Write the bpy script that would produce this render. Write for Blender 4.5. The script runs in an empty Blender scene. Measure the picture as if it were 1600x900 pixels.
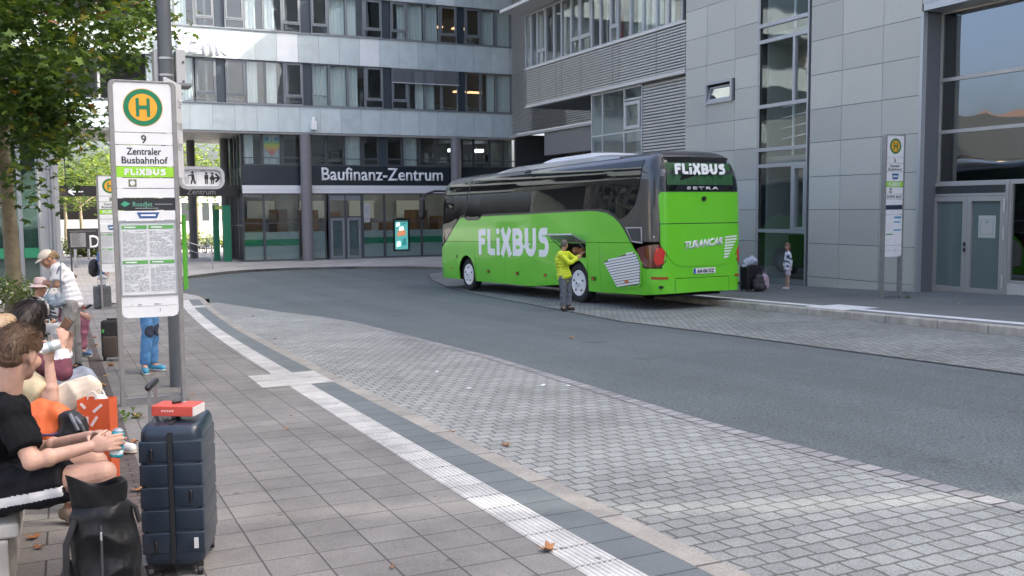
import bpy, bmesh, math, random
from mathutils import Vector, Matrix, noise
from mathutils.geometry import tessellate_polygon
random.seed(7)
S = bpy.context.scene
COL = S.collection
R = math.radians
# ------------------------------------------------------------------ camera, world, sun, exposure
F0, CX, CY, HC = 1500.0, 800.0, 450.0, 1.75          # focal length in px of the 1600 px photo, eye height
CAMR = Matrix(((0.90526993, -0.04235641, 0.42272011),
               (-0.42476227, -0.07159591, 0.90246941),
               (-0.00796033, -0.99653397, -0.08280502)))   # columns: camera right, down, forward
cam = bpy.data.objects.new('camera', bpy.data.cameras.new('camera'))
COL.objects.link(cam)
cam.data.sensor_width = 36.0
cam.data.lens = 36.0 * F0 / 1600.0
cam.data.clip_start = 0.05
cam.data.clip_end = 1500.0
_r, _d, _f = CAMR.col[0], CAMR.col[1], CAMR.col[2]
cam.matrix_world = Matrix(((_r.x, -_d.x, -_f.x, 0), (_r.y, -_d.y, -_f.y, 0), (_r.z, -_d.z, -_f.z, HC), (0, 0, 0, 1)))
S.camera = cam
SUN = Vector((1.16, -0.5, 1.0)).normalized()          # towards the sun: high over the right-hand office
w = bpy.data.worlds.new('World'); S.world = w; w.use_nodes = True
nt = w.node_tree; nt.nodes.clear()
sky = nt.nodes.new('ShaderNodeTexSky'); sky.sky_type = 'NISHITA'; sky.sun_disc = False
sky.sun_elevation = math.asin(SUN.z); sky.sun_rotation = math.atan2(SUN.x, SUN.y)
sky.air_density = 0.55; sky.dust_density = 7.0; sky.ozone_density = 0.15
bg = nt.nodes.new('ShaderNodeBackground'); bg.inputs['Strength'].default_value = 0.15
wo = nt.nodes.new('ShaderNodeOutputWorld')
nt.links.new(sky.outputs[0], bg.inputs[0]); nt.links.new(bg.outputs[0], wo.inputs[0])
sl = bpy.data.lights.new('sun', 'SUN'); sl.energy = 2.1; sl.angle = R(0.5); sl.color = (1.0, 0.94, 0.84)
so = bpy.data.objects.new('sun', sl); COL.objects.link(so)
so.rotation_euler = (-SUN).to_track_quat('-Z', 'Y').to_euler(); so.location = (20, -10, 40)
S.view_settings.view_transform = 'Standard'; S.view_settings.look = 'None'
S.view_settings.exposure = 2.5; S.view_settings.gamma = 1.0; S.view_settings.use_curve_mapping = False
S.render.resolution_x = 1024; S.render.resolution_y = 576

# ------------------------------------------------------------------ ground profile and pixel helpers
def _slope(y): return 0.036 if y < 20 else (0.027 if y < 30 else (0.0125 if y < 47 else 0.0))
_tab = [0.0]
for _i in range(1, 1400): _tab.append(_tab[-1] - 0.05 * _slope(_i * 0.05))
def gz(y):
    if y < 0: return min(-0.036 * y, 0.2)
    k = y / 0.05
    if k >= 1398: return _tab[1398]
    i = int(k); t = k - i
    return _tab[i] * (1 - t) + _tab[i + 1] * t
def wr(x, y): return CAMR @ Vector(((x - CX) / F0, (y - CY) / F0, 1.0))
EYE = Vector((0, 0, HC))
def onX(x, y, X): d = wr(x, y); return EYE + d * (X / d.x)
def onY(x, y, Y): d = wr(x, y); return EYE + d * (Y / d.y)
def onZ(x, y, Z): d = wr(x, y); return EYE + d * ((Z - HC) / d.z)
def gnd(x, y, dz=0.0):                                  # where the ray of a photo point meets the ground
    d = wr(x, y); t = 0.5
    for _ in range(6000):
        p = EYE + d * t
        if p.z <= gz(p.y) + dz: break
        t += 0.02
    return EYE + d * t
LP = 0.06                                               # left pavement above the road
RP = 0.15                                               # right pavement above the road

# ------------------------------------------------------------------ objects
_M = {}
def empty(name, loc=(0, 0, 0), rz=0.0, mat=None):
    o = bpy.data.objects.new(name, None); COL.objects.link(o)
    m = mat if mat is not None else Matrix.Translation(Vector(loc)) @ Matrix.Rotation(rz, 4, 'Z')
    o.matrix_world = m; _M[o.name] = m.copy(); o.empty_display_size = 0.2
    return o
def tag(o, label=None, cat=None, group=None, kind=None):
    if label: o['label'] = label
    if cat: o['category'] = cat
    if group: o['group'] = group
    if kind: o['kind'] = kind
    return o
def thing(name, label, cat, loc=(0, 0, 0), rz=0.0, group=None, mat=None):
    return tag(empty(name, loc, rz, mat), label, cat, group)
def copy_tree(o, parent=None):
    c = o.copy(); COL.objects.link(c); c.parent = parent
    for ch in o.children: copy_tree(ch, c)
    return c
def place_copy(root, loc, rz=0.0, label=None, scale=1.0):
    c = copy_tree(root)
    c.matrix_world = Matrix.Translation(Vector(loc)) @ Matrix.Rotation(rz, 4, 'Z') @ Matrix.Scale(scale, 4)
    if label: c['label'] = label
    return c

class MB:
    def __init__(s): s.v = []; s.f = []; s.mi = []; s.m = 0
    def add(s, vs, fs):
        n = len(s.v); s.v += [Vector(p) for p in vs]
        for f in fs: s.f.append([i + n for i in f]); s.mi.append(s.m)
        return s
    def poly(s, pts): return s.add(pts, [list(range(len(pts)))])
    def box(s, x0, x1, y0, y1, z0, z1):
        v = [(x, y, z) for z in (z0, z1) for y in (y0, y1) for x in (x0, x1)]
        return s.add(v, [(0, 2, 3, 1), (4, 5, 7, 6), (0, 1, 5, 4), (2, 6, 7, 3), (0, 4, 6, 2), (1, 3, 7, 5)])
    def bar(s, a, b, w, d=None, up=(0, 0, 1)):
        a = Vector(a); b = Vector(b); d = w if d is None else d
        t = (b - a).normalized(); u = Vector(up)
        if abs(t.dot(u)) > 0.95: u = Vector((1, 0, 0))
        x = t.cross(u).normalized() * (w / 2); y = x.cross(t).normalized() * (d / 2)
        v = [p + q for p in (a, b) for q in (-x - y, x - y, x + y, -x + y)]
        return s.add(v, [(3, 2, 1, 0), (4, 5, 6, 7), (0, 1, 5, 4), (1, 2, 6, 5), (2, 3, 7, 6), (3, 0, 4, 7)])
    def prism(s, pts, ext, holes=()):
        """flat outline (3D points) pushed along ext; concave outlines and holes are tessellated"""
        e = Vector(ext); loops = [[Vector(p) for p in pts]] + [[Vector(p) for p in h] for h in holes]
        flat = [p for l in loops for p in l]; n = len(flat)
        tr = tessellate_polygon(loops)
        nrm = Vector((0, 0, 0))
        P = loops[0]
        for i in range(len(P)): nrm += P[i].cross(P[(i + 1) % len(P)])
        fs = []
        for t in tr:
            a, b, c = (flat[i] for i in t); q = (b - a).cross(c - a)
            up = q.dot(e) > 0
            t1 = tuple(t) if not up else tuple(reversed(t))
            fs.append(t1); fs.append(tuple(i + n for i in reversed(t1)))
        o = 0; sgn = nrm.dot(e) > 0
        for k, l in enumerate(loops):
            m = len(l)
            for i in range(m):
                a, b = o + i, o + (i + 1) % m
                q = (a, b, b + n, a + n) if sgn else (b, a, a + n, b + n)
                fs.append(q)
            o += m
        return s.add(flat + [p + e for p in flat], fs)
    def tube(s, path, r, n=8, cap=True):
        P = [Vector(p) for p in path]; rs = r if isinstance(r, (list, tuple)) else [r] * len(P)
        vs = []; u = None
        for i, p in enumerate(P):
            t = (P[min(i + 1, len(P) - 1)] - P[max(i - 1, 0)]).normalized()
            if u is None:
                u = t.orthogonal().normalized()
            else:
                u = (u - t * u.dot(t)); u = u.normalized() if u.length > 1e-6 else t.orthogonal().normalized()
            q = t.cross(u)
            for k in range(n):
                a = 2 * math.pi * k / n; vs.append(p + (u * math.cos(a) + q * math.sin(a)) * rs[i])
        fs = [(i * n + k, i * n + (k + 1) % n, (i + 1) * n + (k + 1) % n, (i + 1) * n + k) for i in range(len(P) - 1) for k in range(n)]
        if cap: fs += [tuple(reversed(range(n))), tuple((len(P) - 1) * n + k for k in range(n))]
        return s.add(vs, fs)
    def cyl(s, a, b, r, n=16, r2=None): return s.tube([a, b], [r, r if r2 is None else r2], n)
    def caps(s, a, b, ra, rb=None, n=12, m=4):
        """tapered limb with round ends"""
        a = Vector(a); b = Vector(b); rb = ra if rb is None else rb
        t = b - a
        if t.length < 1e-6: t = Vector((0, 0, 1e-4))
        t.normalize(); path = []; rs = []
        for i in range(m + 1):
            an = math.pi / 2 * (1 - i / m); path.append(a - t * ra * math.sin(an)); rs.append(max(ra * math.cos(an), ra * 0.02))
        for i in range(m + 1):
            an = math.pi / 2 * i / m; path.append(b + t * rb * math.sin(an)); rs.append(max(rb * math.cos(an), rb * 0.02))
        u = t.orthogonal().normalized(); q = t.cross(u); vs = []
        for p, r in zip(path, rs):
            for k in range(n):
                c = 2 * math.pi * k / n; vs.append(p + (u * math.cos(c) + q * math.sin(c)) * r)
        L = len(path)
        fs = [(i * n + k, i * n + (k + 1) % n, (i + 1) * n + (k + 1) % n, (i + 1) * n + k) for i in range(L - 1) for k in range(n)]
        fs += [tuple(reversed(range(n))), tuple((L - 1) * n + k for k in range(n))]
        return s.add(vs, fs)
    def ell(s, c, r, rot=None, n=16, m=10):
        c = Vector(c); vs = []; rx, ry, rz = r if isinstance(r, (tuple, list)) else (r, r, r)
        for i in range(m + 1):
            ph = -math.pi / 2 + math.pi * i / m
            if i == 0: ph += 0.02
            if i == m: ph -= 0.02
            for k in range(n):
                th = 2 * math.pi * k / n
                p = Vector((rx * math.cos(ph) * math.cos(th), ry * math.cos(ph) * math.sin(th), rz * math.sin(ph)))
                vs.append(c + (rot @ p if rot is not None else p))
        fs = [(i * n + k, i * n + (k + 1) % n, (i + 1) * n + (k + 1) % n, (i + 1) * n + k) for i in range(m) for k in range(n)]
        fs += [tuple(reversed(range(n))), tuple(m * n + k for k in range(n))]
        return s.add(vs, fs)
    def lathe(s, c, prof, n=24, axis=None):
        """prof: (radius, height) pairs about axis through c"""
        c = Vector(c); ax = Vector(axis or (0, 0, 1)).normalized(); u = ax.orthogonal().normalized(); q = ax.cross(u); vs = []
        for r, h in prof:
            for k in range(n):
                a = 2 * math.pi * k / n; vs.append(c + ax * h + (u * math.cos(a) + q * math.sin(a)) * max(r, 1e-4))
        L = len(prof)
        return s.add(vs, [(i * n + k, i * n + (k + 1) % n, (i + 1) * n + (k + 1) % n, (i + 1) * n + k) for i in range(L - 1) for k in range(n)])
    def build(s, name, mat, parent=None, smooth=False, bevel=0.0, local=False, seg=2, fix=False):
        me = bpy.data.meshes.new(name)
        inv = Matrix.Identity(4)
        if parent is not None and not local: inv = _M[parent.name].inverted()
        me.from_pydata([inv @ p for p in s.v], [], s.f)
        for m in (mat if isinstance(mat, (list, tuple)) else [mat]): me.materials.append(m)
        me.polygons.foreach_set('material_index', s.mi)
        if fix:
            bm = bmesh.new(); bm.from_mesh(me); bmesh.ops.remove_doubles(bm, verts=bm.verts, dist=1e-5)
            bmesh.ops.recalc_face_normals(bm, faces=bm.faces); bm.to_mesh(me); bm.free()
        if smooth:
            me.polygons.foreach_set('use_smooth', [True] * len(me.polygons))
            if smooth is not True: me.set_sharp_from_angle(angle=R(smooth))
        me.update()
        o = bpy.data.objects.new(name, me); COL.objects.link(o)
        if parent is not None: o.parent = parent; _M[o.name] = _M[parent.name]
        else: _M[o.name] = Matrix.Identity(4)
        if bevel:
            b = o.modifiers.new('bevel', 'BEVEL'); b.width = bevel; b.segments = seg; b.limit_method = 'ANGLE'; b.angle_limit = R(35)
        return o

# ------------------------------------------------------------------ materials
_mats = {}
def mat(name, col, rough=0.6, metal=0.0, var=0.0, scale=4.0, bump=0.0, bscale=None, coat=0.0, spec=0.5, emit=0.0, stretch=None, sss=0.0, col2=None):
    if name in _mats: return _mats[name]
    m = bpy.data.materials.new(name); m.use_nodes = True; n = m.node_tree; L = n.links; b = n.nodes['Principled BSDF']
    b.inputs['Base Color'].default_value = (*col, 1); b.inputs['Roughness'].default_value = rough; b.inputs['Metallic'].default_value = metal
    b.inputs['Specular IOR Level'].default_value = spec
    if coat: b.inputs['Coat Weight'].default_value = coat; b.inputs['Coat Roughness'].default_value = 0.05
    if sss: b.inputs['Subsurface Weight'].default_value = sss; b.inputs['Subsurface Radius'].default_value = (0.02, 0.008, 0.004)
    if emit: b.inputs['Emission Color'].default_value = (*col, 1); b.inputs['Emission Strength'].default_value = emit
    if var or bump:
        tc = n.nodes.new('ShaderNodeTexCoord'); mp = n.nodes.new('ShaderNodeMapping')
        if stretch: mp.inputs['Scale'].default_value = stretch
        L.new(tc.outputs['Object'], mp.inputs['Vector'])
        nz = n.nodes.new('ShaderNodeTexNoise'); nz.inputs['Scale'].default_value = scale; nz.inputs['Detail'].default_value = 6; nz.inputs['Roughness'].default_value = 0.6
        L.new(mp.outputs[0], nz.inputs['Vector'])
        if var:
            rp = n.nodes.new('ShaderNodeValToRGB'); e = rp.color_ramp.elements
            c2 = col2 if col2 else tuple(min(1, c * (1 + var)) for c in col); c1 = col if col2 else tuple(c * (1 - var) for c in col)
            e[0].position = 0.3; e[0].color = (*c1, 1); e[1].position = 0.7; e[1].color = (*c2, 1)
            L.new(nz.outputs['Fac'], rp.inputs['Fac']); L.new(rp.outputs['Color'], b.inputs['Base Color'])
        if bump:
            nb = n.nodes.new('ShaderNodeTexNoise'); nb.inputs['Scale'].default_value = bscale or scale * 6; nb.inputs['Detail'].default_value = 4
            L.new(mp.outputs[0], nb.inputs['Vector'])
            bp = n.nodes.new('ShaderNodeBump'); bp.inputs['Strength'].default_value = bump; bp.inputs['Distance'].default_value = 0.01
            L.new(nb.outputs['Fac'], bp.inputs['Height']); L.new(bp.outputs[0], b.inputs['Normal'])
    _mats[name] = m
    return m
def glass(name, tint=(0.75, 0.85, 0.83), refl=1.0, dark=0.0):
    """window pane: sees through, mirrors at the Fresnel angle"""
    if name in _mats: return _mats[name]
    m = bpy.data.materials.new(name); m.use_nodes = True; n = m.node_tree; L = n.links; n.nodes.clear()
    out = n.nodes.new('ShaderNodeOutputMaterial'); mx = n.nodes.new('ShaderNodeMixShader'); tr = n.nodes.new('ShaderNodeBsdfTransparent')
    gl = n.nodes.new('ShaderNodeBsdfGlossy'); gl.inputs['Roughness'].default_value = 0.015; gl.inputs['Color'].default_value = (0.93, 0.97, 0.97, 1)
    tr.inputs['Color'].default_value = (*tint, 1)
    fr = n.nodes.new('ShaderNodeFresnel'); fr.inputs['IOR'].default_value = 1.5
    mu = n.nodes.new('ShaderNodeMath'); mu.operation = 'MULTIPLY_ADD'; mu.use_clamp = True
    mu.inputs[1].default_value = 1.5 * refl; mu.inputs[2].default_value = 0.05 * refl
    # slight waviness of the pane
    tc = n.nodes.new('ShaderNodeTexCoord'); nz = n.nodes.new('ShaderNodeTexNoise'); nz.inputs['Scale'].default_value = 0.9; nz.inputs['Detail'].default_value = 1
    bp = n.nodes.new('ShaderNodeBump'); bp.inputs['Strength'].default_value = 0.06; bp.inputs['Distance'].default_value = 0.1
    L.new(tc.outputs['Object'], nz.inputs['Vector']); L.new(nz.outputs['Fac'], bp.inputs['Height']); L.new(bp.outputs[0], gl.inputs['Normal'])
    ge = n.nodes.new('ShaderNodeNewGeometry'); inv = n.nodes.new('ShaderNodeMath'); inv.operation = 'SUBTRACT'; inv.inputs[0].default_value = 1.0; L.new(ge.outputs['Backfacing'], inv.inputs[1])   # only the outer face of a pane mirrors
    mm = n.nodes.new('ShaderNodeMath'); mm.operation = 'MULTIPLY'; L.new(mu.outputs[0], mm.inputs[0]); L.new(inv.outputs[0], mm.inputs[1])
    L.new(fr.outputs[0], mu.inputs[0]); L.new(mm.outputs[0], mx.inputs[0]); L.new(tr.outputs[0], mx.inputs[1]); L.new(gl.outputs[0], mx.inputs[2])
    L.new(mx.outputs[0], out.inputs[0]); _mats[name] = m
    return m
def tiles(name, c1, c2, mort, bw, bh, offset=0.5, msize=0.01, rough=0.75, wob=0.0, bump=0.4, stain=0.25, stain_scale=0.6, fine=0.12, fscale=60, plane='XY', rotz=0.0, specks=0.0, streak=0.0):
    """paving: real-size units in world metres, joints dark and sunk, stains and grain on top"""
    if name in _mats: return _mats[name]
    m = bpy.data.materials.new(name); m.use_nodes = True; n = m.node_tree; L = n.links; b = n.nodes['Principled BSDF']
    tc = n.nodes.new('ShaderNodeTexCoord'); mp = n.nodes.new('ShaderNodeMapping')
    if plane == 'YZ': mp.inputs['Rotation'].default_value = (R(-90), 0, R(-90))
    if plane == 'XZ': mp.inputs['Rotation'].default_value = (R(-90), 0, 0)
    if rotz: mp.inputs['Rotation'].default_value = (0, 0, rotz)
    src = tc.outputs['Object']
    L.new(src, mp.inputs['Vector']); vec = mp.outputs[0]
    if wob:
        wn = n.nodes.new('ShaderNodeTexNoise'); wn.inputs['Scale'].default_value = 5; wn.inputs['Detail'].default_value = 2
        L.new(src, wn.inputs['Vector'])
        sub = n.nodes.new('ShaderNodeVectorMath'); sub.operation = 'SUBTRACT'; sub.inputs[1].default_value = (0.5, 0.5, 0.5)
        sc = n.nodes.new('ShaderNodeVectorMath'); sc.operation = 'SCALE'; sc.inputs['Scale'].default_value = wob
        ad = n.nodes.new('ShaderNodeVectorMath'); ad.operation = 'ADD'
        L.new(wn.outputs['Color'], sub.inputs[0]); L.new(sub.outputs[0], sc.inputs[0]); L.new(vec, ad.inputs[0]); L.new(sc.outputs[0], ad.inputs[1]); vec = ad.outputs[0]
    br = n.nodes.new('ShaderNodeTexBrick'); br.offset = offset; br.inputs['Scale'].default_value = 1.0
    br.inputs['Brick Width'].default_value = bw; br.inputs['Row Height'].default_value = bh; br.inputs['Mortar Size'].default_value = msize
    br.inputs['Mortar Smooth'].default_value = 0.3; br.inputs['Bias'].default_value = 0.0
    br.inputs['Color1'].default_value = (*c1, 1); br.inputs['Color2'].default_value = (*c2, 1); br.inputs['Mortar'].default_value = (*mort, 1)
    L.new(vec, br.inputs['Vector'])
    st = n.nodes.new('ShaderNodeTexNoise'); st.inputs['Scale'].default_value = stain_scale; st.inputs['Detail'].default_value = 7; st.inputs['Roughness'].default_value = 0.65
    L.new(src, st.inputs['Vector'])
    fi = n.nodes.new('ShaderNodeTexNoise'); fi.inputs['Scale'].default_value = fscale; fi.inputs['Detail'].default_value = 3
    L.new(src, fi.inputs['Vector'])
    r1 = n.nodes.new('ShaderNodeMapRange'); r1.inputs['From Min'].default_value = 0.3; r1.inputs['From Max'].default_value = 0.7; r1.inputs['To Min'].default_value = 1 - stain; r1.inputs['To Max'].default_value = 1 + stain
    r2 = n.nodes.new('ShaderNodeMapRange'); r2.inputs['From Min'].default_value = 0.3; r2.inputs['From Max'].default_value = 0.7; r2.inputs['To Min'].default_value = 1 - fine; r2.inputs['To Max'].default_value = 1 + fine
    L.new(st.outputs['Fac'], r1.inputs['Value']); L.new(fi.outputs['Fac'], r2.inputs['Value'])
    mu = n.nodes.new('ShaderNodeMath'); mu.operation = 'MULTIPLY'; L.new(r1.outputs[0], mu.inputs[0]); L.new(r2.outputs[0], mu.inputs[1])
    sc2 = n.nodes.new('ShaderNodeVectorMath'); sc2.operation = 'SCALE'; L.new(br.outputs['Color'], sc2.inputs[0]); L.new(mu.outputs[0], sc2.inputs['Scale'])
    last = sc2.outputs[0]
    if streak:                                          # worn wheel tracks along the lane and dark drips
        m2 = n.nodes.new('ShaderNodeMapping'); m2.inputs['Scale'].default_value = (1.1, 0.06, 1); L.new(src, m2.inputs['Vector'])
        sn = n.nodes.new('ShaderNodeTexNoise'); sn.inputs['Scale'].default_value = 1.0; sn.inputs['Detail'].default_value = 4; L.new(m2.outputs[0], sn.inputs['Vector'])
        r3 = n.nodes.new('ShaderNodeMapRange'); r3.inputs['From Min'].default_value = .35; r3.inputs['From Max'].default_value = .65; r3.inputs['To Min'].default_value = 1 - streak; r3.inputs['To Max'].default_value = 1 + streak; L.new(sn.outputs['Fac'], r3.inputs['Value'])
        on = n.nodes.new('ShaderNodeTexNoise'); on.inputs['Scale'].default_value = 1.7; on.inputs['Detail'].default_value = 3; L.new(src, on.inputs['Vector'])
        r4 = n.nodes.new('ShaderNodeMapRange'); r4.inputs['From Min'].default_value = .66; r4.inputs['From Max'].default_value = .74; r4.inputs['To Min'].default_value = 1; r4.inputs['To Max'].default_value = .72; L.new(on.outputs['Fac'], r4.inputs['Value'])
        m3 = n.nodes.new('ShaderNodeMath'); m3.operation = 'MULTIPLY'; L.new(r3.outputs[0], m3.inputs[0]); L.new(r4.outputs[0], m3.inputs[1])
        s3 = n.nodes.new('ShaderNodeVectorMath'); s3.operation = 'SCALE'; L.new(last, s3.inputs[0]); L.new(m3.outputs[0], s3.inputs['Scale']); last = s3.outputs[0]
    if specks:
        vo = n.nodes.new('ShaderNodeTexVoronoi'); vo.inputs['Scale'].default_value = 3.3; L.new(src, vo.inputs['Vector'])
        lt = n.nodes.new('ShaderNodeMath'); lt.operation = 'LESS_THAN'; lt.inputs[1].default_value = 0.07; L.new(vo.outputs['Distance'], lt.inputs[0])
        ms = n.nodes.new('ShaderNodeMath'); ms.operation = 'MULTIPLY'; ms.inputs[1].default_value = specks; L.new(lt.outputs[0], ms.inputs[0])
        mx = n.nodes.new('ShaderNodeMix'); mx.data_type = 'RGBA'; mx.inputs['B'].default_value = (0.04, 0.04, 0.04, 1)
        L.new(ms.outputs[0], mx.inputs['Factor']); L.new(last, mx.inputs['A']); last = mx.outputs['Result']
    L.new(last, b.inputs['Base Color'])
    b.inputs['Roughness'].default_value = rough
    h = n.nodes.new('ShaderNodeMath'); h.operation = 'MULTIPLY_ADD'; h.inputs[1].default_value = -1.0; L.new(br.outputs['Fac'], h.inputs[0])
    h2 = n.nodes.new('ShaderNodeMath'); h2.operation = 'MULTIPLY'; h2.inputs[1].default_value = 0.35; L.new(fi.outputs['Fac'], h2.inputs[0]); L.new(h2.outputs[0], h.inputs[2])
    bp = n.nodes.new('ShaderNodeBump'); bp.inputs['Strength'].default_value = bump; bp.inputs['Distance'].default_value = 0.012
    L.new(h.outputs[0], bp.inputs['Height']); L.new(bp.outputs[0], b.inputs['Normal'])
    _mats[name] = m
    return m

def text_mesh(name, body, size, m, parent, origin, ex, ey, depth=0.004, width=None, bold=0.0, align='LEFT', shear=0.0, xs=1.0):
    """solid lettering: origin is the left end of the base line, ex the reading direction, ey up (world vectors)"""
    cu = bpy.data.curves.new(name, 'FONT'); cu.body = body; cu.size = size; cu.extrude = 0.0; cu.offset = bold; cu.resolution_u = 3
    cu.align_x = align; cu.shear = shear
    to = bpy.data.objects.new(name, cu); COL.objects.link(to)
    dg = bpy.context.evaluated_depsgraph_get(); dg.update()
    me = bpy.data.meshes.new_from_object(to.evaluated_get(dg)); bpy.data.objects.remove(to); bpy.data.curves.remove(cu)
    xs_ = [v.co.x for v in me.vertices] or [0, 1]
    k = xs
    if width: k = width / max(1e-6, (max(xs_) - min(xs_)))
    ex = Vector(ex).normalized(); ey = Vector(ey).normalized(); ez = ex.cross(ey); o = Vector(origin)
    x0 = min(xs_) if align == 'LEFT' else 0.0
    inv = _M[parent.name].inverted() if parent is not None else Matrix.Identity(4)
    bm = bmesh.new(); bm.from_mesh(me)
    r = bmesh.ops.extrude_face_region(bm, geom=bm.faces[:])
    vs = [g for g in r['geom'] if isinstance(g, bmesh.types.BMVert)]
    for v in vs: v.co.z += depth
    for v in bm.verts: v.co = inv @ (o + ex * ((v.co.x - x0) * k) + ey * v.co.y + ez * v.co.z)
    bmesh.ops.recalc_face_normals(bm, faces=bm.faces)
    bm.to_mesh(me); bm.free(); me.name = name
    me.materials.clear(); me.materials.append(m)
    ob = bpy.data.objects.new(name, me); COL.objects.link(ob)
    if parent is not None: ob.parent = parent; _M[ob.name] = _M[parent.name]
    return ob

# ------------------------------------------------------------------ common colours
WHITE = mat('white_paint', (0.78, 0.79, 0.78), 0.4, var=0.04, scale=3)
ALU = mat('brushed_aluminium', (0.42, 0.43, 0.44), 0.42, 0.75, var=0.08, scale=8)
ALUD = mat('weathered_grey_metal', (0.22, 0.22, 0.22), 0.5, 0.5, var=0.15, scale=10)
BLACK = mat('black_plastic', (0.012, 0.012, 0.013), 0.45)
DARK = mat('dark_frame', (0.05, 0.055, 0.06), 0.45)
RUBBER = mat('tyre_rubber', (0.018, 0.018, 0.018), 0.85, bump=0.1)
GREEN = mat('bright_green_paint', (0.125, 0.525, 0.015), 0.32, coat=0.6, var=0.02, scale=1.5)
HGREEN = mat('sign_green', (0.0, 0.17, 0.07), 0.45)
HYELLOW = mat('sign_yellow', (0.75, 0.36, 0.02), 0.45)
LIME = mat('lime_sign_green', (0.29, 0.62, 0.03), 0.45)
INK = mat('dark_ink', (0.015, 0.016, 0.018), 0.5)
GREYINK = mat('grey_print', (0.30, 0.31, 0.32), 0.6)
TEAL = mat('blue_green_print', (0.02, 0.25, 0.45), 0.5)
CONC = mat('light_concrete', (0.36, 0.35, 0.32), 0.85, var=0.3, scale=5, bump=0.25)
ROOMW = mat('room_wall', (0.30, 0.31, 0.31), 0.9, var=0.2, scale=0.7)
ROOMD = mat('room_shade', (0.03, 0.032, 0.035), 0.9, var=0.3, scale=0.8)  # near-black tone stands in for the shade of deep rooms
CURT = mat('pale_curtain', (0.60, 0.66, 0.65), 0.9, var=0.05, scale=2, stretch=(6, 6, 0.3))
GLASS = glass('window_glass', (0.91, 0.94, 0.935))
GLASSD = glass('tinted_glass', (0.45, 0.56, 0.53))
# ================================================================== SETTING: ground
def sheet(name, xa, xb, y0, y1, dz_, m, step=0.5, skirt_b=0.0, skirt_a=0.0, nx=1):
    """a paved sheet between two edge lines that follows the fall of the ground"""
    b = MB(); n = max(1, int(math.ceil((y1 - y0) / step)))
    fa = xa if callable(xa) else (lambda y, c=xa: c); fb = xb if callable(xb) else (lambda y, c=xb: c)
    rows = []
    for i in range(n + 1):
        y = y0 + (y1 - y0) * i / n; a, c = fa(y), fb(y); dz = dz_(y) if callable(dz_) else dz_
        rows.append([(a + (c - a) * k / nx, y, gz(y) + dz) for k in range(nx + 1)])
    for r0, r1 in zip(rows, rows[1:]):
        for k in range(nx): b.poly([r0[k], r0[k + 1], r1[k + 1], r1[k]])
        if skirt_b: p, q = r0[-1], r1[-1]; b.poly([p, (p[0], p[1], p[2] - skirt_b), (q[0], q[1], q[2] - skirt_b), q])
        if skirt_a: p, q = r0[0], r1[0]; b.poly([q, (q[0], q[1], q[2] - skirt_a), (p[0], p[1], p[2] - skirt_a), p])
    return tag(b.build(name, m), kind='structure')
def lerp_tab(tab):
    def f(y):
        if y <= tab[0][0]: return tab[0][1]
        for (a, va), (c, vc) in zip(tab, tab[1:]):
            if y <= c: return va + (vc - va) * (y - a) / (c - a)
        return tab[-1][1]
    return f
ASPH = tiles('asphalt', (0.083, 0.101, 0.103), (0.083, 0.101, 0.103), (0.1, 0.11, 0.12), 500, 500, msize=0.0, stain=0.14, stain_scale=0.35, fine=0.55, fscale=48, bump=0.6, rough=0.85, streak=0.10)
ASPHP = tiles('pavement_asphalt', (0.128, 0.138, 0.130), (0.128, 0.138, 0.130), (0.1, 0.11, 0.12), 500, 500, msize=0.0, stain=0.18, stain_scale=0.8, fine=0.25, fscale=90, bump=0.3, rough=0.9)
COBB = tiles('granite_setts', (0.270, 0.288, 0.270), (0.212, 0.226, 0.214), (0.115, 0.112, 0.104), 0.162, 0.150, 0.5, 0.010, wob=0.042, bump=0.9, stain=0.22, stain_scale=0.7, fine=0.34, fscale=95, rough=0.8)
COBR = tiles('small_setts', (0.225, 0.242, 0.226), (0.165, 0.177, 0.166), (0.08, 0.08, 0.076), 0.15, 0.13, 0.5, 0.011, wob=0.06, bump=1.0, stain=0.25, stain_scale=0.6, fine=0.25, fscale=40, rough=0.85)
SLAB = tiles('grey_slabs', (0.182, 0.175, 0.162), (0.150, 0.145, 0.135), (0.06, 0.058, 0.055), 0.30, 0.30, 0.0, 0.006, wob=0.006, bump=0.5, stain=0.30, stain_scale=1.1, fine=0.16, fscale=70, rough=0.85, specks=0.6)
BRICKP = tiles('brown_clinker', (0.10, 0.078, 0.070), (0.07, 0.057, 0.054), (0.03, 0.028, 0.026), 0.20, 0.10, 0.5, 0.008, wob=0.006, bump=0.6, stain=0.3, stain_scale=1.2, fine=0.2, fscale=50, rough=0.9)
DSLAB = tiles('dark_slabs', (0.125, 0.146, 0.148), (0.108, 0.126, 0.128), (0.04, 0.04, 0.04), 2.0, 0.30, 0.0, 0.007, wob=0.004, bump=0.4, stain=0.15, stain_scale=1.3, fine=0.1, fscale=60, rough=0.8)
BEIGE = tiles('beige_kerb_stone', (0.29, 0.275, 0.24), (0.24, 0.23, 0.205), (0.09, 0.085, 0.075), 2.0, 0.98, 0.0, 0.012, wob=0.01, bump=0.5, stain=0.25, stain_scale=2.0, fine=0.15, fscale=60, rough=0.85)
TACT = tiles('white_ribbed_slabs', (0.50, 0.495, 0.46), (0.43, 0.425, 0.40), (0.14, 0.13, 0.12), 2.0, 0.30, 0.0, 0.006, wob=0.012, bump=0.4, stain=0.28, stain_scale=2.2, fine=0.1, fscale=45, rough=0.75, specks=0.6)
FARP = tiles('pale_plaza_slabs', (0.36, 0.35, 0.33), (0.31, 0.30, 0.285), (0.14, 0.13, 0.12), 0.4, 0.4, 0.5, 0.01, stain=0.2, stain_scale=0.5, fine=0.08, rough=0.85)
SOIL = mat('dark_soil', (0.05, 0.038, 0.028), 0.95, var=0.4, scale=9, bump=0.6)

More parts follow.
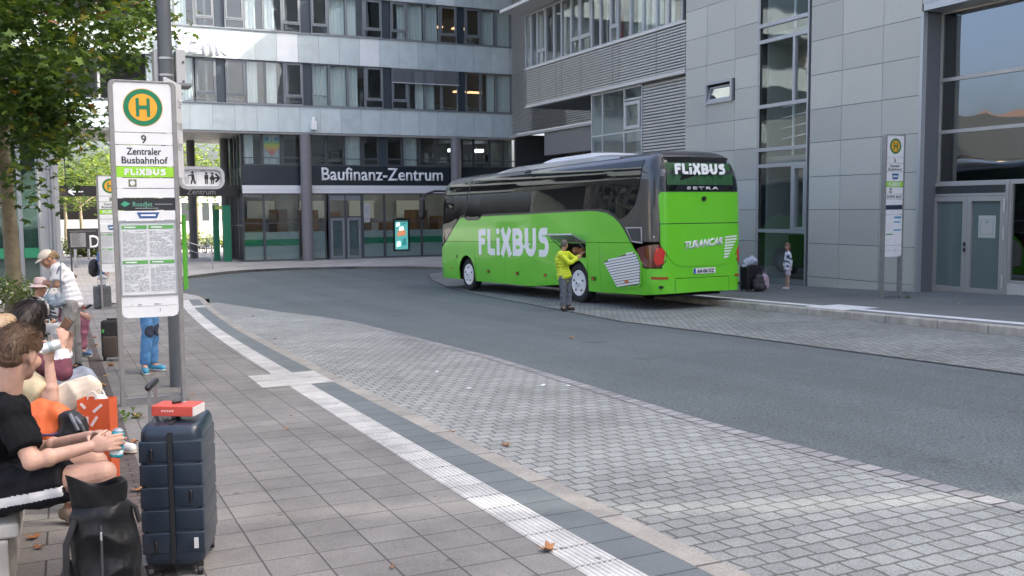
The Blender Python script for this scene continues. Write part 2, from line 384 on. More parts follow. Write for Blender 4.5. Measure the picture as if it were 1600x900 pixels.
sheet('ground', -250, 250, -120, 400, -0.02, ASPHP, step=2.0)
tag(sheet('road', -14, 60, -60, 50, 0.0, ASPH, step=0.5), kind='structure')
off = lerp_tab([(4.6, 0), (8, .04), (11, .075), (13, .12), (15, .15), (17, .19), (19, .245), (21, .31), (23, .39), (25, .475), (27, .58), (29.5, .74)])
cb_in = lambda y: 3.02 + off(y)
cobL = lerp_tab([(-60, 5.45), (7, 5.40), (13, 5.78), (20.3, 5.80), (22.5, 5.5), (24.6, 5.0), (27, 4.55), (29.4, 4.1)])
sheet('cobbled_bay', cb_in, cobL, -30, 29.4, 0.004, COBB)
sheet('sett_edge_row', lambda y: cobL(y) - 0.16, cobL, -30, 22, 0.009, tiles('edge_setts', (0.27, 0.27, 0.265), (0.19, 0.19, 0.19), (0.05, 0.05, 0.05), 2, 0.17, 0, 0.012, wob=0.04, bump=1.0, fine=0.2, fscale=40))
rk = lerp_tab([(-60, 8.4), (0, 13.06), (10.56, 13.88), (20.06, 14.62), (35, 15.7), (41, 16.4), (43.5, 15.8), (45.5, 13.5), (47.1, 9.0)])
cobRt = lerp_tab([(-60, 8.0), (5, 10.1), (7.6, 10.3), (13.6, 10.45), (17, 10.45), (20, 10.9), (26, 11.5), (31.3, 12.2), (36, 13.3), (39.6, 14.5), (41, 15.9)])
sheet('cobbled_stop_bay', cobRt, rk, -30, 41, 0.004, COBR)
sheet('gutter_line', lambda y: cobRt(y) - 0.05, lambda y: cobRt(y) + 0.03, -30, 40.5, 0.008, mat('tar_joint', (0.035, 0.036, 0.038), 0.7, var=0.3, scale=6))
# left pavement
lk = lambda y: 3.02 + off(y)
b0 = lambda y: 2.31 + off(y); b1 = lambda y: 2.57 + off(y); b2 = lambda y: 2.86 + off(y)
LPR = lambda y: LP + .057 * max(0, min(1, (y - 25.5) / 4))
sheet('pavement', lambda y: 0.47, b0, -20, 29.5, LPR, SLAB)
sheet('clinker_band', lambda y: 0.29, lambda y: 0.47, -20, 29.5, lambda y: LPR(y) + .001, BRICKP)
sheet('inner_pavement', -30, lambda y: 0.29, -20, 29.5, LPR, tiles('inner_slabs', (0.20, 0.195, 0.185), (0.165, 0.16, 0.155), (0.06, 0.056, 0.05), 0.3, 0.3, 0.5, 0.007, bump=0.5, stain=0.25, fine=0.14, rough=0.85))
sheet('dark_guide_strip', b1, b2, -20, 29.5, lambda y: LPR(y) + .001, DSLAB)
sheet('kerb_left', b2, lk, -20, 29.5, lambda y: LPR(y) + .002, BEIGE, skirt_b=0.12)
tb = MB()                                              # ribbed white guidance strip: real ribs along it, joint every 30 cm
def ribs(b, xa, xb, y0, y1, n):
    wdt = (xb - xa) / n
    for i in range(n):
        x0 = xa + i * wdt; prof = [(0.0, 0.0), (0.32, 0.0), (0.42, 0.0045), (0.90, 0.0045), (1.0, 0.0)]
        for (t0, h0), (t1, h1) in zip(prof, prof[1:]):
            p = [(x0 + t0 * wdt + off(y0), y0, gz(y0) + LPR(y0) + 0.003 + h0), (x0 + t1 * wdt + off(y0), y0, gz(y0) + LPR(y0) + 0.003 + h1),
                 (x0 + t1 * wdt + off(y1), y1, gz(y1) + LPR(y1) + 0.003 + h1), (x0 + t0 * wdt + off(y1), y1, gz(y1) + LPR(y1) + 0.003 + h0)]
            b.poly(p)
y = -6.0
while y < 29.3:
    ribs(tb, 2.31, 2.57, y, y + 0.294, 8); y += 0.30
tag(tb.build('tactile_strip', TACT), kind='structure')
tb = MB()
for k in range(4):
    ya = 11.42 + 0.3 * k
    ribs(tb, 2.00, 2.31, ya, ya + 0.294, 9); ribs(tb, 2.57, 2.86, ya, ya + 0.294, 9)
tag(tb.build('tactile_crossing_field', TACT), kind='structure')
tb = MB()
for ya in (26.6, 26.9): ribs(tb, 2.57, 2.86, ya, ya + 0.294, 9)
tag(tb.build('tactile_end_field', TACT), kind='structure')
# pavement in front of the bank and the plaza behind, one sheet with a curved kerb
farl = [(-30, 29.5), (3.9, 29.5), (3.9, 31), (3.4, 34), (2.9, 37), (2.9, 39.5), (3.6, 41.5), (5.0, 43.2), (6.4, 45.3), (8.0, 46.9), (10.5, 47.3), (13, 46.6), (15.6, 44.6), (16.6, 42.5), (16.3, 41)]
b = MB(); fb = MB()
for (xa, ya), (xb, yb) in zip(farl, farl[1:]):
    n = max(1, int(math.hypot(xb - xa, yb - ya) / 0.6))
    if (xa, ya) == (-30, 29.5): continue
    for i in range(n):
        p = (xa + (xb - xa) * i / n, ya + (yb - ya) * i / n); q = (xa + (xb - xa) * (i + 1) / n, ya + (yb - ya) * (i + 1) / n)
        d = Vector((q[0] - p[0], q[1] - p[1], 0)).normalized(); nn = Vector((-d.y, d.x, 0)) * 0.14
        zp, zq = gz(p[1]) + 0.12, gz(q[1]) + 0.12
        P0 = Vector((p[0], p[1], zp)); Q0 = Vector((q[0], q[1], zq)); e = d * 0.006
        b.add([P0 + e, Q0 - e, Q0 - e + nn, P0 + e + nn, P0 + e - Vector((0, 0, .15)), Q0 - e - Vector((0, 0, .15))], [(0, 1, 2, 3), (4, 5, 1, 0)])
tag(b.build('far_kerb', mat('dark_kerb', (0.11, 0.108, 0.10), 0.85, var=0.3, scale=4)), kind='structure')
ys = [29.5, 31, 34, 37, 39.5, 41.5, 43.2, 45.3, 46.9, 47.3]
xr = lerp_tab([(29.5, 3.9), (31, 3.9), (34, 3.4), (37, 2.9), (39.5, 2.9), (41.5, 3.6), (43.2, 5.0), (45.3, 6.4), (46.9, 8.0), (47.3, 10.5)])
sheet('plaza', -60, xr, 29.5, 47.3, 0.117, FARP)
sheet('bank_pavement', lambda y: -60, lambda y: 60, 47.3, 130, 0.117, FARP, step=2)
xl2 = lerp_tab([(41, 16.3), (42.5, 16.6), (44.6, 15.6), (46.6, 13.0), (47.3, 10.5)])
sheet('link_pavement', xl2, 30, 41, 47.3, 0.117, FARP)
# right pavement with kerb stones
sheet('right_pavement', lambda y: rk(y) + 0.15, 34, -40, 41, RP, ASPHP)
kb = MB(); y = -18.0
KST = mat('kerb_concrete', (0.33, 0.31, 0.265), 0.85, var=0.3, scale=3.5, bump=0.3)
ln = [1.0, 1.3, 1.25, 0.62, 1.3, 1.1, 1.28]
i = 0
while y < 40.4:
    l = ln[i % 7]; i += 1; ya, yb = y + 0.009, y + l - 0.009; y += l
    kb.add([(rk(ya), ya, gz(ya) - .1), (rk(ya) + .152, ya, gz(ya) - .1), (rk(ya) + .152, ya, gz(ya) + RP + .004), (rk(ya) + .02, ya, gz(ya) + RP + .004), (rk(ya), ya, gz(ya) + RP - .016),
            (rk(yb), yb, gz(yb) - .1), (rk(yb) + .152, yb, gz(yb) - .1), (rk(yb) + .152, yb, gz(yb) + RP + .004), (rk(yb) + .02, yb, gz(yb) + RP + .004), (rk(yb), yb, gz(yb) + RP - .016)],
           [(4, 3, 2, 1, 0), (5, 6, 7, 8, 9), (0, 5, 9, 4), (4, 9, 8, 3), (3, 8, 7, 2)])
tag(kb.build('kerb_right', KST), kind='structure')
WSTR = mat('white_guide_slabs', (0.60, 0.61, 0.60), 0.75, var=0.12, scale=3)
sheet('right_dark_strip', lambda y: rk(y) + .15, lambda y: rk(y) + .42, -18, 40, RP + .004, DSLAB)
sheet('right_white_strip', lambda y: rk(y) + .42, lambda y: rk(y) + .70, -18, 40, RP + .005, WSTR)
sheet('right_white_field', lambda y: rk(y) + .16, lambda y: rk(y) + 1.15, 14.75, 16.0, RP + .008, WSTR)

# ================================================================== building helpers
def frame_rect(b, o, ex, ey, ez, x0, x1, y0, y1, t, d):
    """rectangular ring of section t x d in the plane (ex, ey), ez outward"""
    def bx(a0, a1, c0, c1):
        p = [o + ex * a + ey * c + ez * e for e in (0, d) for c in (c0, c1) for a in (a0, a1)]
        b.add(p, [(0, 2, 3, 1), (4, 5, 7, 6), (0, 1, 5, 4), (2, 6, 7, 3), (0, 4, 6, 2), (1, 3, 7, 5)])
    bx(x0, x1, y0, y0 + t); bx(x0, x1, y1 - t, y1); bx(x0, x0 + t, y0 + t, y1 - t); bx(x1 - t, x1, y0 + t, y1 - t)
def bar_rect(b, o, ex, ey, ez, x0, x1, y0, y1, e0, e1):
    p = [o + ex * a + ey * c + ez * e for e in (e0, e1) for c in (y0, y1) for a in (x0, x1)]
    b.add(p, [(0, 2, 3, 1), (4, 5, 7, 6), (0, 1, 5, 4), (2, 6, 7, 3), (0, 4, 6, 2), (1, 3, 7, 5)])
def curtain(o, ex, ey, ez, x0, x1, y0, y1, dep, parent, m=None, name='curtain'):
    b = MB(); n = max(6, int((x1 - x0) / 0.035)); ph = random.random() * 6
    top = []; bot = []
    for i in range(n + 1):
        x = x0 + (x1 - x0) * i / n; d = dep + 0.013 * math.sin(i * 1.35 + ph) + 0.012 * math.sin(i * 0.47 + ph)
        top.append(o + ex * x + ey * y1 + ez * d); bot.append(o + ex * x + ey * y0 + ez * d)
    for i in range(n): b.poly([bot[i], bot[i + 1], top[i + 1], top[i]])
    return b.build(name, m or CURT, parent, smooth=True)
BX, BZ, BY = Vector((1, 0, 0)), Vector((0, 0, 1)), Vector((0, -1, 0))          # facades that look at the camera: outward is -Y

# ================================================================== THE BANK
YB = 53.35
FR = mat('window_frame_grey', (0.20, 0.22, 0.235), 0.45, 0.3)
PANELD = mat('dark_blue_panel', (0.035, 0.05, 0.065), 0.35, coat=0.2)
STN = [mat('stone_band_a', (0.47, 0.545, 0.55), 0.6, var=0.09, scale=1.6, stretch=(1, 1, .5)), mat('stone_band_b', (0.51, 0.58, 0.58), 0.6, var=0.10, scale=1.3), mat('stone_band_c', (0.43, 0.50, 0.505), 0.6, var=0.12, scale=1.8),
       mat('stone_band_pale', (0.68, 0.72, 0.72), 0.55, var=0.06, scale=1.5)]
bank = thing('office_building', 'long bank office with pale stone bands and ribbon windows behind the bus', 'building', (9, YB, gz(50)))
XL, XR = -16.0, 25.4
zb0, zb1, zb2, zb3, zb4, zb5 = 6.0, 7.43, 9.80, 11.36, 13.55, 15.2
def band(z0, z1, pale):
    b = MB(); x = XL; k = 0
    pit = onY(418, 190, YB).x - onY(384, 190, YB).x
    x = onY(295.5, 160, YB).x - pit * math.ceil((onY(295.5, 160, YB).x - XL) / pit)
    while x < XR - 0.01:
        a, c = x + 0.006, min(x + pit, XR) - 0.006; px = x
        b.m = random.choice([0, 0, 1, 2])
        if any(abs((x + pit / 2) - p) < pit / 2 for p in pale): b.m = 3
        if c > a: b.box(a, c, YB - 0.04, YB, z0 + 0.01, z1 - 0.01)
        x += pit
    b.build('stone_band', STN, bank)
    b = MB(); b.box(XL, XR, YB + 0.001, YB + 0.35, z0, z1); b.box(XL, XR, YB - 0.10, YB + 0.28, z1 - 0.009, z1 + 0.045); b.build('band_core', mat('metal_coping', (0.24, 0.26, 0.275), 0.45, 0.4), bank)
band(zb0, zb1, []); band(zb2, zb3, [onY(447, 70, YB).x, onY(575, 80, YB).x]); band(zb4, zb5, [onY(700, 5, YB).x])
b = MB()
for z in (zb1 + .05, zb3 + .05, zb5 + .05): b.box(XL, XR, YB + 0.3, YB + 9, z - 0.35, z - 0.06)
b.box(XL, XR, YB + 4.5, YB + 4.7, zb0, 18.5); b.box(XR - .2, XR, YB + .36, YB + 9, zb0, 18.5)
for xx in (-9, -3.2, 2.0, 7.3, 11.6, 15.4, 20.2): b.box(xx, xx + .12, YB + .5, YB + 4.5, zb1, zb5)
b.build('inner_walls', ROOMW, bank)
b = MB(); b.box(XL, XR, YB + .01, YB + .3, zb5 + .05, zb5 + 2.3); b.build('upper_glazing', GLASSD, bank)
b = MB(); b.box(XL, XR, YB - .03, YB + 9, zb5 + 2.31, zb5 + 3.7); b.build('roof_parapet', STN[0], bank)
def bank_row(z0, z1, cuts, pyref):
    """cuts: list of (left px, right px, kind) read from the photograph's mullions"""
    yw = YB + 0.16
    for (a, c, kind) in cuts:
        x0, x1 = onY(a, pyref, yw).x, onY(c, pyref, yw).x; wd = x1 - x0; h = z1 - z0
        o = Vector((x0, yw, z0)); b = MB()
        if kind == 'p':
            bar_rect(b, o, BX, BZ, BY, 0.02, wd - .02, 0.0, h, -0.05, 0.0); b.build('solid_panel', PANELD, bank); continue
        frame_rect(b, o, BX, BZ, BY, 0.008, wd - .008, 0.0, h, 0.055, 0.09)
        if kind[0] == 'o':
            frame_rect(b, o + BY * 0.03, BX, BZ, BY, 0.07, wd - .07, 0.50, h - .06, 0.075, 0.075)
            bar_rect(b, o, BX, BZ, BY, 0.07, wd - .07, 0.42, 0.50, 0, .09)
        if kind[0] == 'l':
            bar_rect(b, o, BX, BZ, BY, 0.07, wd - .07, 0.52, 0.60, 0, .09)
        fr = b.build('window', FR, bank)
        b = MB(); bar_rect(b, o, BX, BZ, BY, 0.05, wd - .05, 0.05, h - .05, 0.02, 0.028); b.build('pane', GLASS, fr)
        k2 = kind[1:] if len(kind) > 1 else ''
        if kind[0] in 'cl' or 'C' in k2:
            f0, f1 = (0.0, 1.0)
            if 'L' in k2: f1 = 0.68
            if 'R' in k2: f0 = 0.42
            curtain(o, BX, BZ, BY, 0.06 + f0 * wd, f1 * wd - 0.05, 0.04, h - .05, -0.22, fr)
        if 'B' in k2:                                     # raised outside blind
            b2 = MB(); zz = h
            while zz > h - 0.78:
                b2.add([o + BX * 0.0 + BZ * zz + BY * .16, o + BX * wd + BZ * zz + BY * .16, o + BX * wd + BZ * (zz - .035) + BY * .22, o + BZ * (zz - .035) + BY * .22], [(0, 1, 2, 3)]); zz -= 0.055
            bar_rect(b2, o, BX, BZ, BY, 0, wd, h - .84, h - .78, .15, .23)
            b2.build('blind', mat('blind_slats', (0.50, 0.53, 0.56), 0.4, 0.3), fr)
        if 'W' in k2:                                     # ceiling lamp seen in the room
            b2 = MB(); bar_rect(b2, o, BX, BZ, BY, 0.1, wd - .1, h * .60, h * .64, -2.3, -1.9); b2.build('ceiling_lamp', mat('warm_lamp', (1.0, 0.6, 0.3), emit=0.35), fr)
        if 'D' in k2:                                     # things on the desk
            b2 = MB(); bar_rect(b2, o, BX, BZ, BY, 0.0, wd, 0.25, 0.29, -1.6, -.7)
            for q in range(3):
                xx = random.uniform(.1, wd - .4); bar_rect(b2, o, BX, BZ, BY, xx, xx + .3, .29, random.uniform(.4, .75), -1.2, -1.1)
            b2.build('desk', mat('desk_white', (0.5, 0.5, 0.48), 0.6), fr)
lower = [(228, 262, 'c'), (262, 303, 'c'), (305, 338, 'oD'), (338, 352, 'p'), (352, 384, 'oD'), (384, 414, 'cL'), (414, 444, 'cL'), (444, 473, 'oD'), (473, 487, 'p'), (487, 514, 'l'), (514, 543, 'c'), (543, 570, 'cL'), (570, 598, 'o'), (598, 611, 'p'),
         (611, 637, 'lxB'.replace('l', 'o')), (637, 664, 'xBCR'), (664, 689, 'xBCL'), (689, 715, 'xBD'), (715, 727, 'p'), (727, 750, 'xWD'), (750, 775, 'xWCR'), (775, 800, 'c'), (800, 807, 'p')]
bank_row(zb1 + .06, zb2 - .005, lower, 130)
upper = [(232, 271, 'c'), (271, 303, 'cL'), (303, 334, 'o'), (334, 350, 'p'), (350, 381, 'o'), (381, 411, 'cL'), (411, 440, 'cL'), (440, 469, 'oD'), (469, 485, 'p'), (485, 512, 'o'), (512, 540, 'c'), (540, 567, 'cL'), (567, 596, 'o'), (596, 609, 'p'),
         (609, 635, 'oCR'), (635, 662, 'c'), (662, 686, 'c'), (686, 713, 'oW'), (713, 725, 'p'), (725, 750, 'oWD'), (750, 774, 'c'), (774, 799, 'c'), (799, 806, 'p')]
bank_row(zb3 + .06, zb4 - .005, upper, 30)
# ground and first floor behind the columns
YG = 53.9
def gx(px, py=300): return onY(px, py, YG).x
x380, x809 = gx(380), XR
FRD = mat('shop_frame_dark', (0.075, 0.08, 0.088), 0.4, 0.3)
b = MB(); b.box(x380, XR, YG + .0, YG + .18, 3.12, 4.22); b.build('dark_fascia', mat('navy_fascia', (0.022, 0.028, 0.036), 0.25, coat=0.3), bank)
b = MB()
for k, (za, zz) in enumerate([(2.68, 2.88), (2.89, 3.115)]): b.box(x380 - .04, XR, YG - .10 + .015 * k, YG + .1, za, zz)
b.build('white_ledge', mat('white_ledge', (0.62, 0.64, 0.66), 0.4), bank)
text_mesh('lettering', 'Baufinanz-Zentrum', 1.02, mat('white_letters', (0.82, 0.84, 0.86), 0.4), bank, (gx(503), YG - .005, 3.42), (1, 0, 0), (0, 0, 1), 0.06, width=gx(692) - gx(503), bold=0.012)
def glass_bay(x0, x1, z0, z1, y, par, kind='g', fr_m=FRD, name='shop_window', t=0.05, hbars=(), pane=GLASS, vb=()):
    o = Vector((x0, y, z0)); b = MB(); wd = x1 - x0; h = z1 - z0
    frame_rect(b, o, BX, BZ, BY, 0.004, wd - .004, 0, h, t, .10)
    for hb in hbars: bar_rect(b, o, BX, BZ, BY, t, wd - t, hb, hb + t * .8, 0.01, .09)
    for v in vb: bar_rect(b, o, BX, BZ, BY, v - t / 2, v + t / 2, t, h - t, 0.01, .085)
    f = b.build(name, fr_m, par)
    b = MB(); bar_rect(b, o, BX, BZ, BY, t * .7, wd - t * .7, t * .7, h - t * .7, .03, .04); b.build('pane', pane, f)
    return f
zf0, zf1 = 4.22, 6.02
for (a, c, kind) in [(380, 410, 'cL'), (410, 440, 'c'), (440, 472, 'o'), (472, 510, 'o'), (510, 538, 'xD'), (538, 566, 'c'), (566, 592, 'o'), (592, 603, 'p'), (603, 629, 'o'), (629, 655, 'c'), (655, 681, 'oD'), (681, 706, 'xD'), (706, 722, 'p'), (722, 740, 'xWD'), (740, 765, 'xD'), (765, 786, 'xWD'), (786, 806, 'x')]:
    x0, x1 = gx(a, 235), gx(c, 235)
    if kind == 'p':
        b = MB(); b.box(x0, x1, YG, YG + .1, zf0, zf1); b.build('solid_panel', PANELD, bank); continue
    f = glass_bay(x0, x1, zf0, zf1, YG + .1, bank, hbars=(0.38,), name='window', t=0.06 if kind[0] != 'o' else 0.11)
    o = Vector((x0, YG + .1, zf0))
    if 'c' in kind: curtain(o, BX, BZ, BY, .05, (x1 - x0) * (0.62 if 'L' in kind else 1) - .05, 0.05, zf1 - zf0 - .05, -.25, f)
    if 'W' in kind: b = MB(); b.box(x0 + .2, x1 - .2, YG + 2.5, YG + 2.9, 5.3, 5.5); b.build('ceiling_lamp', mat('cool_lamp', (0.9, 0.95, 1.0), emit=0.5), f)
    if 'D' in kind:
        b = MB(); b.box(x0, x1, YG + .8, YG + 1.6, zf0 + .3, zf0 + .34)
        for q in range(3):
            xx = random.uniform(x0, x1 - .35); b.box(xx, xx + random.uniform(.15, .4), YG + .9, YG + 1.0, zf0 + .34, zf0 + random.uniform(.5, .9))
        b.build('desk', mat('desk_white', (0.5, 0.5, 0.48), 0.6), f)
b = MB(); b.box(x380, XR, YG + .2, YG + 8, 3.6, 4.1); b.box(x380 + .1, XR, YG + 5, YG + 5.2, -1.2, 6); b.box(x380, XR, YG + .3, YG + 8, 5.98, 6.05); b.box(XR - .2, XR, YG + .2, YG + 5, -1.2, 6.0); b.build('inner_walls', ROOMW, bank)
b = MB(); b.box(XL, XR, YB + .0, YB + 9, 5.9, 5.985); b.build('soffit', mat('soffit_panel', (0.30, 0.30, 0.29), 0.6), bank)
zg = gz(54) + 0.117
GG = mat('frosted_band', (0.24, 0.30, 0.285), 0.35); GB = mat('green_window_band', (0.012, 0.17, 0.08), 0.4)
for (a, c) in [(380, 413), (413, 469), (508, 513), (513, 567 - 52), (567, 601), (601, 659), (659, 700), (700, 740), (740, 790)]:
    if c - a < 4: continue
    x0, x1 = gx(a, 350), gx(c, 350)
    f = glass_bay(x0, x1, zg + .05, 2.66, YG + .1, bank, hbars=(2.05,), t=0.055)
    b = MB(); b.box(x0 + .05, x1 - .05, YG + .12, YG + .13, zg + .06, zg + 1.62); b.build('frosting', GG, f)
    b = MB(); b.box(x0 + .05, x1 - .05, YG + .105, YG + .118, zg + .86, zg + 1.22); b.build('green_stripe', GB, f)
x0, x1 = gx(490, 350), gx(513, 350)
f = glass_bay(gx(470), x1, zg + .05, 2.66, YG + .1, bank, hbars=(2.05,), t=0.055)
b = MB(); b.box(gx(470), x1 - .05, YG + .12, YG + .13, zg + .06, zg + 1.62); b.build('frosting', GG, f)
# entrance
x0, x1 = gx(513, 350), gx(567, 350)
dr = glass_bay(x0, x1, zg + .02, 2.66, YG + .1, bank, name='entrance', hbars=(2.35,), t=0.10, vb=((x1 - x0) / 2,))
b = MB(); b.box(x0 + .1, x1 - .1, YG + .02, YG + .12, 2.28, 2.6); b.build('lintel', FR, dr)
for k in (0, 1):
    xa = x0 + .1 + k * ((x1 - x0) / 2 - .05); xb = xa + (x1 - x0) / 2 - .15
    b = MB(); frame_rect(b, Vector((xa, YG + .09, zg + .05)), BX, BZ, BY, .02, xb - xa - .02, 0, 2.3, .14, .10); d = b.build('door_leaf', FR, dr)
    b = MB(); b.box(xa + .15, xb - .15, YG + .10, YG + .11, zg + .2, zg + 2.2); d2 = b.build('leaf_glass', mat('door_glass_grey', (0.10, 0.135, 0.135), 0.12), d)
    b = MB(); hx = xa - .0 if k == 0 else xb; b.cyl((hx + (.12 if k == 0 else -.12), YG - .06, zg + .9), (hx + (.12 if k == 0 else -.12), YG - .06, zg + 1.7), .018, 8); b.build('handle', ALU, d)
b = MB(); b.box(gx(568), gx(577), YG - .02, YG - .005, 1.0, 2.1); n_ = b.build('notice_plate', mat('grey_plate', (0.35, 0.37, 0.38), 0.5), bank)
b = MB(); b.box(gx(570), gx(575), YG - .03, YG - .021, 1.55, 1.95); b.box(gx(569.5), gx(575.5), YG - .03, YG - .021, 1.12, 1.3); b.build('notice_print', GREYINK, n_)
b = MB(); b.box(x380 - .05, XR, YG - .06, YG + .2, zg - .05, zg + .055); b.build('plinth', mat('plinth_metal', (0.14, 0.145, 0.15), 0.5, 0.3), bank)
# desks and cupboards behind the ground floor glass
b = MB()
for k in range(9):
    xx = x380 + .5 + k * 1.7; b.box(xx, xx + random.uniform(.5, 1.2), YG + 2 + random.random() * 2, YG + 4.4, zg, zg + random.uniform(1.7, 2.9))
b.build('cupboard', mat('brown_cupboard', (0.20, 0.11, 0.06), 0.6, var=0.2, scale=2), bank)
b = MB()
for k in range(4): b.box(x380 + 1.0 + k * 3.1, x380 + 2.6 + k * 3.1, YG + 4.7, YG + 4.8, 1.2, 2.3)
b.build('pale_wall_panel', mat('pale_wall', (0.6, 0.62, 0.58), 0.8), bank)  # plain pale panels in front of the back wall
for k in range(6): b = MB(); b.box(x380 + 1.2 + k * 2.3, x380 + 2.6 + k * 2.3, YG + 2.2, YG + 2.5, 3.5, 3.58); b.build('ceiling_lamp', mat('hall_fill_glow', (1.0, 0.95, 0.85), emit=2.0), bank)  # glowing strips added to brighten the ground floor, no lamps known here
# round columns
for px in (479, 713):
    cx = onY(px, 300, YB + .1).x; b = MB(); b.cyl((cx, YB + .1, zg - .1), (cx, YB + .1, 5.91), .31, 28); b.build('column', mat('grey_column', (0.17, 0.165, 0.175), 0.55, var=0.05, scale=2), bank, smooth=40)
# side glazing towards the passage
SY = Vector((0, 1, 0)); SX = Vector((-1, 0, 0))
for k in range(6):
    y0_ = YG + .12 + k * 1.15; o = Vector((x380, y0_, zg + .05)); b = MB()
    frame_rect(b, o, SY, BZ, SX, 0, 1.13, 0, 3.7, .06, .08); frame_rect(b, o + BZ * 3.9, SY, BZ, SX, 0, 1.13, 0, 3.1, .06, .08)
    bar_rect(b, o, SY, BZ, SX, .06, 1.07, 1.9, 1.95, .0, .07); bar_rect(b, o, SY, BZ, SX, 0.54, .59, .06, 3.64, .0, .06)
    f = b.build('side_window', FRD, bank)
    b = MB(); bar_rect(b, o, SY, BZ, SX, .04, 1.09, .04, 3.66, .02, .03); bar_rect(b, o + BZ * 3.9, SY, BZ, SX, .04, 1.09, .04, 3.06, .02, .03); b.build('pane', GLASS, f)
b = MB(); b.box(x380 - .02, x380 + .1, YG + .12, YG + 7.1, zg + 3.75, zg + 3.95); b.build('floor_edge', FRD, bank)
# columns in the passage
for (px, yy) in ((352, 58.0), (300, 60.0)):
    cx = onY(px, 300, yy).x; b = MB(); b.cyl((cx, yy, zg), (cx, yy, 5.9), .24, 20); b.build('column', mat('passage_column', (0.10, 0.10, 0.105), 0.6), bank, smooth=40)
# "Bank" lettering standing off the upper band
sgl = text_mesh('lettering', 'Bank', 1.42, mat('white_letters', (0.82, 0.84, 0.86), 0.4), bank, (onY(272, 75, YB).x, YB - .32, onY(300, 86, YB).z + .02), (1, 0, 0), (0, 0, 1), 0.16, width=onY(356, 75, YB).x - onY(272, 75, YB).x, bold=0.035)
b = MB(); b.prism([(onY(252, 75, YB).x, YB - .32, 9.95), (onY(268, 75, YB).x, YB - .32, 9.95), (onY(262, 75, YB).x, YB - .32, 10.6), (onY(270, 75, YB).x, YB - .32, 11.0), (onY(256, 75, YB).x, YB - .32, 11.0)], (0, .1, 0)); b.build('emblem', mat('white_letters', (0.82, 0.84, 0.86), 0.4), bank)
b = MB(); b.box(onY(484, 195, YB).x, onY(493, 195, YB).x, YB - .34, YB - .05, 6.15, 6.62); b.box(onY(486, 195, YB).x, onY(491, 195, YB).x, YB - .22, YB - .04, 6.63, 6.85); b.build('wall_lamp', mat('lamp_white', (0.75, 0.76, 0.76), 0.4), bank, bevel=.02)
# paper heart and screen in the windows
hx, hz = gx(426, 235), 5.25
b = MB(); RB = [(.05, .20, .42), (.12, .42, .45), (.30, .55, .18), (.62, .62, .12), (.72, .50, .12), (.70, .32, .14), (.66, .20, .22)]
hm = [mat('heart_paper_%s' % n, c, 0.8) for n, c in zip(('blue', 'teal', 'green', 'yellow', 'amber', 'orange', 'pink'), RB)]
rows = ['.11...11.', '111.1.111', '111111111', '111111111', '.1111111.', '..11111..', '...111...', '....1....']
for r, row in enumerate(rows):
    for c_, ch in enumerate(row):
        if ch == '1': b.m = min(6, r); b.box(hx + (c_ - 4.5) * .105, hx + (c_ - 3.5) * .105 - .006, YG + .20, YG + .206, hz + (3 - r) * .13, hz + (4 - r) * .13 - .006)
tag(b.build('window_decoration', hm), 'paper heart in rainbow stripes stuck inside a first floor bank window', 'decoration')
t = thing('advertising_screen', 'upright lit advertising screen in black frame behind the bank window', 'screen', (gx(628, 365), YG + .3, zg + .75))
xa, xb, za, zz = gx(615, 365), gx(641, 365), onY(628, 392, YG + .2).z, onY(628, 342, YG + .2).z
b = MB(); b.box(xa, xb, YG + .086, YG + .1035, za, zz); b.build('housing', BLACK, t)
xa += .12; xb -= .12; za += .1; zz -= .1
b = MB(); b.box(xa, xb, YG + .082, YG + .0855, za, zz); b.build('display', mat('screen_teal', (0.10, 0.36, 0.34), emit=0.22), t)
b = MB()
for (f0, f1, g0, g1, m_) in [(.15, .85, .45, .68, 0), (.3, .7, .55, .8, 1), (.1, .45, .08, .3, 2), (.55, .9, .12, .4, 3), (.08, .4, .78, .95, 2), (.5, .92, .85, .93, 3)]:
    b.m = m_; x_0, x_1, z_0, z_1 = xa + (xb - xa) * f0, xa + (xb - xa) * f1, za + (zz - za) * g0, za + (zz - za) * g1
    b.prism([(x_0, YG + .0735 + m_ * .002, z_0), (x_1, YG + .0735 + m_ * .002, z_0 + .08), (x_1 - .05, YG + .0735 + m_ * .002, z_1), (x_0 + .03, YG + .0735 + m_ * .002, z_1 - .06)], (0, .002, 0))
b.build('picture', [mat('screen_brown', (0.30, 0.12, 0.06), emit=.5), mat('screen_white', (0.75, 0.75, 0.7), emit=.6), mat('screen_light', (0.55, 0.75, 0.72), emit=.5), mat('screen_dark', (0.02, 0.13, 0.14), emit=.4)], t)
# ================================================================== RIGHT-HAND OFFICE (its face is the plane X = 20)
XW = 20.0
NX = Vector((-1, 0, 0)); EY = Vector((0, -1, 0))         # outward, and "to the right" when looking at it
office = thing('clad_office', 'grey stone clad office with tall stair window and glass portal on the right pavement', 'building', (XW, 23, gz(23) + RP))
PAN = [mat('granite_panel_%d' % k, c, 0.7, var=0.10, scale=s_ * 5, bump=0.2, bscale=120) for k, (c, s_) in enumerate([((0.43, 0.43, 0.375), 5.0), ((0.39, 0.39, 0.345), 6.0), ((0.46, 0.46, 0.40), 4.0)])]
rowz = [onX(1266, y, XW).z for y in (380, 327.6, 276.5, 223.5, 172, 118.8, 65.8, 12)]
pit = (rowz[-1] - rowz[0]) / 7
z = rowz[0]
while z > -1.6: z -= pit; rowz.insert(0, z)
while rowz[-1] < 25: rowz.append(rowz[-1] + pit)
ycol = [onX(px, py, XW).y for px, py in ((1436, 200), (1378, 160), (1315, 160), (1266, 160))]
ycol2 = [onX(px, py, XW).y for px, py in ((1186, 160), (1148.5, 120), (1104, 140), (1071, 150))]
b = MB()
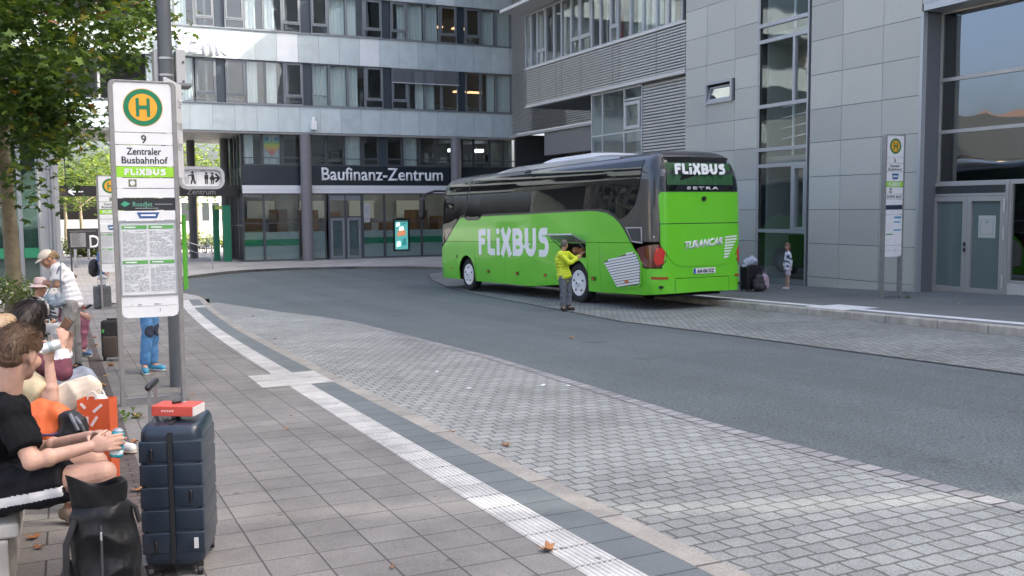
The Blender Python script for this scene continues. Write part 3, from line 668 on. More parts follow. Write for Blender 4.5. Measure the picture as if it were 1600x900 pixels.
def panels(ys, skip=()):
    for ya, yb in zip(ys, ys[1:]):
        for za, zz in zip(rowz, rowz[1:]):
            lo, hi = min(ya, yb), max(ya, yb)
            hit = [s_ for s_ in skip if lo < s_[1] - .05 and hi > s_[0] + .05 and za < s_[3] - .05 and zz > s_[2] + .05]
            b.m = random.choice([0, 0, 1, 2])
            segs = [(lo, hi, za, zz)]
            if hit:
                s_ = hit[0]; segs = []
                if za < s_[2]: segs.append((lo, hi, za, s_[2] + .007))
                if zz > s_[3]: segs.append((lo, hi, s_[3] - .007, zz))
            for (l, h, c, d) in segs:
                if d - c > .03: b.box(XW, XW + .03, l + .007, h - .007, c + .007, d - .007)
swy0, swy1 = onX(1146, 140, XW).y, onX(1104, 140, XW).y
swz0, swz1 = onX(1105, 164, XW).z, onX(1105, 130, XW).z
panels(sorted(ycol)); b.build('stone_cladding', PAN, office); b = MB(); panels(sorted(ycol2), [(swy0 + .08, swy1 - .08, swz0, swz1)])
b.build('stone_cladding', PAN, office)
Y0p, Y1p = ycol[0], ycol[-1]; Y2p, Y3p = ycol2[0], ycol2[-1]
b = MB(); jm = mat('joint_dark', (0.035, 0.035, 0.036), 0.9)
b.box(XW + .031, XW + .3, Y0p, Y1p, -1.6, 25)
b.box(XW + .031, XW + .3, Y2p, swy0, -1.6, 25); b.box(XW + .031, XW + .3, swy1, Y3p, -1.6, 25); b.box(XW + .031, XW + .3, swy0, swy1, -1.6, swz0); b.box(XW + .031, XW + .3, swy0, swy1, swz1, 25)
b.build('backing', jm, office)
b = MB()                                                # roof, far walls: shade the street; near part cut low for sun streaks
b.box(XW + .31, XW + 14, 18.6, Y3p, 22.9, 23.2); b.box(XW + 13.8, XW + 14, 18.6, Y3p, -1.6, 22.9); b.box(XW + .31, XW + 13.8, 18.6, 18.8, 11.2, 22.9); b.box(XW, XW + 14, -14, 18.59, 10.9, 11.15); b.box(XW + 13.8, XW + 14, -14, 18.59, -1.6, 10.89); b.box(XW + .31, XW + 13.79, -14, -13.8, -1.6, 10.89); b.box(XW + .31, XW + 14, Y3p - .2, Y3p, 11, 22.9)
b.build('roof', mat('roof_grey', (0.2, 0.2, 0.2), 0.9), office)
b = MB()
for zf in (-0.55, 3.3, 7.1, 10.9, 14.7): b.box(XW + .32, XW + 6, Y1p, Y3p, zf - .25, zf)
b.box(XW + 5.8, XW + 6, 5, Y3p, -1, 22.9); b.box(XW + .33, XW + 6, Y1p - .02, Y1p + .06, -1, 22.9); b.box(XW + .33, XW + 6, Y2p - .06, Y2p + .02, -1, 22.9)
b.build('inner_walls', mat('stair_room', (0.34, 0.36, 0.33), 0.9), office)
b = MB(); b.box(XW + 1.9, XW + 2.0, Y1p, Y2p, -1, 22.9); b.build('stair_back_wall', mat('stair_pale_green', (0.62, 0.68, 0.63), 0.9, var=.08, scale=.8), office)  # pale wall set close behind the panes to brighten the stairwell
# small tilted window
AF = mat('pale_window_metal', (0.36, 0.375, 0.385), 0.45, 0.5)
o = Vector((XW + .02, swy1, swz0)); wd, h = swy1 - swy0, swz1 - swz0
b = MB(); frame_rect(b, o, EY, BZ, NX, 0, wd, 0, h, .09, .10); f = b.build('window', AF, office)
b = MB(); q = Matrix.Rotation(R(-14), 3, Vector((0, 1, 0)))
ez2 = (BZ * math.cos(R(13)) + NX * -math.sin(R(13)))
frame_rect(b, o + NX * .05, EY, ez2, NX, .11, wd - .11, .10, h - .14, .06, .05); sa = b.build('sash', AF, f)
b = MB(); bar_rect(b, o + NX * .05, EY, ez2, NX, .16, wd - .16, .16, h - .19, .01, .02); b.build('pane', glass('mirror_glass', (0.35, 0.45, 0.43), 2.2), sa)
b = MB(); b.box(XW + .3, XW + .32, swy0, swy1, swz0, swz1); b.build('reveal', ROOMD, f)  # flat plate closing the opening, room shade put into its colour
# stair window strip
sy1, sy0 = onX(1186.5, 160, XW + .08).y, onX(1266, 160, XW + .08).y
zc = [gz(23) + .1] + [onX(1266, y, XW + .08).z for y in (361, 255, 228, 157, 50, 24, -60, -90)]
zc = [-.75, onX(1240, 361.5, XW).z, onX(1240, 256.5, XW).z, onX(1240, 230, XW).z, onX(1240, 159.5, XW).z, onX(1240, 54, XW).z, onX(1240, 28, XW).z, 9.35, 10.0, 13.0, 13.6, 16.6, 17.2, 22.9]
wd = sy1 - sy0; ys_ = (sy1 - onX(1240, 310, XW + .08).y)
for k, (za, zz) in enumerate(zip(zc, zc[1:])):
    o = Vector((XW + .12, sy1, za)); h = zz - za
    b = MB(); frame_rect(b, o, EY, BZ, NX, 0, wd, 0.0, h, .055, .13)
    if k in (1, 4, 8, 10): bar_rect(b, o, EY, BZ, NX, ys_ - .05, ys_ + .05, .055, h - .055, 0, .12)
    if k == 1: frame_rect(b, o + NX * .02, EY, BZ, NX, ys_ + .06, wd - .06, .06, h - .06, .07, .12)
    f = b.build('stair_window', AF, office)
    b = MB(); bar_rect(b, o, EY, BZ, NX, .04, wd - .04, .04, h - .04, .05, .06); b.build('pane', GLASS, f)
b = MB()                                                # things behind: doorway, stair rail, white counter
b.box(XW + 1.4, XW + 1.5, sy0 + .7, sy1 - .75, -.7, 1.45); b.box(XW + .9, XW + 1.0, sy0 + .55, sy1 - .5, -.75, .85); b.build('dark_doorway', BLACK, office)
b = MB()
for k in range(6): b.bar((XW + .9, sy0, 3.4 + k * .33), (XW + .9, sy1, 3.2 + k * .33), .035)
b.bar((XW + .85, sy1 - .7, 2.0), (XW + .85, sy1 - .72, 8.5), .06); b.build('stair_rail', mat('stair_white', (0.7, 0.72, 0.7), 0.5), office)
# portal: metal edge, reveal, recessed glazing
XP = XW + .62
b = MB(); b.box(XW - .05, XW + .10, Y0p - .10, Y0p - .012, -1.2, 6.62); b.build('portal_edge', mat('portal_metal', (0.40, 0.415, 0.42), 0.4, 0.4), office)
b = MB(); b.box(XW + .10, XW + .75, Y0p - .09, Y0p - .016, -1.2, 6.6); b.build('portal_reveal', mat('reveal_grey', (0.135, 0.14, 0.15), 0.45), office)
b = MB(); b.box(XW - .06, XP + .02, 4.0, Y0p - .10, 6.63, 6.80); b.build('portal_head', mat('portal_metal', (0.40, 0.415, 0.42), 0.4, 0.4), office)
b = MB()
for k in range(10): b.box(XW - .02 + .012 * (k % 2), XW + .3, 4.0, Y0p - .03, 6.82 + k * .16, 6.96 + k * .16)
b.build('fascia_louvre', mat('louvre_metal', (0.40, 0.40, 0.40), 0.45, 0.4), office)
b = MB(); b.box(XW, XW + .3, -14, Y0p - .03, 8.5, 10.89); b.box(XW, XW + .3, -14, 4.0, -.5, 8.5); b.build('upper_wall', PAN[0], office)
def py(px, pyy): return onX(px, pyy, XP).y
yl = Y0p - .10; zt = [-.75, onX(1460, 287, XP).z, onX(1460, 208, XP).z, onX(1460, 128, XP).z, 6.62]
PG = glass('portal_glass', (0.42, 0.50, 0.47), 1.7)
FP = mat('portal_frame', (0.37, 0.36, 0.335), 0.45, 0.35)
ydoor0, ydoor1 = py(1575, 400), py(1458, 400)
for k in range(1, 4):
    o = Vector((XP + .05, yl, zt[k])); b = MB(); h = zt[k + 1] - zt[k]
    frame_rect(b, o, EY, BZ, NX, 0, 6.9, 0, h, .045, .10); f = b.build('portal_window', FP, office)
    b = MB(); bar_rect(b, o, EY, BZ, NX, .03, 6.87, .03, h - .03, .04, .05); b.build('pane', PG, f)
    o = o + EY * 6.9; b = MB(); frame_rect(b, o, EY, BZ, NX, 0, 6.0, 0, h, .045, .10); f = b.build('portal_window', FP, office)
    b = MB(); bar_rect(b, o, EY, BZ, NX, .03, 5.97, .03, h - .03, .04, .05); b.build('pane', PG, f)
# side lights right of the door
o = Vector((XP + .05, ydoor0 - .02, -.75)); b = MB(); hh = zt[1] + .75
frame_rect(b, o, EY, BZ, NX, 0, 1.6, .62, hh, .06, .10); bar_rect(b, o, EY, BZ, NX, .52, .58, .62, hh, 0, .09)
f = b.build('side_light', FP, office)
b = MB(); bar_rect(b, o, EY, BZ, NX, .04, 1.56, .66, hh - .04, .03, .04); b.build('pane', PG, f)
b = MB(); bar_rect(b, o, EY, BZ, NX, 0, 6, 0, .615, -.02, .09); bar_rect(b, o, EY, BZ, NX, 1.61, 9, .62, hh, -.02, .09); b.build('stone_plinth', PAN[0], office)
# door with louvre above
dz0 = gz((ydoor0 + ydoor1) / 2) + RP + .01; dzt = onX(1513, 306, XP).z
do = Vector((XP + .03, ydoor1, dz0)); dw = ydoor1 - ydoor0; dh = dzt - dz0
b = MB(); frame_rect(b, do, EY, BZ, NX, -.07, dw + .02, -.06, zt[1] - dz0, .075, .12); bar_rect(b, do, EY, BZ, NX, 0, dw - .05, dh, dh + .06, 0, .11)
dd = b.build('double_door', FP, office)
b = MB(); n = 6; lh = (zt[1] - dz0 - .08) - (dh + .07)
for k in range(n):
    z0_ = dh + .07 + lh * k / n
    b.add([do + EY * .02 + BZ * z0_ + NX * .11, do + EY * (dw - .07) + BZ * z0_ + NX * .11, do + EY * (dw - .07) + BZ * (z0_ + lh / n * .9) + NX * .03, do + EY * .02 + BZ * (z0_ + lh / n * .9) + NX * .03], [(0, 1, 2, 3)])
b.build('vent_louvre', mat('portal_frame_b', (0.36, 0.36, 0.35), 0.45, 0.45), dd)
for k in (0, 1):
    xa = .01 + k * (dw / 2 - .03); xb = xa + dw / 2 - .035
    b = MB(); frame_rect(b, do, EY, BZ, NX, xa, xb, .0, dh - .01, .125, .13); d = b.build('door_leaf', FP, dd)
    b = MB(); bar_rect(b, do, EY, BZ, NX, xa + .11, xb - .11, .1, dh - .11, .05, .06); b.build('pane', mat('satin_glass', (0.115, 0.15, 0.145), 0.10, spec=.7), d)
    b = MB(); hx_ = xa + .0 if k == 0 else xb
    for zz in (.35, dh * .62, dh * .9): b.cyl(do + EY * hx_ + BZ * (zz - .16) + NX * .15, do + EY * hx_ + BZ * (zz + .16) + NX * .15, .022, 8)
    b.build('hinge', mat('pale_hinge', (0.55, 0.55, 0.54), 0.35, 0.5), d)
    if k == 1:
        b = MB(); bar_rect(b, do, EY, BZ, NX, xa - .055, xa - .015, 1.02, 1.12, .13, .17); bar_rect(b, do, EY, BZ, NX, xa - .055, xa - .015, 1.16, 1.26, .13, .17); b.build('handle', BLACK, d)
        b = MB(); bar_rect(b, do, EY, BZ, NX, xa + .30, xa + .78, 1.38, 1.93, .063, .072); s_ = b.build('notice_board', mat('notice_metal', (0.50, 0.50, 0.47), 0.4, .3), d)
        b = MB(); frame_rect(b, do, EY, BZ, NX, xa + .36, xa + .72, 1.46, 1.83, .012, .078); bar_rect(b, do, EY, BZ, NX, xa + .5, xa + .58, 1.74, 1.80, .073, .08); b.build('notice_print', GREYINK, s_)
b = MB(); b.box(XP + .6, XP + .7, 4, yl, -1, 2.28); b.build('lobby_wall', mat('lobby_dark', (0.12, 0.135, 0.13), 0.8), office)
b = MB(); b.box(XP + 2.6, XP + 2.7, 4, yl, 2.2, 6.7); b.build('hall_wall', mat('hall_grey', (0.30, 0.34, 0.33), 0.8), office)

# ------------------------------------------------------------------ louvred wing beyond, overhanging the lane
wing = thing('louvred_office', 'office wing clad in grey metal louvres overhanging the lane behind the bus', 'building', (XW, 35, gz(35) + .1))
yA, yB_ = Y3p + .005, onX(822.5, 120, XW).y
zL0, zL1 = onX(1069, 110, XW).z + .06, onX(1069, 36, XW).z
SLM = mat('louvre_slats', (0.40, 0.39, 0.36), 0.5, 0.35, var=.06, scale=2)
def louvre(y0, y1, z0, z1, x, cuts, name='louvre', par=wing, pitch=.105):
    b = MB(); ys = [y0] + cuts + [y1]
    for a, c in zip(ys, ys[1:]):
        a, c = min(a, c) + .015, max(a, c) - .015; z = z0
        while z < z1 - pitch * .6:
            zt_ = z + pitch * .62
            b.add([(x, a, z), (x, c, z), (x + .012, c, zt_), (x + .012, a, zt_), (x + .055, a, zt_ + .01), (x + .055, c, zt_ + .01)], [(0, 3, 2, 1)[::-1], (3, 4, 5, 2)[::-1]]); b.add([(x, a, z), (x, c, z), (x + .055, c, z - .012), (x + .055, a, z - .012)], [(0, 1, 2, 3)])
            z += pitch
    b.build(name, SLM, par)
    b = MB(); b.box(x + .07, x + .2, min(y0, y1), max(y0, y1), z0, z1); b.build('louvre_backing', mat('louvre_back_grey', (0.13, 0.13, 0.125), .8), par)  # even grey backing, keeps the slat contrast low
cy = [onX(px, 100, XW).y for px in (842, 868, 877, 907, 957, 967, 1025)]
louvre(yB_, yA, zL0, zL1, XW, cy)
b = MB(); b.box(XW - .03, XW + .25, yA, yB_ + .02, zL1 + .01, zL1 + .09); b.box(XW - .05, XW + .2, yA + .005, yB_ + .03, zL0 - .16, zL0 - .03); b.build('metal_trim', mat('pale_trim', (0.52, 0.515, 0.50), 0.45, .3), wing)
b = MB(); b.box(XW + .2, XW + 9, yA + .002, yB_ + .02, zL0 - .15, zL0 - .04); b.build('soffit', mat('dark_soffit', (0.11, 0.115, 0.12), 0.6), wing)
# ribbon glazing
rz0, rz1 = zL1 + .1, zL1 + 2.55
rp = [823, 832, 842, 855, 868, 880, 895, 909, 927, 941, 957, 968, 988, 1008, 1029, 1047, 1070]
kinds = 'gcogcgoowgogcclgoc'
for k, (a, c) in enumerate(zip(rp, rp[1:])):
    ya_, yb_ = onX(a, 40, XW + .12).y, onX(c, 40, XW + .12).y; wd_ = ya_ - yb_
    o = Vector((XW + .12, ya_, rz0)); b = MB(); h = rz1 - rz0
    frame_rect(b, o, EY, BZ, NX, .006, wd_ - .006, 0, h, .055, .10)
    if kinds[k] == 'o': bar_rect(b, o, EY, BZ, NX, .05, wd_ - .05, .55, .64, 0, .1); frame_rect(b, o + NX * .03, EY, BZ, NX, .06, wd_ - .06, .64, h - .05, .05, .09)
    f = b.build('window', mat('wing_frame', (0.40, 0.42, 0.43), 0.45, .4), wing)
    b = MB(); bar_rect(b, o, EY, BZ, NX, .04, wd_ - .04, .04, h - .04, .03, .04); b.build('pane', GLASS, f)
    if kinds[k] in 'cl': curtain(o, EY, BZ, NX, .05, wd_ - .05, .05, h - .05, -.25, f, mat('cream_blind', (0.55, 0.55, 0.50), 0.9))
b = MB(); b.box(XW + .4, XW + .5, onX(950, 40, XW).y, onX(958, 40, XW).y, rz0, rz0 + 1.1); b.build('red_folder_rack', mat('dull_red', (0.30, 0.05, 0.04), 0.7), wing)
b = MB(); b.box(XW + 4, XW + 4.2, yA, yB_, rz0 - .3, 19.2); b.box(XW + .2, XW + 9, yA, yB_, rz0 - .12, rz0 - .02); b.box(XW + .2, XW + 9, yA, yB_, rz1 + .1, rz1 + .3); b.box(XW + .2, XW + 4, yB_ - .15, yB_, zL0, 19.2)
for yy in (31, 34, 37.5): b.box(XW + .3, XW + 4, yy, yy + .1, rz0, rz1)
b.build('inner_walls', mat('wing_room', (0.30, 0.31, 0.30), 0.9, var=.2, scale=.6), wing)
b = MB(); b.box(XW - 1.15, XW + .3, yA + 3.5, yB_ + .45, rz1 + .06, rz1 + .2); b.build('sun_shelf', mat('pale_trim', (0.52, 0.515, 0.50), 0.45, .3), wing)
louvre(yB_, yA, rz1 + .35, rz1 + 2.2, XW, cy, pitch=.16)
b = MB(); b.box(XW, XW + .2, yA, yB_, rz1 + 2.3, 17.2); b.build('upper_glazing', GLASSD, wing)
b = MB(); b.box(XW - .05, XW + 14, yA, 53.3, 19.0, 19.4); b.box(XW, XW + .3, yA, yB_, 17.25, 18.99); b.box(XW + 13.8, XW + 14, yA, 53.3, -1, 19); b.build('roof', mat('roof_grey', (0.2, 0.2, 0.2), 0.9), wing)
# glazed bay and louvre below the overhang
XG = XW + .18
ya_, yb_ = onX(924, 200, XG).y, onX(1003.5, 200, XG).y; y75 = onX(975, 200, XG).y; y40 = onX(941, 200, XG).y
zgl0 = -1.0; zgl1 = zL0 - .17
o = Vector((XG + .08, ya_, zgl0)); wd_ = ya_ - yb_; h = zgl1 - zgl0
b = MB(); frame_rect(b, o, EY, BZ, NX, 0, wd_, 0, h, .06, .09)
zm = onX(975, 207, XG).z - zgl0; zn = onX(975, 157, XG).z - zgl0
for v in (ya_ - y40, ya_ - y75): bar_rect(b, o, EY, BZ, NX, v - .03, v + .03, .06, h - .06, .0, .085)
bar_rect(b, o, EY, BZ, NX, .06, wd_ - .06, zm - .03, zm + .03, .0, .08); bar_rect(b, o, EY, BZ, NX, ya_ - y75, wd_ - .06, zn - .03, zn + .03, 0, .08); bar_rect(b, o, EY, BZ, NX, .06, wd_ - .06, 1.2, 1.27, .0, .08)
frame_rect(b, o + NX * .03, EY, BZ, NX, ya_ - y75 + .1, wd_ - .1, zm + .1, zn - .1, .12, .11)
f = b.build('stair_glazing', mat('wing_frame_b', (0.44, 0.46, 0.47), 0.45, .4), wing)
b = MB(); bar_rect(b, o, EY, BZ, NX, .04, wd_ - .04, .04, h - .04, .03, .04); b.build('pane', GLASS, f)
b = MB(); b.box(XG + 2.2, XG + 2.3, yb_ - .1, ya_ + .02, -1, zgl1); b.box(XG + .12, XG + 2.2, ya_ - .02, ya_ + .06, -1, zgl1); b.build('stair_wall', mat('stair_pale', (0.48, 0.52, 0.51), 0.9), wing)
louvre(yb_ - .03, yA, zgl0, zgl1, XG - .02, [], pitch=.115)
# the part that joins the bank
XK = 25.0
kz0, kz1 = onX(812, 209, XK).z, onX(840, 172, XK).z
yk = onX(925, 180, XK).y
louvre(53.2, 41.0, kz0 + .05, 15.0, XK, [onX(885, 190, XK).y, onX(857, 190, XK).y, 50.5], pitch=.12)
b = MB(); b.box(XK - .08, XK + .2, 40.5, 53.25, kz0 - .17, kz0 - .02); b.build('metal_trim', mat('pale_trim', (0.52, 0.515, 0.50), 0.45, .3), wing)
b = MB(); b.box(XK + .1, XK + .4, 40.5, onX(848, 205, XK).y, kz0 - 1.45, kz0 - .18); b.build('grey_beam', mat('beam_grey', (0.20, 0.20, 0.20), 0.6), wing)
b = MB(); b.box(XK + 3.5, XK + 3.7, 38, 53.2, -1.2, kz0); b.box(XK + .2, XK + 3.5, 53.0, 53.2, -1.2, kz0); b.build('passage_wall', ROOMD, wing)  # walls coloured near-black so the passage reads as shade
b = MB(); b.box(XK + 3.3, XK + 3.45, 46.2, 46.8, 3.1, 4.1); b.box(XK + 3.3, XK + 3.45, 43.0, 43.5, 2.5, 4.0); b.build('glow_opening', mat('daylight_glow', (0.75, 0.74, 0.68), 0.6, emit=.5), wing)  # boxes glow by themselves in place of daylight beyond the passage

# ================================================================== PASSAGE, LEFT PAVILION AND WHAT LIES BEYOND
YP = 40.0
pav = thing('glass_pavilion', 'glass pavilion with green stripe and grey end wall behind the plane tree', 'building', (-2, YP, gz(40) + .12))
x92 = onY(92, 300, YP).x; x60 = onY(62, 300, YP).x; zb_ = gz(40) + .117
edges = [-60, -20, 8, 30, 60]
for a, c in zip(edges, edges[1:]):
    xa, xb = onY(a, 300, YP).x, onY(c, 300, YP).x
    f = glass_bay(xa, xb, zb_, 4.5, YP, pav, hbars=(2.9,), t=.07, fr_m=FR, pane=GLASSD)
    b = MB(); b.box(xa + .06, xb - .06, YP - .10, YP - .095, zb_ + 1.05, zb_ + 1.42); b.build('green_stripe', GB, f)
    b = MB(); b.box(xa + .06, xb - .06, YP + .02, YP + .025, zb_ + .1, zb_ + 2.2); b.build('frosting', mat('frost_pale', (0.42, 0.50, 0.50), .4), f)
b = MB()
for k in range(3): b.box(x60, x92, YP - .02, YP + .3, zb_ + 1.75 * k + .01, zb_ + 1.75 * (k + 1) - .01)
b.build('clad_pier', mat('pier_grey', (0.30, 0.315, 0.33), 0.55), pav)
b = MB(); b.box(x60 - 12, x92 + .1, YP - .25, YP + 8, 4.5, 4.9); b.box(x60 - 12, x92 + .05, YP - .05, YP + 8, 4.91, 7.0); b.build('roof_fascia', mat('fascia_grey', (0.13, 0.14, 0.145), 0.5), pav)
b = MB(); b.box(x60 - 12, x92, YP + 5, YP + 5.2, zb_, 4.5); b.build('inner_walls', mat('pav_room', (0.30, 0.34, 0.33), .9, var=.2, scale=.7), pav)
for px in (76, 82): b = MB(); b.cyl((onY(px, 300, YP - .3).x, YP - .3, zb_), (onY(px, 300, YP - .3).x, YP - .3, 4.5), .07, 12); b.build('downpipe', FR, pav, smooth=40)
# black fascia board across the passage
t = thing('overhead_sign', 'dark board with white arrow hung across the passage beside the bank', 'sign', (4, 55, 3))
xa, xb = onY(93, 299, 55).x, onY(379, 300, 55).x; z0_, z1_ = onY(140, 307, 55).z, onY(140, 292, 55).z
b = MB(); b.box(xa, xb, 54.9, 55.1, z0_, z1_ + .05); b.build('board', mat('board_black', (0.02, 0.018, 0.017), 0.5), t)
b = MB(); ax, az = onY(117, 299, 54.9).x, (z0_ + z1_) / 2
b.bar((ax - .25, 54.88, az), (ax + .4, 54.88, az), .03, .07); b.bar((ax - .3, 54.88, az), (ax - .05, 54.88, az + .17), .03, .07); b.bar((ax - .3, 54.88, az), (ax - .05, 54.88, az - .17), .03, .07); b.build('arrow', mat('white_letters', (0.82, 0.84, 0.86), 0.4), t)
text_mesh('lettering', 'Zentrum', .42, mat('faint_letters', (0.30, 0.28, 0.27), 0.6), t, (onY(292, 299, 54.89).x, 54.89, z0_ + .1), (1, 0, 0), (0, 0, 1), .02)
for xx in (xa + .3, xb - .4): b = MB(); b.cyl((xx, 55, z1_), (xx, 55, 5.95), .025, 8); b.build('hanger', DARK, t)
# green and yellow steel portals
for (pa, pb, yy, lab) in [(335, 355, 56.2, 'green steel portal frame nearer the corner of the bank glazing')]:
    t = thing('steel_portal', lab, 'portal', (onY(345, 380, yy).x, yy, zb_))
    xa, xb = onY(pa + 3, 350, yy).x, onY(pb - 1, 350, yy - 1).x; zt_ = onY(345, 321, yy).z
    b = MB(); b.box(xa - .16, xa + .16, yy, yy + .3, zg - .1, zt_); b.build('post', mat('portal_green', (0.01, 0.17, 0.085), 0.4), t)
    b = MB(); b.box(xb - .2, xb + .2, yy - 1.2, yy - .9, zg - .1, zt_); b.build('post', mat('portal_green', (0.01, 0.17, 0.085), 0.4), t)
    b = MB(); b.bar((xa, yy + .1, zt_ - .12), (xb, yy - 1.05, zt_ - .12), .2); b.build('crossbar', mat('portal_lime', (0.35, 0.5, 0.05), 0.4), t)
# ================================================================== THE COACH
YAW, PIT = -0.0442, 0.0235
_fw = Vector((math.sin(YAW), math.cos(YAW), -PIT)).normalized(); _rt = Vector((math.cos(YAW), -math.sin(YAW), 0)); _up = _rt.cross(_fw)
BO = Vector((12.571, 18.877, -0.729 + 0.03))
BM_ = Matrix(((_rt.x, _fw.x, _up.x, BO.x), (_rt.y, _fw.y, _up.y, BO.y), (_rt.z, _fw.z, _up.z, BO.z), (0, 0, 0, 1)))
BM_ = BM_ @ Matrix.Translation((1.2, 4.5, 0)) @ Matrix.Scale(1.022, 4) @ Matrix.Translation((-1.2, -4.5, 0))
bus = thing('coach', 'bright green and grey touring coach standing at the right kerb with an open side hatch', 'coach', mat=BM_)
BW, BLn, BH = 2.55, 13.1, 3.74
# plan outline of the left half, from the middle of the tail to the middle of the nose
_pl = [(1.275, -0.05), (0.8, -0.045), (0.45, -0.015)]
for k in range(9):
    a = math.pi / 2 * k / 8; _pl.append((0.32 - 0.32 * math.sin(a), 0.32 - 0.32 * math.cos(a)))
_pl += [(0.0, 0.6 + 0.8 * k) for k in range(15)]
for k in range(1, 13):
    a = math.pi / 2 * k / 12; _pl.append((0.85 - 0.85 * math.cos(a), 12.05 + 0.95 * math.sin(a)))
_pl.append((1.275, 13.08))
_cu = [0.0]
for p, q in zip(_pl, _pl[1:]): _cu.append(_cu[-1] + math.hypot(q[0] - p[0], q[1] - p[1]))
_i0 = _pl.index((0.0, 0.6)); _u0 = _cu[_i0] - 0.6
_cu = [c - _u0 for c in _cu]
UMIN, UMAX = _cu[0], _cu[-1]
XIN = lerp_tab([(0.3, 0.05), (0.5, 0.0), (2.6, 0.0), (3.1, 0.03), (3.35, 0.09), (3.5, 0.16), (3.6, 0.25), (3.67, 0.38), (3.72, 0.62), (3.745, 1.0), (3.75, 1.2)])
def bus_p(u, z, off=0.0, right=False):
    u = min(max(u, UMIN), UMAX); i = 0
    while i < len(_cu) - 2 and _cu[i + 1] < u: i += 1
    t = (u - _cu[i]) / (_cu[i + 1] - _cu[i]); (xa, ya), (xb, yb) = _pl[i], _pl[i + 1]
    x = xa + (xb - xa) * t; y = ya + (yb - ya) * t
    d = Vector((xb - xa, yb - ya)); d.normalize(); n = Vector((-d.y, d.x))
    if u < UMAX - .01 and 0 < i < len(_cu) - 2:
        pa, pb = _pl[i - 1], _pl[i + 2]; d0 = Vector((xb - pa[0], yb - pa[1])).normalized(); d1 = Vector((pb[0] - xa, pb[1] - ya)).normalized(); dd = (d0 * (1 - t) + d1 * t).normalized(); n = Vector((-dd.y, dd.x))
    x += n.x * off; y += n.y * off
    f = max(0, min(1, (y - 10.5) / 2.4)); y -= max(0, z - 1.15) * 0.17 * f * f
    r_ = max(0, min(1, (1.0 - y) / 1.0)); y += max(0, z - 2.75) * 0.13 * r_ * r_
    k = XIN(z); x = x + k * (1 - x / 1.275) if x < 1.275 else x
    y += (k * 0.7 if y > 6 else 0) * -1 * f + (k * 0.6) * r_ if z > 3.2 else 0
    return Vector((BW - x if right else x, y, z))
def skin(name, polys, m, off=0.012, parent=None, right=False, thick=0.03, holes=None, bothmat=None):
    """body panel: outline in (distance along the side, height) laid on the curved body"""
    bm = bmesh.new()
    for pi, pl in enumerate(polys):
        loops = [[Vector((a, c, 0)) for a, c in pl]] + ([[Vector((a, c, 0)) for a, c in h] for h in holes] if holes and pi == 0 else [])
        flat = [p for l in loops for p in l]; vs = [bm.verts.new(p) for p in flat]
        for t in tessellate_polygon(loops):
            try: bm.faces.new([vs[i] for i in t])
            except ValueError: pass
    us = [v.co.x for v in bm.verts]; zs = [v.co.y for v in bm.verts]
    cuts = [c for c in _cu if min(us) < c < max(us)]
    for c in cuts: bmesh.ops.bisect_plane(bm, geom=bm.verts[:] + bm.edges[:] + bm.faces[:], plane_co=(c, 0, 0), plane_no=(1, 0, 0), dist=1e-5)
    for c in [1.2, 2.0, 2.75, 3.0, 3.1, 3.2, 3.27, 3.35, 3.42, 3.5, 3.55, 3.6]:
        if min(zs) < c < max(zs): bmesh.ops.bisect_plane(bm, geom=bm.verts[:] + bm.edges[:] + bm.faces[:], plane_co=(0, c, 0), plane_no=(0, 1, 0), dist=1e-5)
    for v in bm.verts: v.co = bus_p(v.co.x, v.co.y, off, right)
    bmesh.ops.recalc_face_normals(bm, faces=bm.faces)
    c = Vector((1.275, 6.5, 1.8))
    for f in bm.faces:
        q = f.calc_center_median(); ref = Vector((q.x - 1.275, 0, 0)) if 0.6 < q.y < 12 else Vector((0, q.y - 6.5, 0))
        if f.normal.dot(ref) < 0: f.normal_flip()
    me = bpy.data.meshes.new(name); bm.to_mesh(me); bm.free(); me.materials.append(m)
    me.polygons.foreach_set('use_smooth', [True] * len(me.polygons)); me.set_sharp_from_angle(angle=R(30))
    o = bpy.data.objects.new(name, me); COL.objects.link(o); p = parent or bus; o.parent = p; _M[o.name] = _M[p.name]
    so_ = o.modifiers.new('thickness', 'SOLIDIFY'); so_.thickness = thick; so_.offset = -1; es = o.modifiers.new('edges', 'EDGE_SPLIT'); es.split_angle = R(32)
    return o
GREYP = mat('graphite_paint', (0.045, 0.049, 0.054), 0.30, 0.35, coat=0.5, var=0.05, scale=1)
BGL = mat('coach_dark_glass', (0.008, 0.009, 0.009), 0.015, spec=0.4, bump=0.25, bscale=1.1)
BLK = mat('underbody_black', (0.008, 0.008, 0.008), 0.8)
# shell
b = MB(); rings = []
zs = [(0.36, 0.34), (1.60, 0.34), (1.601, 0.0), (2.0, 0), (2.4, 0), (2.75, 0), (3.0, 0), (3.1, 0), (3.2, 0), (3.35, 0), (3.5, 0), (3.6, 0), (3.67, 0), (3.72, 0), (3.745, 0), (3.75, 0)]
for z, ins in zs:
    L_ = [bus_p(c, z, -ins if ins else 0.0) for c in _cu]
    Rr = [Vector((BW - p.x, p.y, p.z)) for p in reversed(L_[1:-1])]
    rings.append(L_ + Rr)
n = len(rings[0]); vs = [p for r_ in rings for p in r_]
b.add(vs, [(i * n + k, i * n + (k + 1) % n, (i + 1) * n + (k + 1) % n, (i + 1) * n + k)[::-1] for i in range(len(rings) - 1) for k in range(n)] + [tuple((len(rings) - 1) * n + k for k in range(n))[::-1], tuple(range(n))])
b.mi = [1 if (i < n * 1 + 0) else 0 for i in range(len(b.f))]
sh = b.build('body', [GREYP, BLK], bus, local=True, smooth=35, fix=True)
def arch(cx, r, z0, a0=180, a1=0, n=14):
    return [(cx + r * math.cos(R(a0 + (a1 - a0) * k / n)), z0 + r * math.sin(R(a0 + (a1 - a0) * k / n))) for k in range(n + 1)]
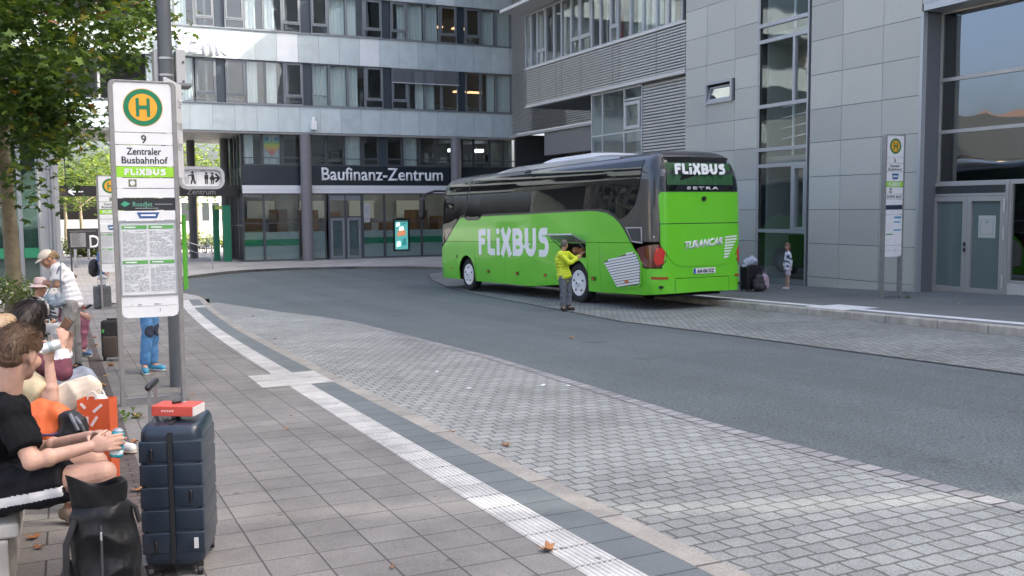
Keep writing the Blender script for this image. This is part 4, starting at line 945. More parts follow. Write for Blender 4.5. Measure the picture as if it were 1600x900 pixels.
AX1, AX2, WR = 3.53, 10.30, 0.515
def archpts(cx, r=0.63):                                # left to right, ends at the sill
    a = math.degrees(math.asin((0.50 - 0.33) / r)); return [(cx + r * math.cos(R(t)), 0.50 + r * math.sin(R(t))) for t in [-a + (180 + 2 * a) * k / 18 for k in range(19)]]
zs_, g = 1.572, 0.006
for rt_ in (False, True):
    hole = [[(3.03, 1.19), (4.32, 1.19), (4.32, 1.555), (3.03, 1.555)]] if not rt_ else None
    skin('side_panel', [[(1.045, 1.584), (1.25, 1.82), (1.48, 2.03), (1.75, 2.20), (2.07, 2.31), (2.5, 2.36), (2.85, 2.375), (6, 2.37), (9.1, 2.36), (9.3, 2.25), (10.2, 2.25), (10.45, 2.35), (10.74, 2.32), (11.3, 1.985), (11.88, 1.584)]], GREEN, right=rt_)
    skin('vent_flap_panel', [[(0.52, 0.36), (2.41 - g, 0.33), (2.41 - g, zs_), (1.03, zs_), (0.78, 1.30), (0.60, 1.02), (0.50, 0.99)]], GREEN, right=rt_)
    skin('luggage_door', [[(2.41, 0.33), (2.98 - g, 0.33), (2.98 - g, zs_), (2.41, zs_)]], GREEN, right=rt_)
    a = archpts(AX1)
    skin('wheel_arch_panel', [[(2.98, zs_), (2.98, a[0][1])] + [p for p in a if p[0] > 2.98] + [(5.97 - g, 0.33), (5.97 - g, zs_)]] if False else [[(2.98, zs_), (2.98, 0.80)] + [p for p in a if p[1] > 0.62 and p[0] > 2.98][::-1][::-1][0:0] + sorted([p for p in a if p[0] > 2.985 and not (p[0] < AX1 and p[1] < 0.7)], key=lambda p: p[0]) + [(5.97 - g, 0.325), (5.97 - g, zs_)]], GREEN, right=rt_, holes=hole)
    skin('luggage_door', [[(5.97, 0.325), (7.63 - g, 0.325), (7.63 - g, zs_), (5.97, zs_)]], GREEN, right=rt_)
    skin('luggage_door', [[(7.63, 0.325), (9.82 - g - .15, 0.325), (9.82 - g - .15, zs_), (7.63, zs_)]], GREEN, right=rt_)
    a2 = sorted([p for p in archpts(AX2)], key=lambda p: p[0])
    skin('wheel_arch_panel', [[(9.67, zs_), (9.67, 0.325)] + [p for p in a2 if p[0] > 9.675 and p[0] < 10.92] + [(10.95, 0.34), (11.12 - g, 0.34), (11.12 - g, zs_)]], GREEN, right=rt_)
    skin('front_panel', [[(11.12, 0.34), (12.8, 0.34), (UMAX, 0.36), (UMAX, 1.12), (13.2, 1.12), (12.85, 1.14), (12.5, 1.27), (11.9, zs_), (11.12, zs_)]], GREEN, right=rt_)
    # glass band, one pane per bay
    cs = [3.0, 4.5, 6.0, 7.62, 9.1]
    skin('side_window', [[(3.0 - g, 2.43), (2.3, 2.42), (1.95, 2.36), (1.62, 2.21), (1.46, 2.13), (1.15, 2.26), (.86, 2.48), (.68, 2.90), (.60, 3.52), (3.0 - g, 3.52)]], BGL, right=rt_)
    for c0, c1 in zip(cs, cs[1:]): skin('side_window', [[(c0, 2.43), (c1 - g, 2.43), (c1 - g, 3.52), (c0, 3.52)]], BGL, right=rt_)
    skin('side_window', [[(9.1, 2.42), (9.32, 2.30), (10.2, 2.30), (10.36, 2.40), (10.1, 2.9), (10.0, 3.50), (9.1, 3.52)]], BGL, right=rt_)
    skin('windscreen', [[(10.42, 2.44), (10.75, 2.39), (11.3, 2.03), (11.95, 1.60), (12.55, 1.30), (12.9, 1.17), (UMAX, 1.15), (UMAX, 3.25), (12.6, 3.32), (11.5, 3.44), (10.08, 3.50), (10.18, 2.95)]], BGL, right=rt_)
    # air vents with white slats
    v = [(2.27, 1.12), (0.90, 1.42), (0.74, 1.34), (0.57, 1.10), (0.60, 0.60), (0.70, 0.54), (1.58, 0.46), (1.68, 0.50)]
    ov = skin('vent', [v], GREEN, off=0.022, right=rt_, thick=0.02)
    def inside(p, poly):
        c = False
        for i in range(len(poly)):
            (x0, y0), (x1, y1) = poly[i - 1], poly[i]
            if (y0 > p[1]) != (y1 > p[1]) and p[0] < (x1 - x0) * (p[1] - y0) / (y1 - y0) + x0: c = not c
        return c
    cxv, cyv = 1.22, 0.94; vin = [(cxv + (a - cxv) * .91, cyv + (c - cyv) * .90) for a, c in v]
    skin('vent_recess', [vin], mat('vent_dark', (0.10, 0.09, 0.08), 0.7), off=0.026, parent=ov, right=rt_, thick=0.01)
    sl_, slm = [], -0.13
    k = -0.62
    while k < 0.75:
        ln_ = []; st = [i_ * 0.01 for i_ in range(0, 260)]
        for s_ in st:
            if inside((s_, cyv + k + slm * (s_ - cxv)), vin): ln_.append(s_)
        if ln_:
            a, c = ln_[0], ln_[-1]; f = lambda s_: cyv + k + slm * (s_ - cxv)
            if c - a > .1: sl_.append([(a, f(a) - .026), (c, f(c) - .026), (c, f(c) + .022), (a, f(a) + .022)])
        k += 0.066
    skin('vent_slats', sl_, mat('vent_white', (0.72, 0.73, 0.72), 0.4), off=0.036, parent=ov, right=rt_, thick=0.006)
    gr = skin('quarter_grille', [[(1.24, 1.95), (0.58, 1.95), (0.56, 1.93), (0.56, 1.56), (0.98, 1.60)]], ALU, off=0.014, right=rt_, thick=0.01)
    skin('grille_mesh', [[(1.18, 1.92), (0.61, 1.92), (0.60, 1.60), (0.97, 1.63)]], mat('mesh_dark', (0.035, 0.037, 0.04), 0.6), off=0.018, parent=gr, right=rt_, thick=0.006)
    AMB = mat('amber_lens', (0.55, 0.14, 0.01), 0.25, coat=.5); 
    for s_ in (8.71, 6.82, 5.15, 2.70):
        l_ = skin('marker_light', [[(s_ - .075, .62), (s_ + .075, .62), (s_ + .075, .71), (s_ - .075, .71)]], BLACK, off=.02, right=rt_, thick=.012)
        skin('lens', [[(s_ - .045, .635), (s_ + .045, .635), (s_ + .045, .695), (s_ - .045, .695)]], AMB, off=.027, parent=l_, right=rt_, thick=.008)
    skin('marker_light', [[(11.46, .69), (11.57, .69), (11.57, .73), (11.46, .73)]], AMB, off=.02, right=rt_, thick=.012)
    skin('marker_light', [[(1.10, .62), (1.25, .62), (1.25, .68), (1.10, .68)]], AMB, off=.046, right=rt_, thick=.02)
    skin('filler_cap', [[(10.97, 1.03), (11.06, 1.03), (11.06, 1.14), (10.97, 1.14)]], BLACK, off=.016, right=rt_, thick=.01)
    # tail light wrapping the corner
    tl = skin('taillight', [[(0.78, 1.44), (0.50, 1.50), (0.15, 1.54), (-0.05, 1.53), (-0.16, 1.42), (-0.10, 1.12), (0.02, 1.01), (0.25, 1.00), (0.48, 1.02), (0.60, 1.14)]], mat('tail_dark_red', (0.10, 0.008, 0.008), 0.12, coat=.6), off=.02, right=rt_)
    skin('lens', [[(0.10, 1.46), (-0.06, 1.46), (-0.10, 1.36), (-0.04, 1.10), (0.10, 1.06), (0.16, 1.20)]], mat('tail_red', (0.55, 0.02, 0.015), 0.12, coat=.6), off=.028, parent=tl, right=rt_, thick=.012)
    skin('rear_bumper', [[(0.515, 0.36), (0.515, 0.985), (0.0, 0.985), (-.10, 0.98), (-0.36, 0.74), (UMIN, 0.745), (UMIN, 0.42), (0.0, 0.40)]], GREEN, off=.018, right=rt_)
    rf = skin('reflector', [[(0.22, .735), (-0.16, .735), (-0.16, .79), (0.22, .80)]], mat('dark_orange_lens', (0.30, 0.05, 0.008), .2, coat=.5), off=.03, right=rt_, thick=.012)
    skin('bumper_seam', [[(-.345, .42), (-.335, .42), (-.335, .73), (-.345, .73)]], BLK, off=.0195, right=rt_, thick=.002)
# rear wall panels: (across, height)
def rear_skin(name, pl, m, off=0.02, parent=None, thick=.02, holes=None):
    """outline in (across the tail from its left edge, height)"""
    def to_u(l): return UMIN + (1.275 - l)
    L_ = []
    bm = bmesh.new(); loops = [[Vector((a, c, 0)) for a, c in pl]] + ([[Vector((a, c, 0)) for a, c in h] for h in holes] if holes else [])
    flat = [p for l in loops for p in l]; vs = [bm.verts.new(p) for p in flat]
    for t in tessellate_polygon(loops):
        try: bm.faces.new([vs[i] for i in t])
        except ValueError: pass
    for c in [0.05, .1, .15, .2, .25, .32, .45, .8, 1.275, 1.75, 2.1, 2.23, 2.3, 2.35, 2.4, 2.45, 2.5]: bmesh.ops.bisect_plane(bm, geom=bm.verts[:] + bm.edges[:] + bm.faces[:], plane_co=(c, 0, 0), plane_no=(1, 0, 0), dist=1e-5)
    for c in [2.75, 3.0, 3.2, 3.35, 3.5, 3.6]: bmesh.ops.bisect_plane(bm, geom=bm.verts[:] + bm.edges[:] + bm.faces[:], plane_co=(0, c, 0), plane_no=(0, 1, 0), dist=1e-5)
    for v in bm.verts:
        l, z = v.co.x, v.co.y
        if l <= 1.275: p = bus_p(to_u(l), z, off)
        else: p = bus_p(to_u(BW - l), z, off, True)
        p.x = l if 0.3 < l < 2.25 else p.x
        v.co = p
    bmesh.ops.recalc_face_normals(bm, faces=bm.faces)
    for f in bm.faces:
        if f.normal.y > 0: f.normal_flip()
    me = bpy.data.meshes.new(name); bm.to_mesh(me); bm.free(); me.materials.append(m)
    o = bpy.data.objects.new(name, me); COL.objects.link(o); p = parent or bus; o.parent = p; _M[o.name] = _M[p.name]
    me.polygons.foreach_set('use_smooth', [True] * len(me.polygons)); me.set_sharp_from_angle(angle=R(30))
    so_ = o.modifiers.new('thickness', 'SOLIDIFY'); so_.thickness = thick; so_.offset = -1; es = o.modifiers.new('edges', 'EDGE_SPLIT'); es.split_angle = R(32)
    return o
rw = rear_skin('rear_window', [(0.14, 2.76), (0.11, 2.85), (0.18, 3.50), (0.26, 3.56), (2.29, 3.56), (2.37, 3.50), (2.44, 2.85), (2.41, 2.76)], BGL, off=.02)
CURG = mat('green_curtain', (0.01, 0.075, 0.02), .55, var=.5, scale=3, stretch=(14, 1, .3))
rear_skin('curtain', [(0.30, 2.90), (0.34, 3.42), (2.21, 3.42), (2.25, 2.90)], CURG, off=.0205, parent=rw, thick=.004)
for l in (.22, 2.17): rear_skin('sticker', [(l, 3.41), (l + .12, 3.41), (l + .12, 3.5), (l, 3.5)], mat('grey_sticker', (0.2, 0.22, 0.25), .5), off=.026, parent=rw, thick=.004)
rear_skin('engine_flap', [(0.12, 2.02), (0.09, 2.66), (0.13, 2.735), (2.42, 2.735), (2.46, 2.66), (2.43, 2.02)], GREEN, off=.02)
rl = rear_skin('tail_panel', [(0.30, 0.755), (-0.0 + .16, 1.0), (0.18, 1.45), (0.12, 1.56), (0.12, 2.0), (2.43, 2.0), (2.43, 1.56), (2.37, 1.45), (2.39, 1.0), (2.25, 0.755)], GREEN, off=.02)
rear_skin('pressed_field', [(0.14, 1.98), (0.14, 1.50), (0.36, 1.18), (0.50, 1.06), (0.80, 1.02), (1.75, 1.02), (2.05, 1.06), (2.19, 1.18), (2.41, 1.50), (2.41, 1.98)], GREEN, off=.034, parent=rl, thick=.012)
rv = rear_skin('rear_vent', [(1.86, 1.15), (1.92, 1.64), (2.10, 1.72), (2.31, 1.74), (2.30, 1.60), (2.20, 1.36), (2.05, 1.16)], GREEN, off=.040, thick=.006)
b = []
for k in range(8):
    z = 1.18 + k * .068; xl = 1.875 + .008 * k; xr_ = min(2.30, 2.03 + k * .045)
    rear_skin('slat', [(xl, z), (xr_, z + .02), (xr_, z + .055), (xl, z + .035)], mat('vent_white', (0.72, 0.73, 0.72), 0.4), off=.046, parent=rv, thick=.006)
pl_ = rear_skin('number_plate', [(0.98, .84), (1.62, .84), (1.62, .97), (0.98, .97)], mat('plate_white', (0.72, 0.73, 0.72), .4), off=.036, thick=.01)
rear_skin('country_strip', [(0.985, .845), (1.04, .845), (1.04, .965), (0.985, .965)], mat('plate_blue', (0.01, 0.06, 0.35), .4), off=.039, parent=pl_, thick=.002)
bE = BM_.to_3x3() @ Vector((1, 0, 0)); bU = BM_.to_3x3() @ Vector((0, 0, 1)); bF = BM_.to_3x3() @ Vector((0, 1, 0))
def bl(x, y, z): return BM_ @ Vector((x, y, z))
text_mesh('plate_letters', 'AA\u00b7061XZ', .125, INK, pl_, bl(1.07, -.092, .862), bE, bU, .002, width=.52, bold=.004)
text_mesh('lettering', 'TURANCAR', .235, mat('silver_letters', (0.66, 0.69, 0.67), .4), bus, bl(.72, -.085, 1.42), (bE + bU * .085), bU, .004, width=1.16, bold=.012, shear=.28)
text_mesh('maker_lettering', 'S E T R A', .085, mat('silver_maker_letters', (0.50, 0.51, 0.52), .4), bus, bl(.80, -.080, 2.795), bE, bU, .006, width=.95, bold=.006)
b = MB(); b.cyl((1.29, -.11, 2.58), (1.29, -.06, 2.58), .055, 14); b.box(1.24, 1.34, -.125, -.09, 2.585, 2.60); b.build('lock', BLACK, bus, local=True)
for x_ in (.12, 2.43): b = MB(); b.cyl((x_, -.08 + .05, .56), (x_, .06, .56), .035, 12); b.build('tow_cap', BLACK, bus, local=True)
# narrow rounded display letters
def ribbon(b, pts, wd, depth, o, ex, ey, ez, closed=False):
    P = [Vector((p[0], p[1])) for p in pts]; n = len(P); Lf = []; Rg = []
    for i in range(n):
        a = P[i - 1] if (i > 0 or closed) else None; c = P[(i + 1) % n] if (i < n - 1 or closed) else None
        d1 = (P[i] - a).normalized() if a is not None else (c - P[i]).normalized(); d2 = (c - P[i]).normalized() if c is not None else d1
        n1 = Vector((-d1.y, d1.x)); n2 = Vector((-d2.y, d2.x)); m_ = (n1 + n2).normalized(); k = wd / 2 / max(.35, m_.dot(n1))
        Lf.append(P[i] + m_ * k); Rg.append(P[i] - m_ * k)
    m = n if closed else n - 1
    for i in range(m):
        j = (i + 1) % n; q = [Lf[i], Rg[i], Rg[j], Lf[j]]
        lo = [o + ex * p.x + ey * p.y for p in q]; hi = [p + ez * depth for p in lo]
        b.add(lo + hi, [(0, 1, 2, 3), (7, 6, 5, 4), (0, 4, 5, 1), (1, 5, 6, 2), (2, 6, 7, 3), (3, 7, 4, 0)])
def arcp(cx, cy, rx, ry, a0, a1, n=8): return [(cx + rx * math.cos(R(a0 + (a1 - a0) * k / n)), cy + ry * math.sin(R(a0 + (a1 - a0) * k / n))) for k in range(n + 1)]
def flix(name, o, ex, ey, width, height, m, parent, depth=.004):
    """the operator's word mark, drawn with strokes: F L i X B U S"""
    ex = Vector(ex).normalized(); ey = Vector(ey).normalized(); ez = ex.cross(ey); b = MB(); o = Vector(o)
    K = width / 4.36; t = .20; H = height / K if True else 1
    h = H; hw = t / 2; x = 0
    def rb(pts, closed=False, e=0.0, w_=t): ribbon(b, [(K * (p[0]), K * p[1]) for p in pts], w_ * K, depth, o + ez * e, ex, ey, ez, closed)
    # F
    rb([(x + hw, 0), (x + hw, h - .12), (x + hw + .10, h - hw), (x + .52, h - hw)]); rb([(x + t - .01, h * .52), (x + .46, h * .52)], e=.0004); x += .64
    rb([(x + hw, h), (x + hw, .14), (x + hw + .08, hw), (x + .50, hw)]); x += .62
    rb([(x + hw, 0), (x + hw, h * .66)]); rb([(x + hw, h * .80), (x + hw, h)]); x += .30
    rb([(x + .06, 0), (x + .30, h * .5), (x + .08, h)], w_=.215); rb([(x + .60, 0), (x + .36, h * .5), (x + .60, h)], e=.0004, w_=.215); x += .76
    r = (h - t) / 4
    rb([(x + hw, hw), (x + hw, h - hw)] + arcp(x + .34, h - hw - r, .17, r, 90, -90) + [(x + hw + .02, h / 2)]); rb([(x + .22, h / 2 - .001)] + arcp(x + .37, h / 2 - r, .18, r, 90, -90) + [(x + hw - hw, hw)], e=.0004); x += .76
    rb([(x + hw, h), (x + hw, .34)] + arcp(x + .33, .34, .23, .24, 180, 360) + [(x + .56, h)]); x += .80
    rb(arcp(x + .30, h * .745, .20, h * .745 * .0 + h * .155, 20, 270, 10)[0:0] + [(x + .50, h - hw), (x + .24, h - hw)] + arcp(x + .24, h * .735, .14, h - hw - h * .735, 90, 270)[1:] + [(x + .30, h * .735 - (h - hw - h * .735))] + arcp(x + .30, (h * .735 - (h - hw - h * .735) + hw) / 2, .17, (h * .735 - (h - hw - h * .735) - hw) / 2, 90, -90)[1:] + [(x + .02, hw)])
    return b.build(name, m, parent)
WL = mat('white_letters_gloss', (0.80, 0.82, 0.80), .35, coat=.3)
flix('lettering', bl(-.0135 - .002, 9.34, 1.17), -bF, bU, 4.42, .82, WL, bus, .003)
flix('lettering', bl(.49, -.052, 3.14), bE, bU + bF * .13, 1.46, .255, WL, bus, .02)
# wheels
def wheel(x, y, side, name='wheel'):
    b = MB(); ax = (-1 if side == 0 else 1, 0, 0)
    b.lathe((x, y, WR), [(.30, -.28), (.44, -.29), (.495, -.26), (.515, -.2), (.515, -.06), (.50, -.015), (.46, .005), (.36, .0), (.33, -.015), (.30, -.04)], 40, ax)
    w_ = b.build(name, RUBBER, bus, smooth=50, local=True)
    b = MB(); b.lathe((x, y, WR), [(.345, -.012), (.33, .012), (.30, .012), (.26, -.005), (.17, .012), (.12, .02), (.085, .02), (.08, .05), (.05, .062), (.001, .062)], 36, ax); b.build('rim', mat('white_hub_cap', (0.70, 0.71, 0.72), .3, coat=.3), w_, smooth=35, local=True)
    b = MB(); s_ = ax[0]
    for k in range(5):
        a = 2 * math.pi * k / 5 + .3; c = Vector((x + s_ * .008, y + .225 * math.cos(a), WR + .225 * math.sin(a))); b.cyl(c, c + Vector((s_ * .014, 0, 0)), .028, 10)
    b.cyl((x + s_ * .055, y, WR), (x + s_ * .068, y, WR), .03, 12); b.build('rim_slots', BLACK, w_, local=True)
for sd, xx in ((0, 0.07), (1, BW - .07)):
    for yy in (AX1, AX2): wheel(xx, yy, sd)
b = MB(); b.box(.55, BW - .55, AX1 - .2, AX1 + .2, .35, .7); b.box(.55, BW - .55, AX2 - .2, AX2 + .2, .35, .7); b.box(.4, BW - .4, .4, 12.4, .30, .37); b.build('axle', BLK, bus, local=True)
# hatch above the rear wheel: dark bay, contents, raised flap
b = MB(); b.box(.30, .335, 2.9, 4.4, 1.0, 1.6); b.build('hatch_bay', BLK, bus, local=True)
b = MB(); b.ell((.12, 3.72, 1.36), (.08, .16, .10)); b.ell((.16, 3.52, 1.32), (.08, .11, .12)); b.build('stowed_bag', mat('brown_bag', (0.30, 0.13, 0.05), .7, var=.4, scale=9), bus, local=True, smooth=True)
b = MB(); e = Vector((-.42, 0, .20)); p0 = Vector((-.02, 3.03, 1.575)); p1 = Vector((-.02, 4.33, 1.575)); nn = Vector((.02, 0, .04))
b.add([p0, p1, p1 + e, p0 + e, p0 + nn, p1 + nn, p1 + e + nn, p0 + e + nn], [(0, 1, 2, 3), (7, 6, 5, 4), (0, 4, 5, 1), (1, 5, 6, 2), (2, 6, 7, 3), (3, 7, 4, 0)])
hf = b.build('hatch_flap', mat('flap_inner_metal', (0.42, 0.43, 0.44), .35, .6), bus, local=True)
b = MB()
for yy in (3.1, 4.26): b.bar((-.01, yy, 1.42), (-.34, yy, 1.70), .018)
b.build('gas_strut', ALUD, hf, local=True)
# roof equipment
b = MB()
def hump(y0, y1, x0, x1, z0, z1, sl_=.5):
    n = 12; rows = []
    for i in range(n + 1):
        t = i / n; y = y0 + (y1 - y0) * t; k = min(1, t / .16, (1 - t) / .16); k = math.sin(k * math.pi / 2)
        zt_ = z0 + (z1 - z0) * k
        rows.append([Vector((x0, y, z0 - .04)), Vector((x0 + .04, y, z0 + (zt_ - z0) * .6)), Vector((x0 + .16, y, zt_)), Vector((1.275, y, zt_ + .015)), Vector((x1 - .16, y, zt_)), Vector((x1 - .04, y, z0 + (zt_ - z0) * .6)), Vector((x1, y, z0 - .04))])
    vs = [p for r_ in rows for p in r_]; m = 7
    b.add(vs, [(i * m + k, (i + 1) * m + k, (i + 1) * m + k + 1, i * m + k + 1)[::-1] for i in range(n) for k in range(m - 1)])
hump(1.9, 8.6, .30, BW - .30, 3.68, 3.80); b.build('roof_fairing', mat('roof_silver_grey', (0.30, 0.31, 0.32), .3, .3, coat=.4), bus, local=True, smooth=40)
b = MB(); hump(3.0, 6.2, .45, BW - .45, 3.77, 3.91); b.build('air_conditioner', mat('roof_white', (0.66, 0.68, 0.70), .35, coat=.3), bus, local=True, smooth=40)
b = MB(); b.box(.6, .8, 5.9, 6.3, 3.6, 3.72); b.cyl((.06, 6.0, 3.56), (.02, 6.25, 3.55), .03, 8); b.build('side_camera', BLACK, bus, local=True)
b = MB(); b.caps((.16, .25, 3.0), (.16, .25, 3.0), .001); b.cyl((.045, .16, 1.72), (.02, .15, 1.72), .018, 8); b.build('marker_stud', mat('pale_stud', (.6, .6, .6), .4), bus, local=True)
b = MB(); b.tube([(.45, 12.85, 3.30), (.15, 13.1, 3.32), (-.15, 13.2, 3.22), (-.30, 13.2, 3.05)], [.04, .04, .04, .035], 8); b.caps((-.30, 13.2, 3.0), (-.32, 13.2, 2.45), .10, .11); mi = b.build('wing_mirror', BLACK, bus, local=True, smooth=40)
b = MB(); b.tube([(BW - .45, 12.85, 3.30), (BW - .15, 13.1, 3.32), (BW + .15, 13.2, 3.22), (BW + .30, 13.2, 3.05)], [.04, .04, .04, .035], 8); b.caps((BW + .30, 13.2, 3.0), (BW + .32, 13.2, 2.45), .10, .11); b.build('wing_mirror', BLACK, bus, local=True, smooth=40)
# ================================================================== TREES AND PLANTS
def leafmat(name, col, tr=0.35):
    if name in _mats: return _mats[name]
    m = bpy.data.materials.new(name); m.use_nodes = True; n = m.node_tree; L = n.links; b = n.nodes['Principled BSDF']
    b.inputs['Base Color'].default_value = (*col, 1); b.inputs['Roughness'].default_value = .55; b.inputs['Specular IOR Level'].default_value = .35
    tl = n.nodes.new('ShaderNodeBsdfTranslucent'); tl.inputs[0].default_value = (col[0] * 1.5, col[1] * 1.5, col[2] * .7, 1); mx = n.nodes.new('ShaderNodeMixShader'); mx.inputs[0].default_value = tr
    L.new(b.outputs[0], mx.inputs[1]); L.new(tl.outputs[0], mx.inputs[2]); L.new(mx.outputs[0], n.nodes['Material Output'].inputs[0]); _mats[name] = m; return m
LF = [leafmat('leaf_mid_green', (0.078, 0.14, 0.024)), leafmat('leaf_dark_green', (0.045, 0.088, 0.02)), leafmat('leaf_light_green', (0.13, 0.20, 0.033)), leafmat('leaf_yellow_green', (0.19, 0.18, 0.03)), leafmat('leaf_brown', (0.20, 0.09, 0.025))]
LF2 = [leafmat('far_leaf_green', (0.09, 0.15, 0.03)), leafmat('far_leaf_dark', (0.05, 0.09, 0.02)), leafmat('far_leaf_light', (0.16, 0.21, 0.04))]
BARK = mat('plane_bark', (0.13, 0.105, 0.07), .85, var=.6, scale=5, bump=.5, bscale=25, col2=(0.24, 0.21, 0.14))
MAPLE = [(0, -.12), (.10, .02), (.42, -.10), (.34, .12), (.56, .34), (.30, .38), (.20, .34), (.12, .48), (0, .82), (-.12, .48), (-.20, .34), (-.30, .38), (-.56, .34), (-.34, .12), (-.42, -.10), (-.10, .02)]
OVAL = [(0, -.4), (.22, -.1), (.2, .2), (0, .55), (-.2, .2), (-.22, -.1)]
def leaf(b, c, size, nrm, rng, shape):
    u = nrm.orthogonal().normalized(); u = Matrix.Rotation(rng.uniform(0, 6.28), 3, nrm) @ u; v = nrm.cross(u); f = rng.uniform(.05, .3)
    b.add([c + u * (x * size) + v * (y * size) - nrm * (abs(x) * size * f + y * y * size * .25) for x, y in shape], [tuple(range(len(shape)))])
def limb(b, p, q, r0, r1, rng, n=6, wob=.12):
    P = [Vector(p).lerp(Vector(q), i / n) for i in range(n + 1)]; L_ = (Vector(q) - Vector(p)).length
    for i in range(1, n): P[i] += Vector((rng.uniform(-1, 1), rng.uniform(-1, 1), rng.uniform(-.6, 1))) * wob * L_ / n
    b.tube(P, [r0 + (r1 - r0) * i / n for i in range(n + 1)], 9); return P
def tree(name, label, base, trunk_pts, r0, centre, rad, ncl, nleaf, size, mats, seed, wts, shape=OVAL, clr=.6, group=None, limbs=7, cat='tree', keep=None):
    rng = random.Random(seed); t = thing(name, label, cat, base, group=group)
    b = MB(); n = len(trunk_pts); rs = [r0 * (1 - .45 * i / max(1, n - 1)) for i in range(n)]; rs[0] *= 1.25
    b.tube(trunk_pts, rs, 14); top = Vector(trunk_pts[-1]); cl = []
    C = Vector(centre); Rd = Vector(rad)
    while len(cl) < ncl:
        d = Vector((rng.gauss(0, 1), rng.gauss(0, 1), rng.gauss(0, 1))).normalized() * (rng.random() ** .38)
        p = C + Vector((d.x * Rd.x, d.y * Rd.y, d.z * Rd.z))
        p += Vector((noise.noise(p * .6), noise.noise(p * .6 + Vector((9, 0, 0))), noise.noise(p * .6 + Vector((0, 9, 0))))) * .9 * min(Rd) * .35
        if keep is None or keep(p): cl.append(p)
    for k in range(limbs):
        a = Vector(trunk_pts[rng.randrange(max(1, n - 2), n)]); q = cl[rng.randrange(ncl)]; q = a.lerp(q, .85)
        P = limb(b, a, q, r0 * .42, r0 * .10, rng)
        for s_ in range(3):
            i = rng.randrange(2, len(P)); q2 = min(cl, key=lambda c: (c - P[i]).length + rng.random() * 1.5); limb(b, P[i], q2, r0 * .12, r0 * .03, rng, 4)
    b.build('trunk', BARK, t, smooth=40)
    b = MB()
    for c in cl:
        bias = rng.random(); R_ = clr * rng.uniform(.6, 1.25); ncl_ = int(nleaf / ncl * rng.uniform(.5, 1.5))
        for _ in range(ncl_):
            d = Vector((rng.gauss(0, .5), rng.gauss(0, .5), rng.gauss(0, .36))) * R_
            nn = (Vector((rng.gauss(0, .55), rng.gauss(0, .55), 1)) + d * .4).normalized()
            w_ = rng.random(); acc = 0
            for i, x in enumerate(wts):
                acc += x
                if w_ < acc: b.m = i; break
            if bias < .3 and b.m == 0: b.m = 1
            leaf(b, c + d, size * rng.uniform(.65, 1.2), nn, rng, shape)
    b.build('crown', mats, t)
    return t
def inview(p, m=120):
    v = CAMR.transposed() @ (p - EYE)
    if v.z < .5: return False, 0, 0
    x, y = CX + F0 * v.x / v.z, CY + F0 * v.y / v.z
    return True, x, y
# the planter the people sit along
SEATX0, SEATX1 = -.80, -.24
pw = thing('planter_wall', 'low pale concrete planter wall with seat ledge under the plane tree', 'planter wall', (-.7, 12, gz(12) + LP))
b = MB(); y = 5.02; SEATH = .40
while y < 21.5:
    l = 1.6; ya, yb = y + .006, y + l - .006; za, zc = gz(ya) + LP, gz(yb) + LP; y += l
    for (x0, x1, h0, h1) in [(SEATX0 + .05, SEATX1 - .05, -.1, SEATH - .075), (SEATX0, SEATX1, SEATH - .07, SEATH)]:
        b.add([(x, yy, z_ + hh) for (yy, z_) in ((ya, za), (yb, zc)) for hh in (h0, h1) for x in (x0, x1)], [(0, 1, 3, 2), (4, 6, 7, 5), (0, 2, 6, 4), (1, 5, 7, 3), (2, 3, 7, 6), (0, 4, 5, 1)])
b.build('seat_wall', CONC, pw, bevel=.012)
b = MB()
for y in range(5, 22): b.box(-9, SEATX0 - .005, y, y + 1, gz(y + .5) - .1, gz(y + .5) + .52 + .02 * ((y * 7) % 3))
b.build('soil', SOIL, pw)
b = MB(); b.box(-9, SEATX0 - .006, 21.4, 21.7, gz(21) - .1, gz(21) + .62); b.build('end_wall', CONC, pw)
base = Vector((-1.35, 17.8, gz(17.8) + .5))
bt = Pd0 = EYE + wr(22, 470) * 17.2
base = Vector((bt.x, bt.y, bt.z - .25)); up_ = EYE + wr(8, 262) * 17.0; up2 = EYE + wr(-5, 150) * 16.6
def keep_near(p):
    ok, x, y = inview(p)
    if not ok: return False
    if x > 212: return y < 95 and x < 236
    if x > 185: return y < 175
    if x > 62: return y < 300
    return y < 262
tree('plane_tree', 'large plane tree with blotched bark and yellowing leaves in the planter', base, [base, bt + Vector((.02, 0, .3)), up_, up2, up2 + Vector((-.15, 0, 1.6)), up2 + Vector((-.1, -.1, 2.6))], .145,
     (-2.0, 15.6, 4.6), (3.7, 3.8, 3.3), 330, 42000, .13, LF, 11, [.48, .30, .15, .055, .015], MAPLE, .56, limbs=14, keep=keep_near)
# dark branches low in the crown
# shrubs and small flowers in the planter
def shrub(name, label, c, rad, nleaf, size, mats, seed, wts, group=None, cat='shrub', stems=9):
    rng = random.Random(seed); t = thing(name, label, cat, c, group=group); b = MB(); c = Vector(c)
    tips = [c + Vector((rng.gauss(0, rad[0] * .55), rng.gauss(0, rad[1] * .55), rad[2] * rng.uniform(.5, 1.9))) for _ in range(stems)]
    for q in tips: limb(b, c + Vector((rng.uniform(-.1, .1), rng.uniform(-.1, .1), 0)), q, .008, .003, rng, 4)
    b.build('stems', BARK, t)
    b = MB()
    for i in range(nleaf):
        q = tips[rng.randrange(stems)]; k = rng.random() ** .6; p = c.lerp(q, k) + Vector((rng.gauss(0, .14 * rad[0] + .03), rng.gauss(0, .14 * rad[1] + .03), rng.gauss(0, .05)))
        nn = Vector((rng.gauss(0, .6), rng.gauss(0, .6), 1)).normalized(); w_ = rng.random(); acc = 0
        for j, x in enumerate(wts):
            acc += x
            if w_ < acc: b.m = j; break
        leaf(b, p, size * rng.uniform(.6, 1.2), nn, rng, OVAL)
    b.build('foliage', mats, t); return t
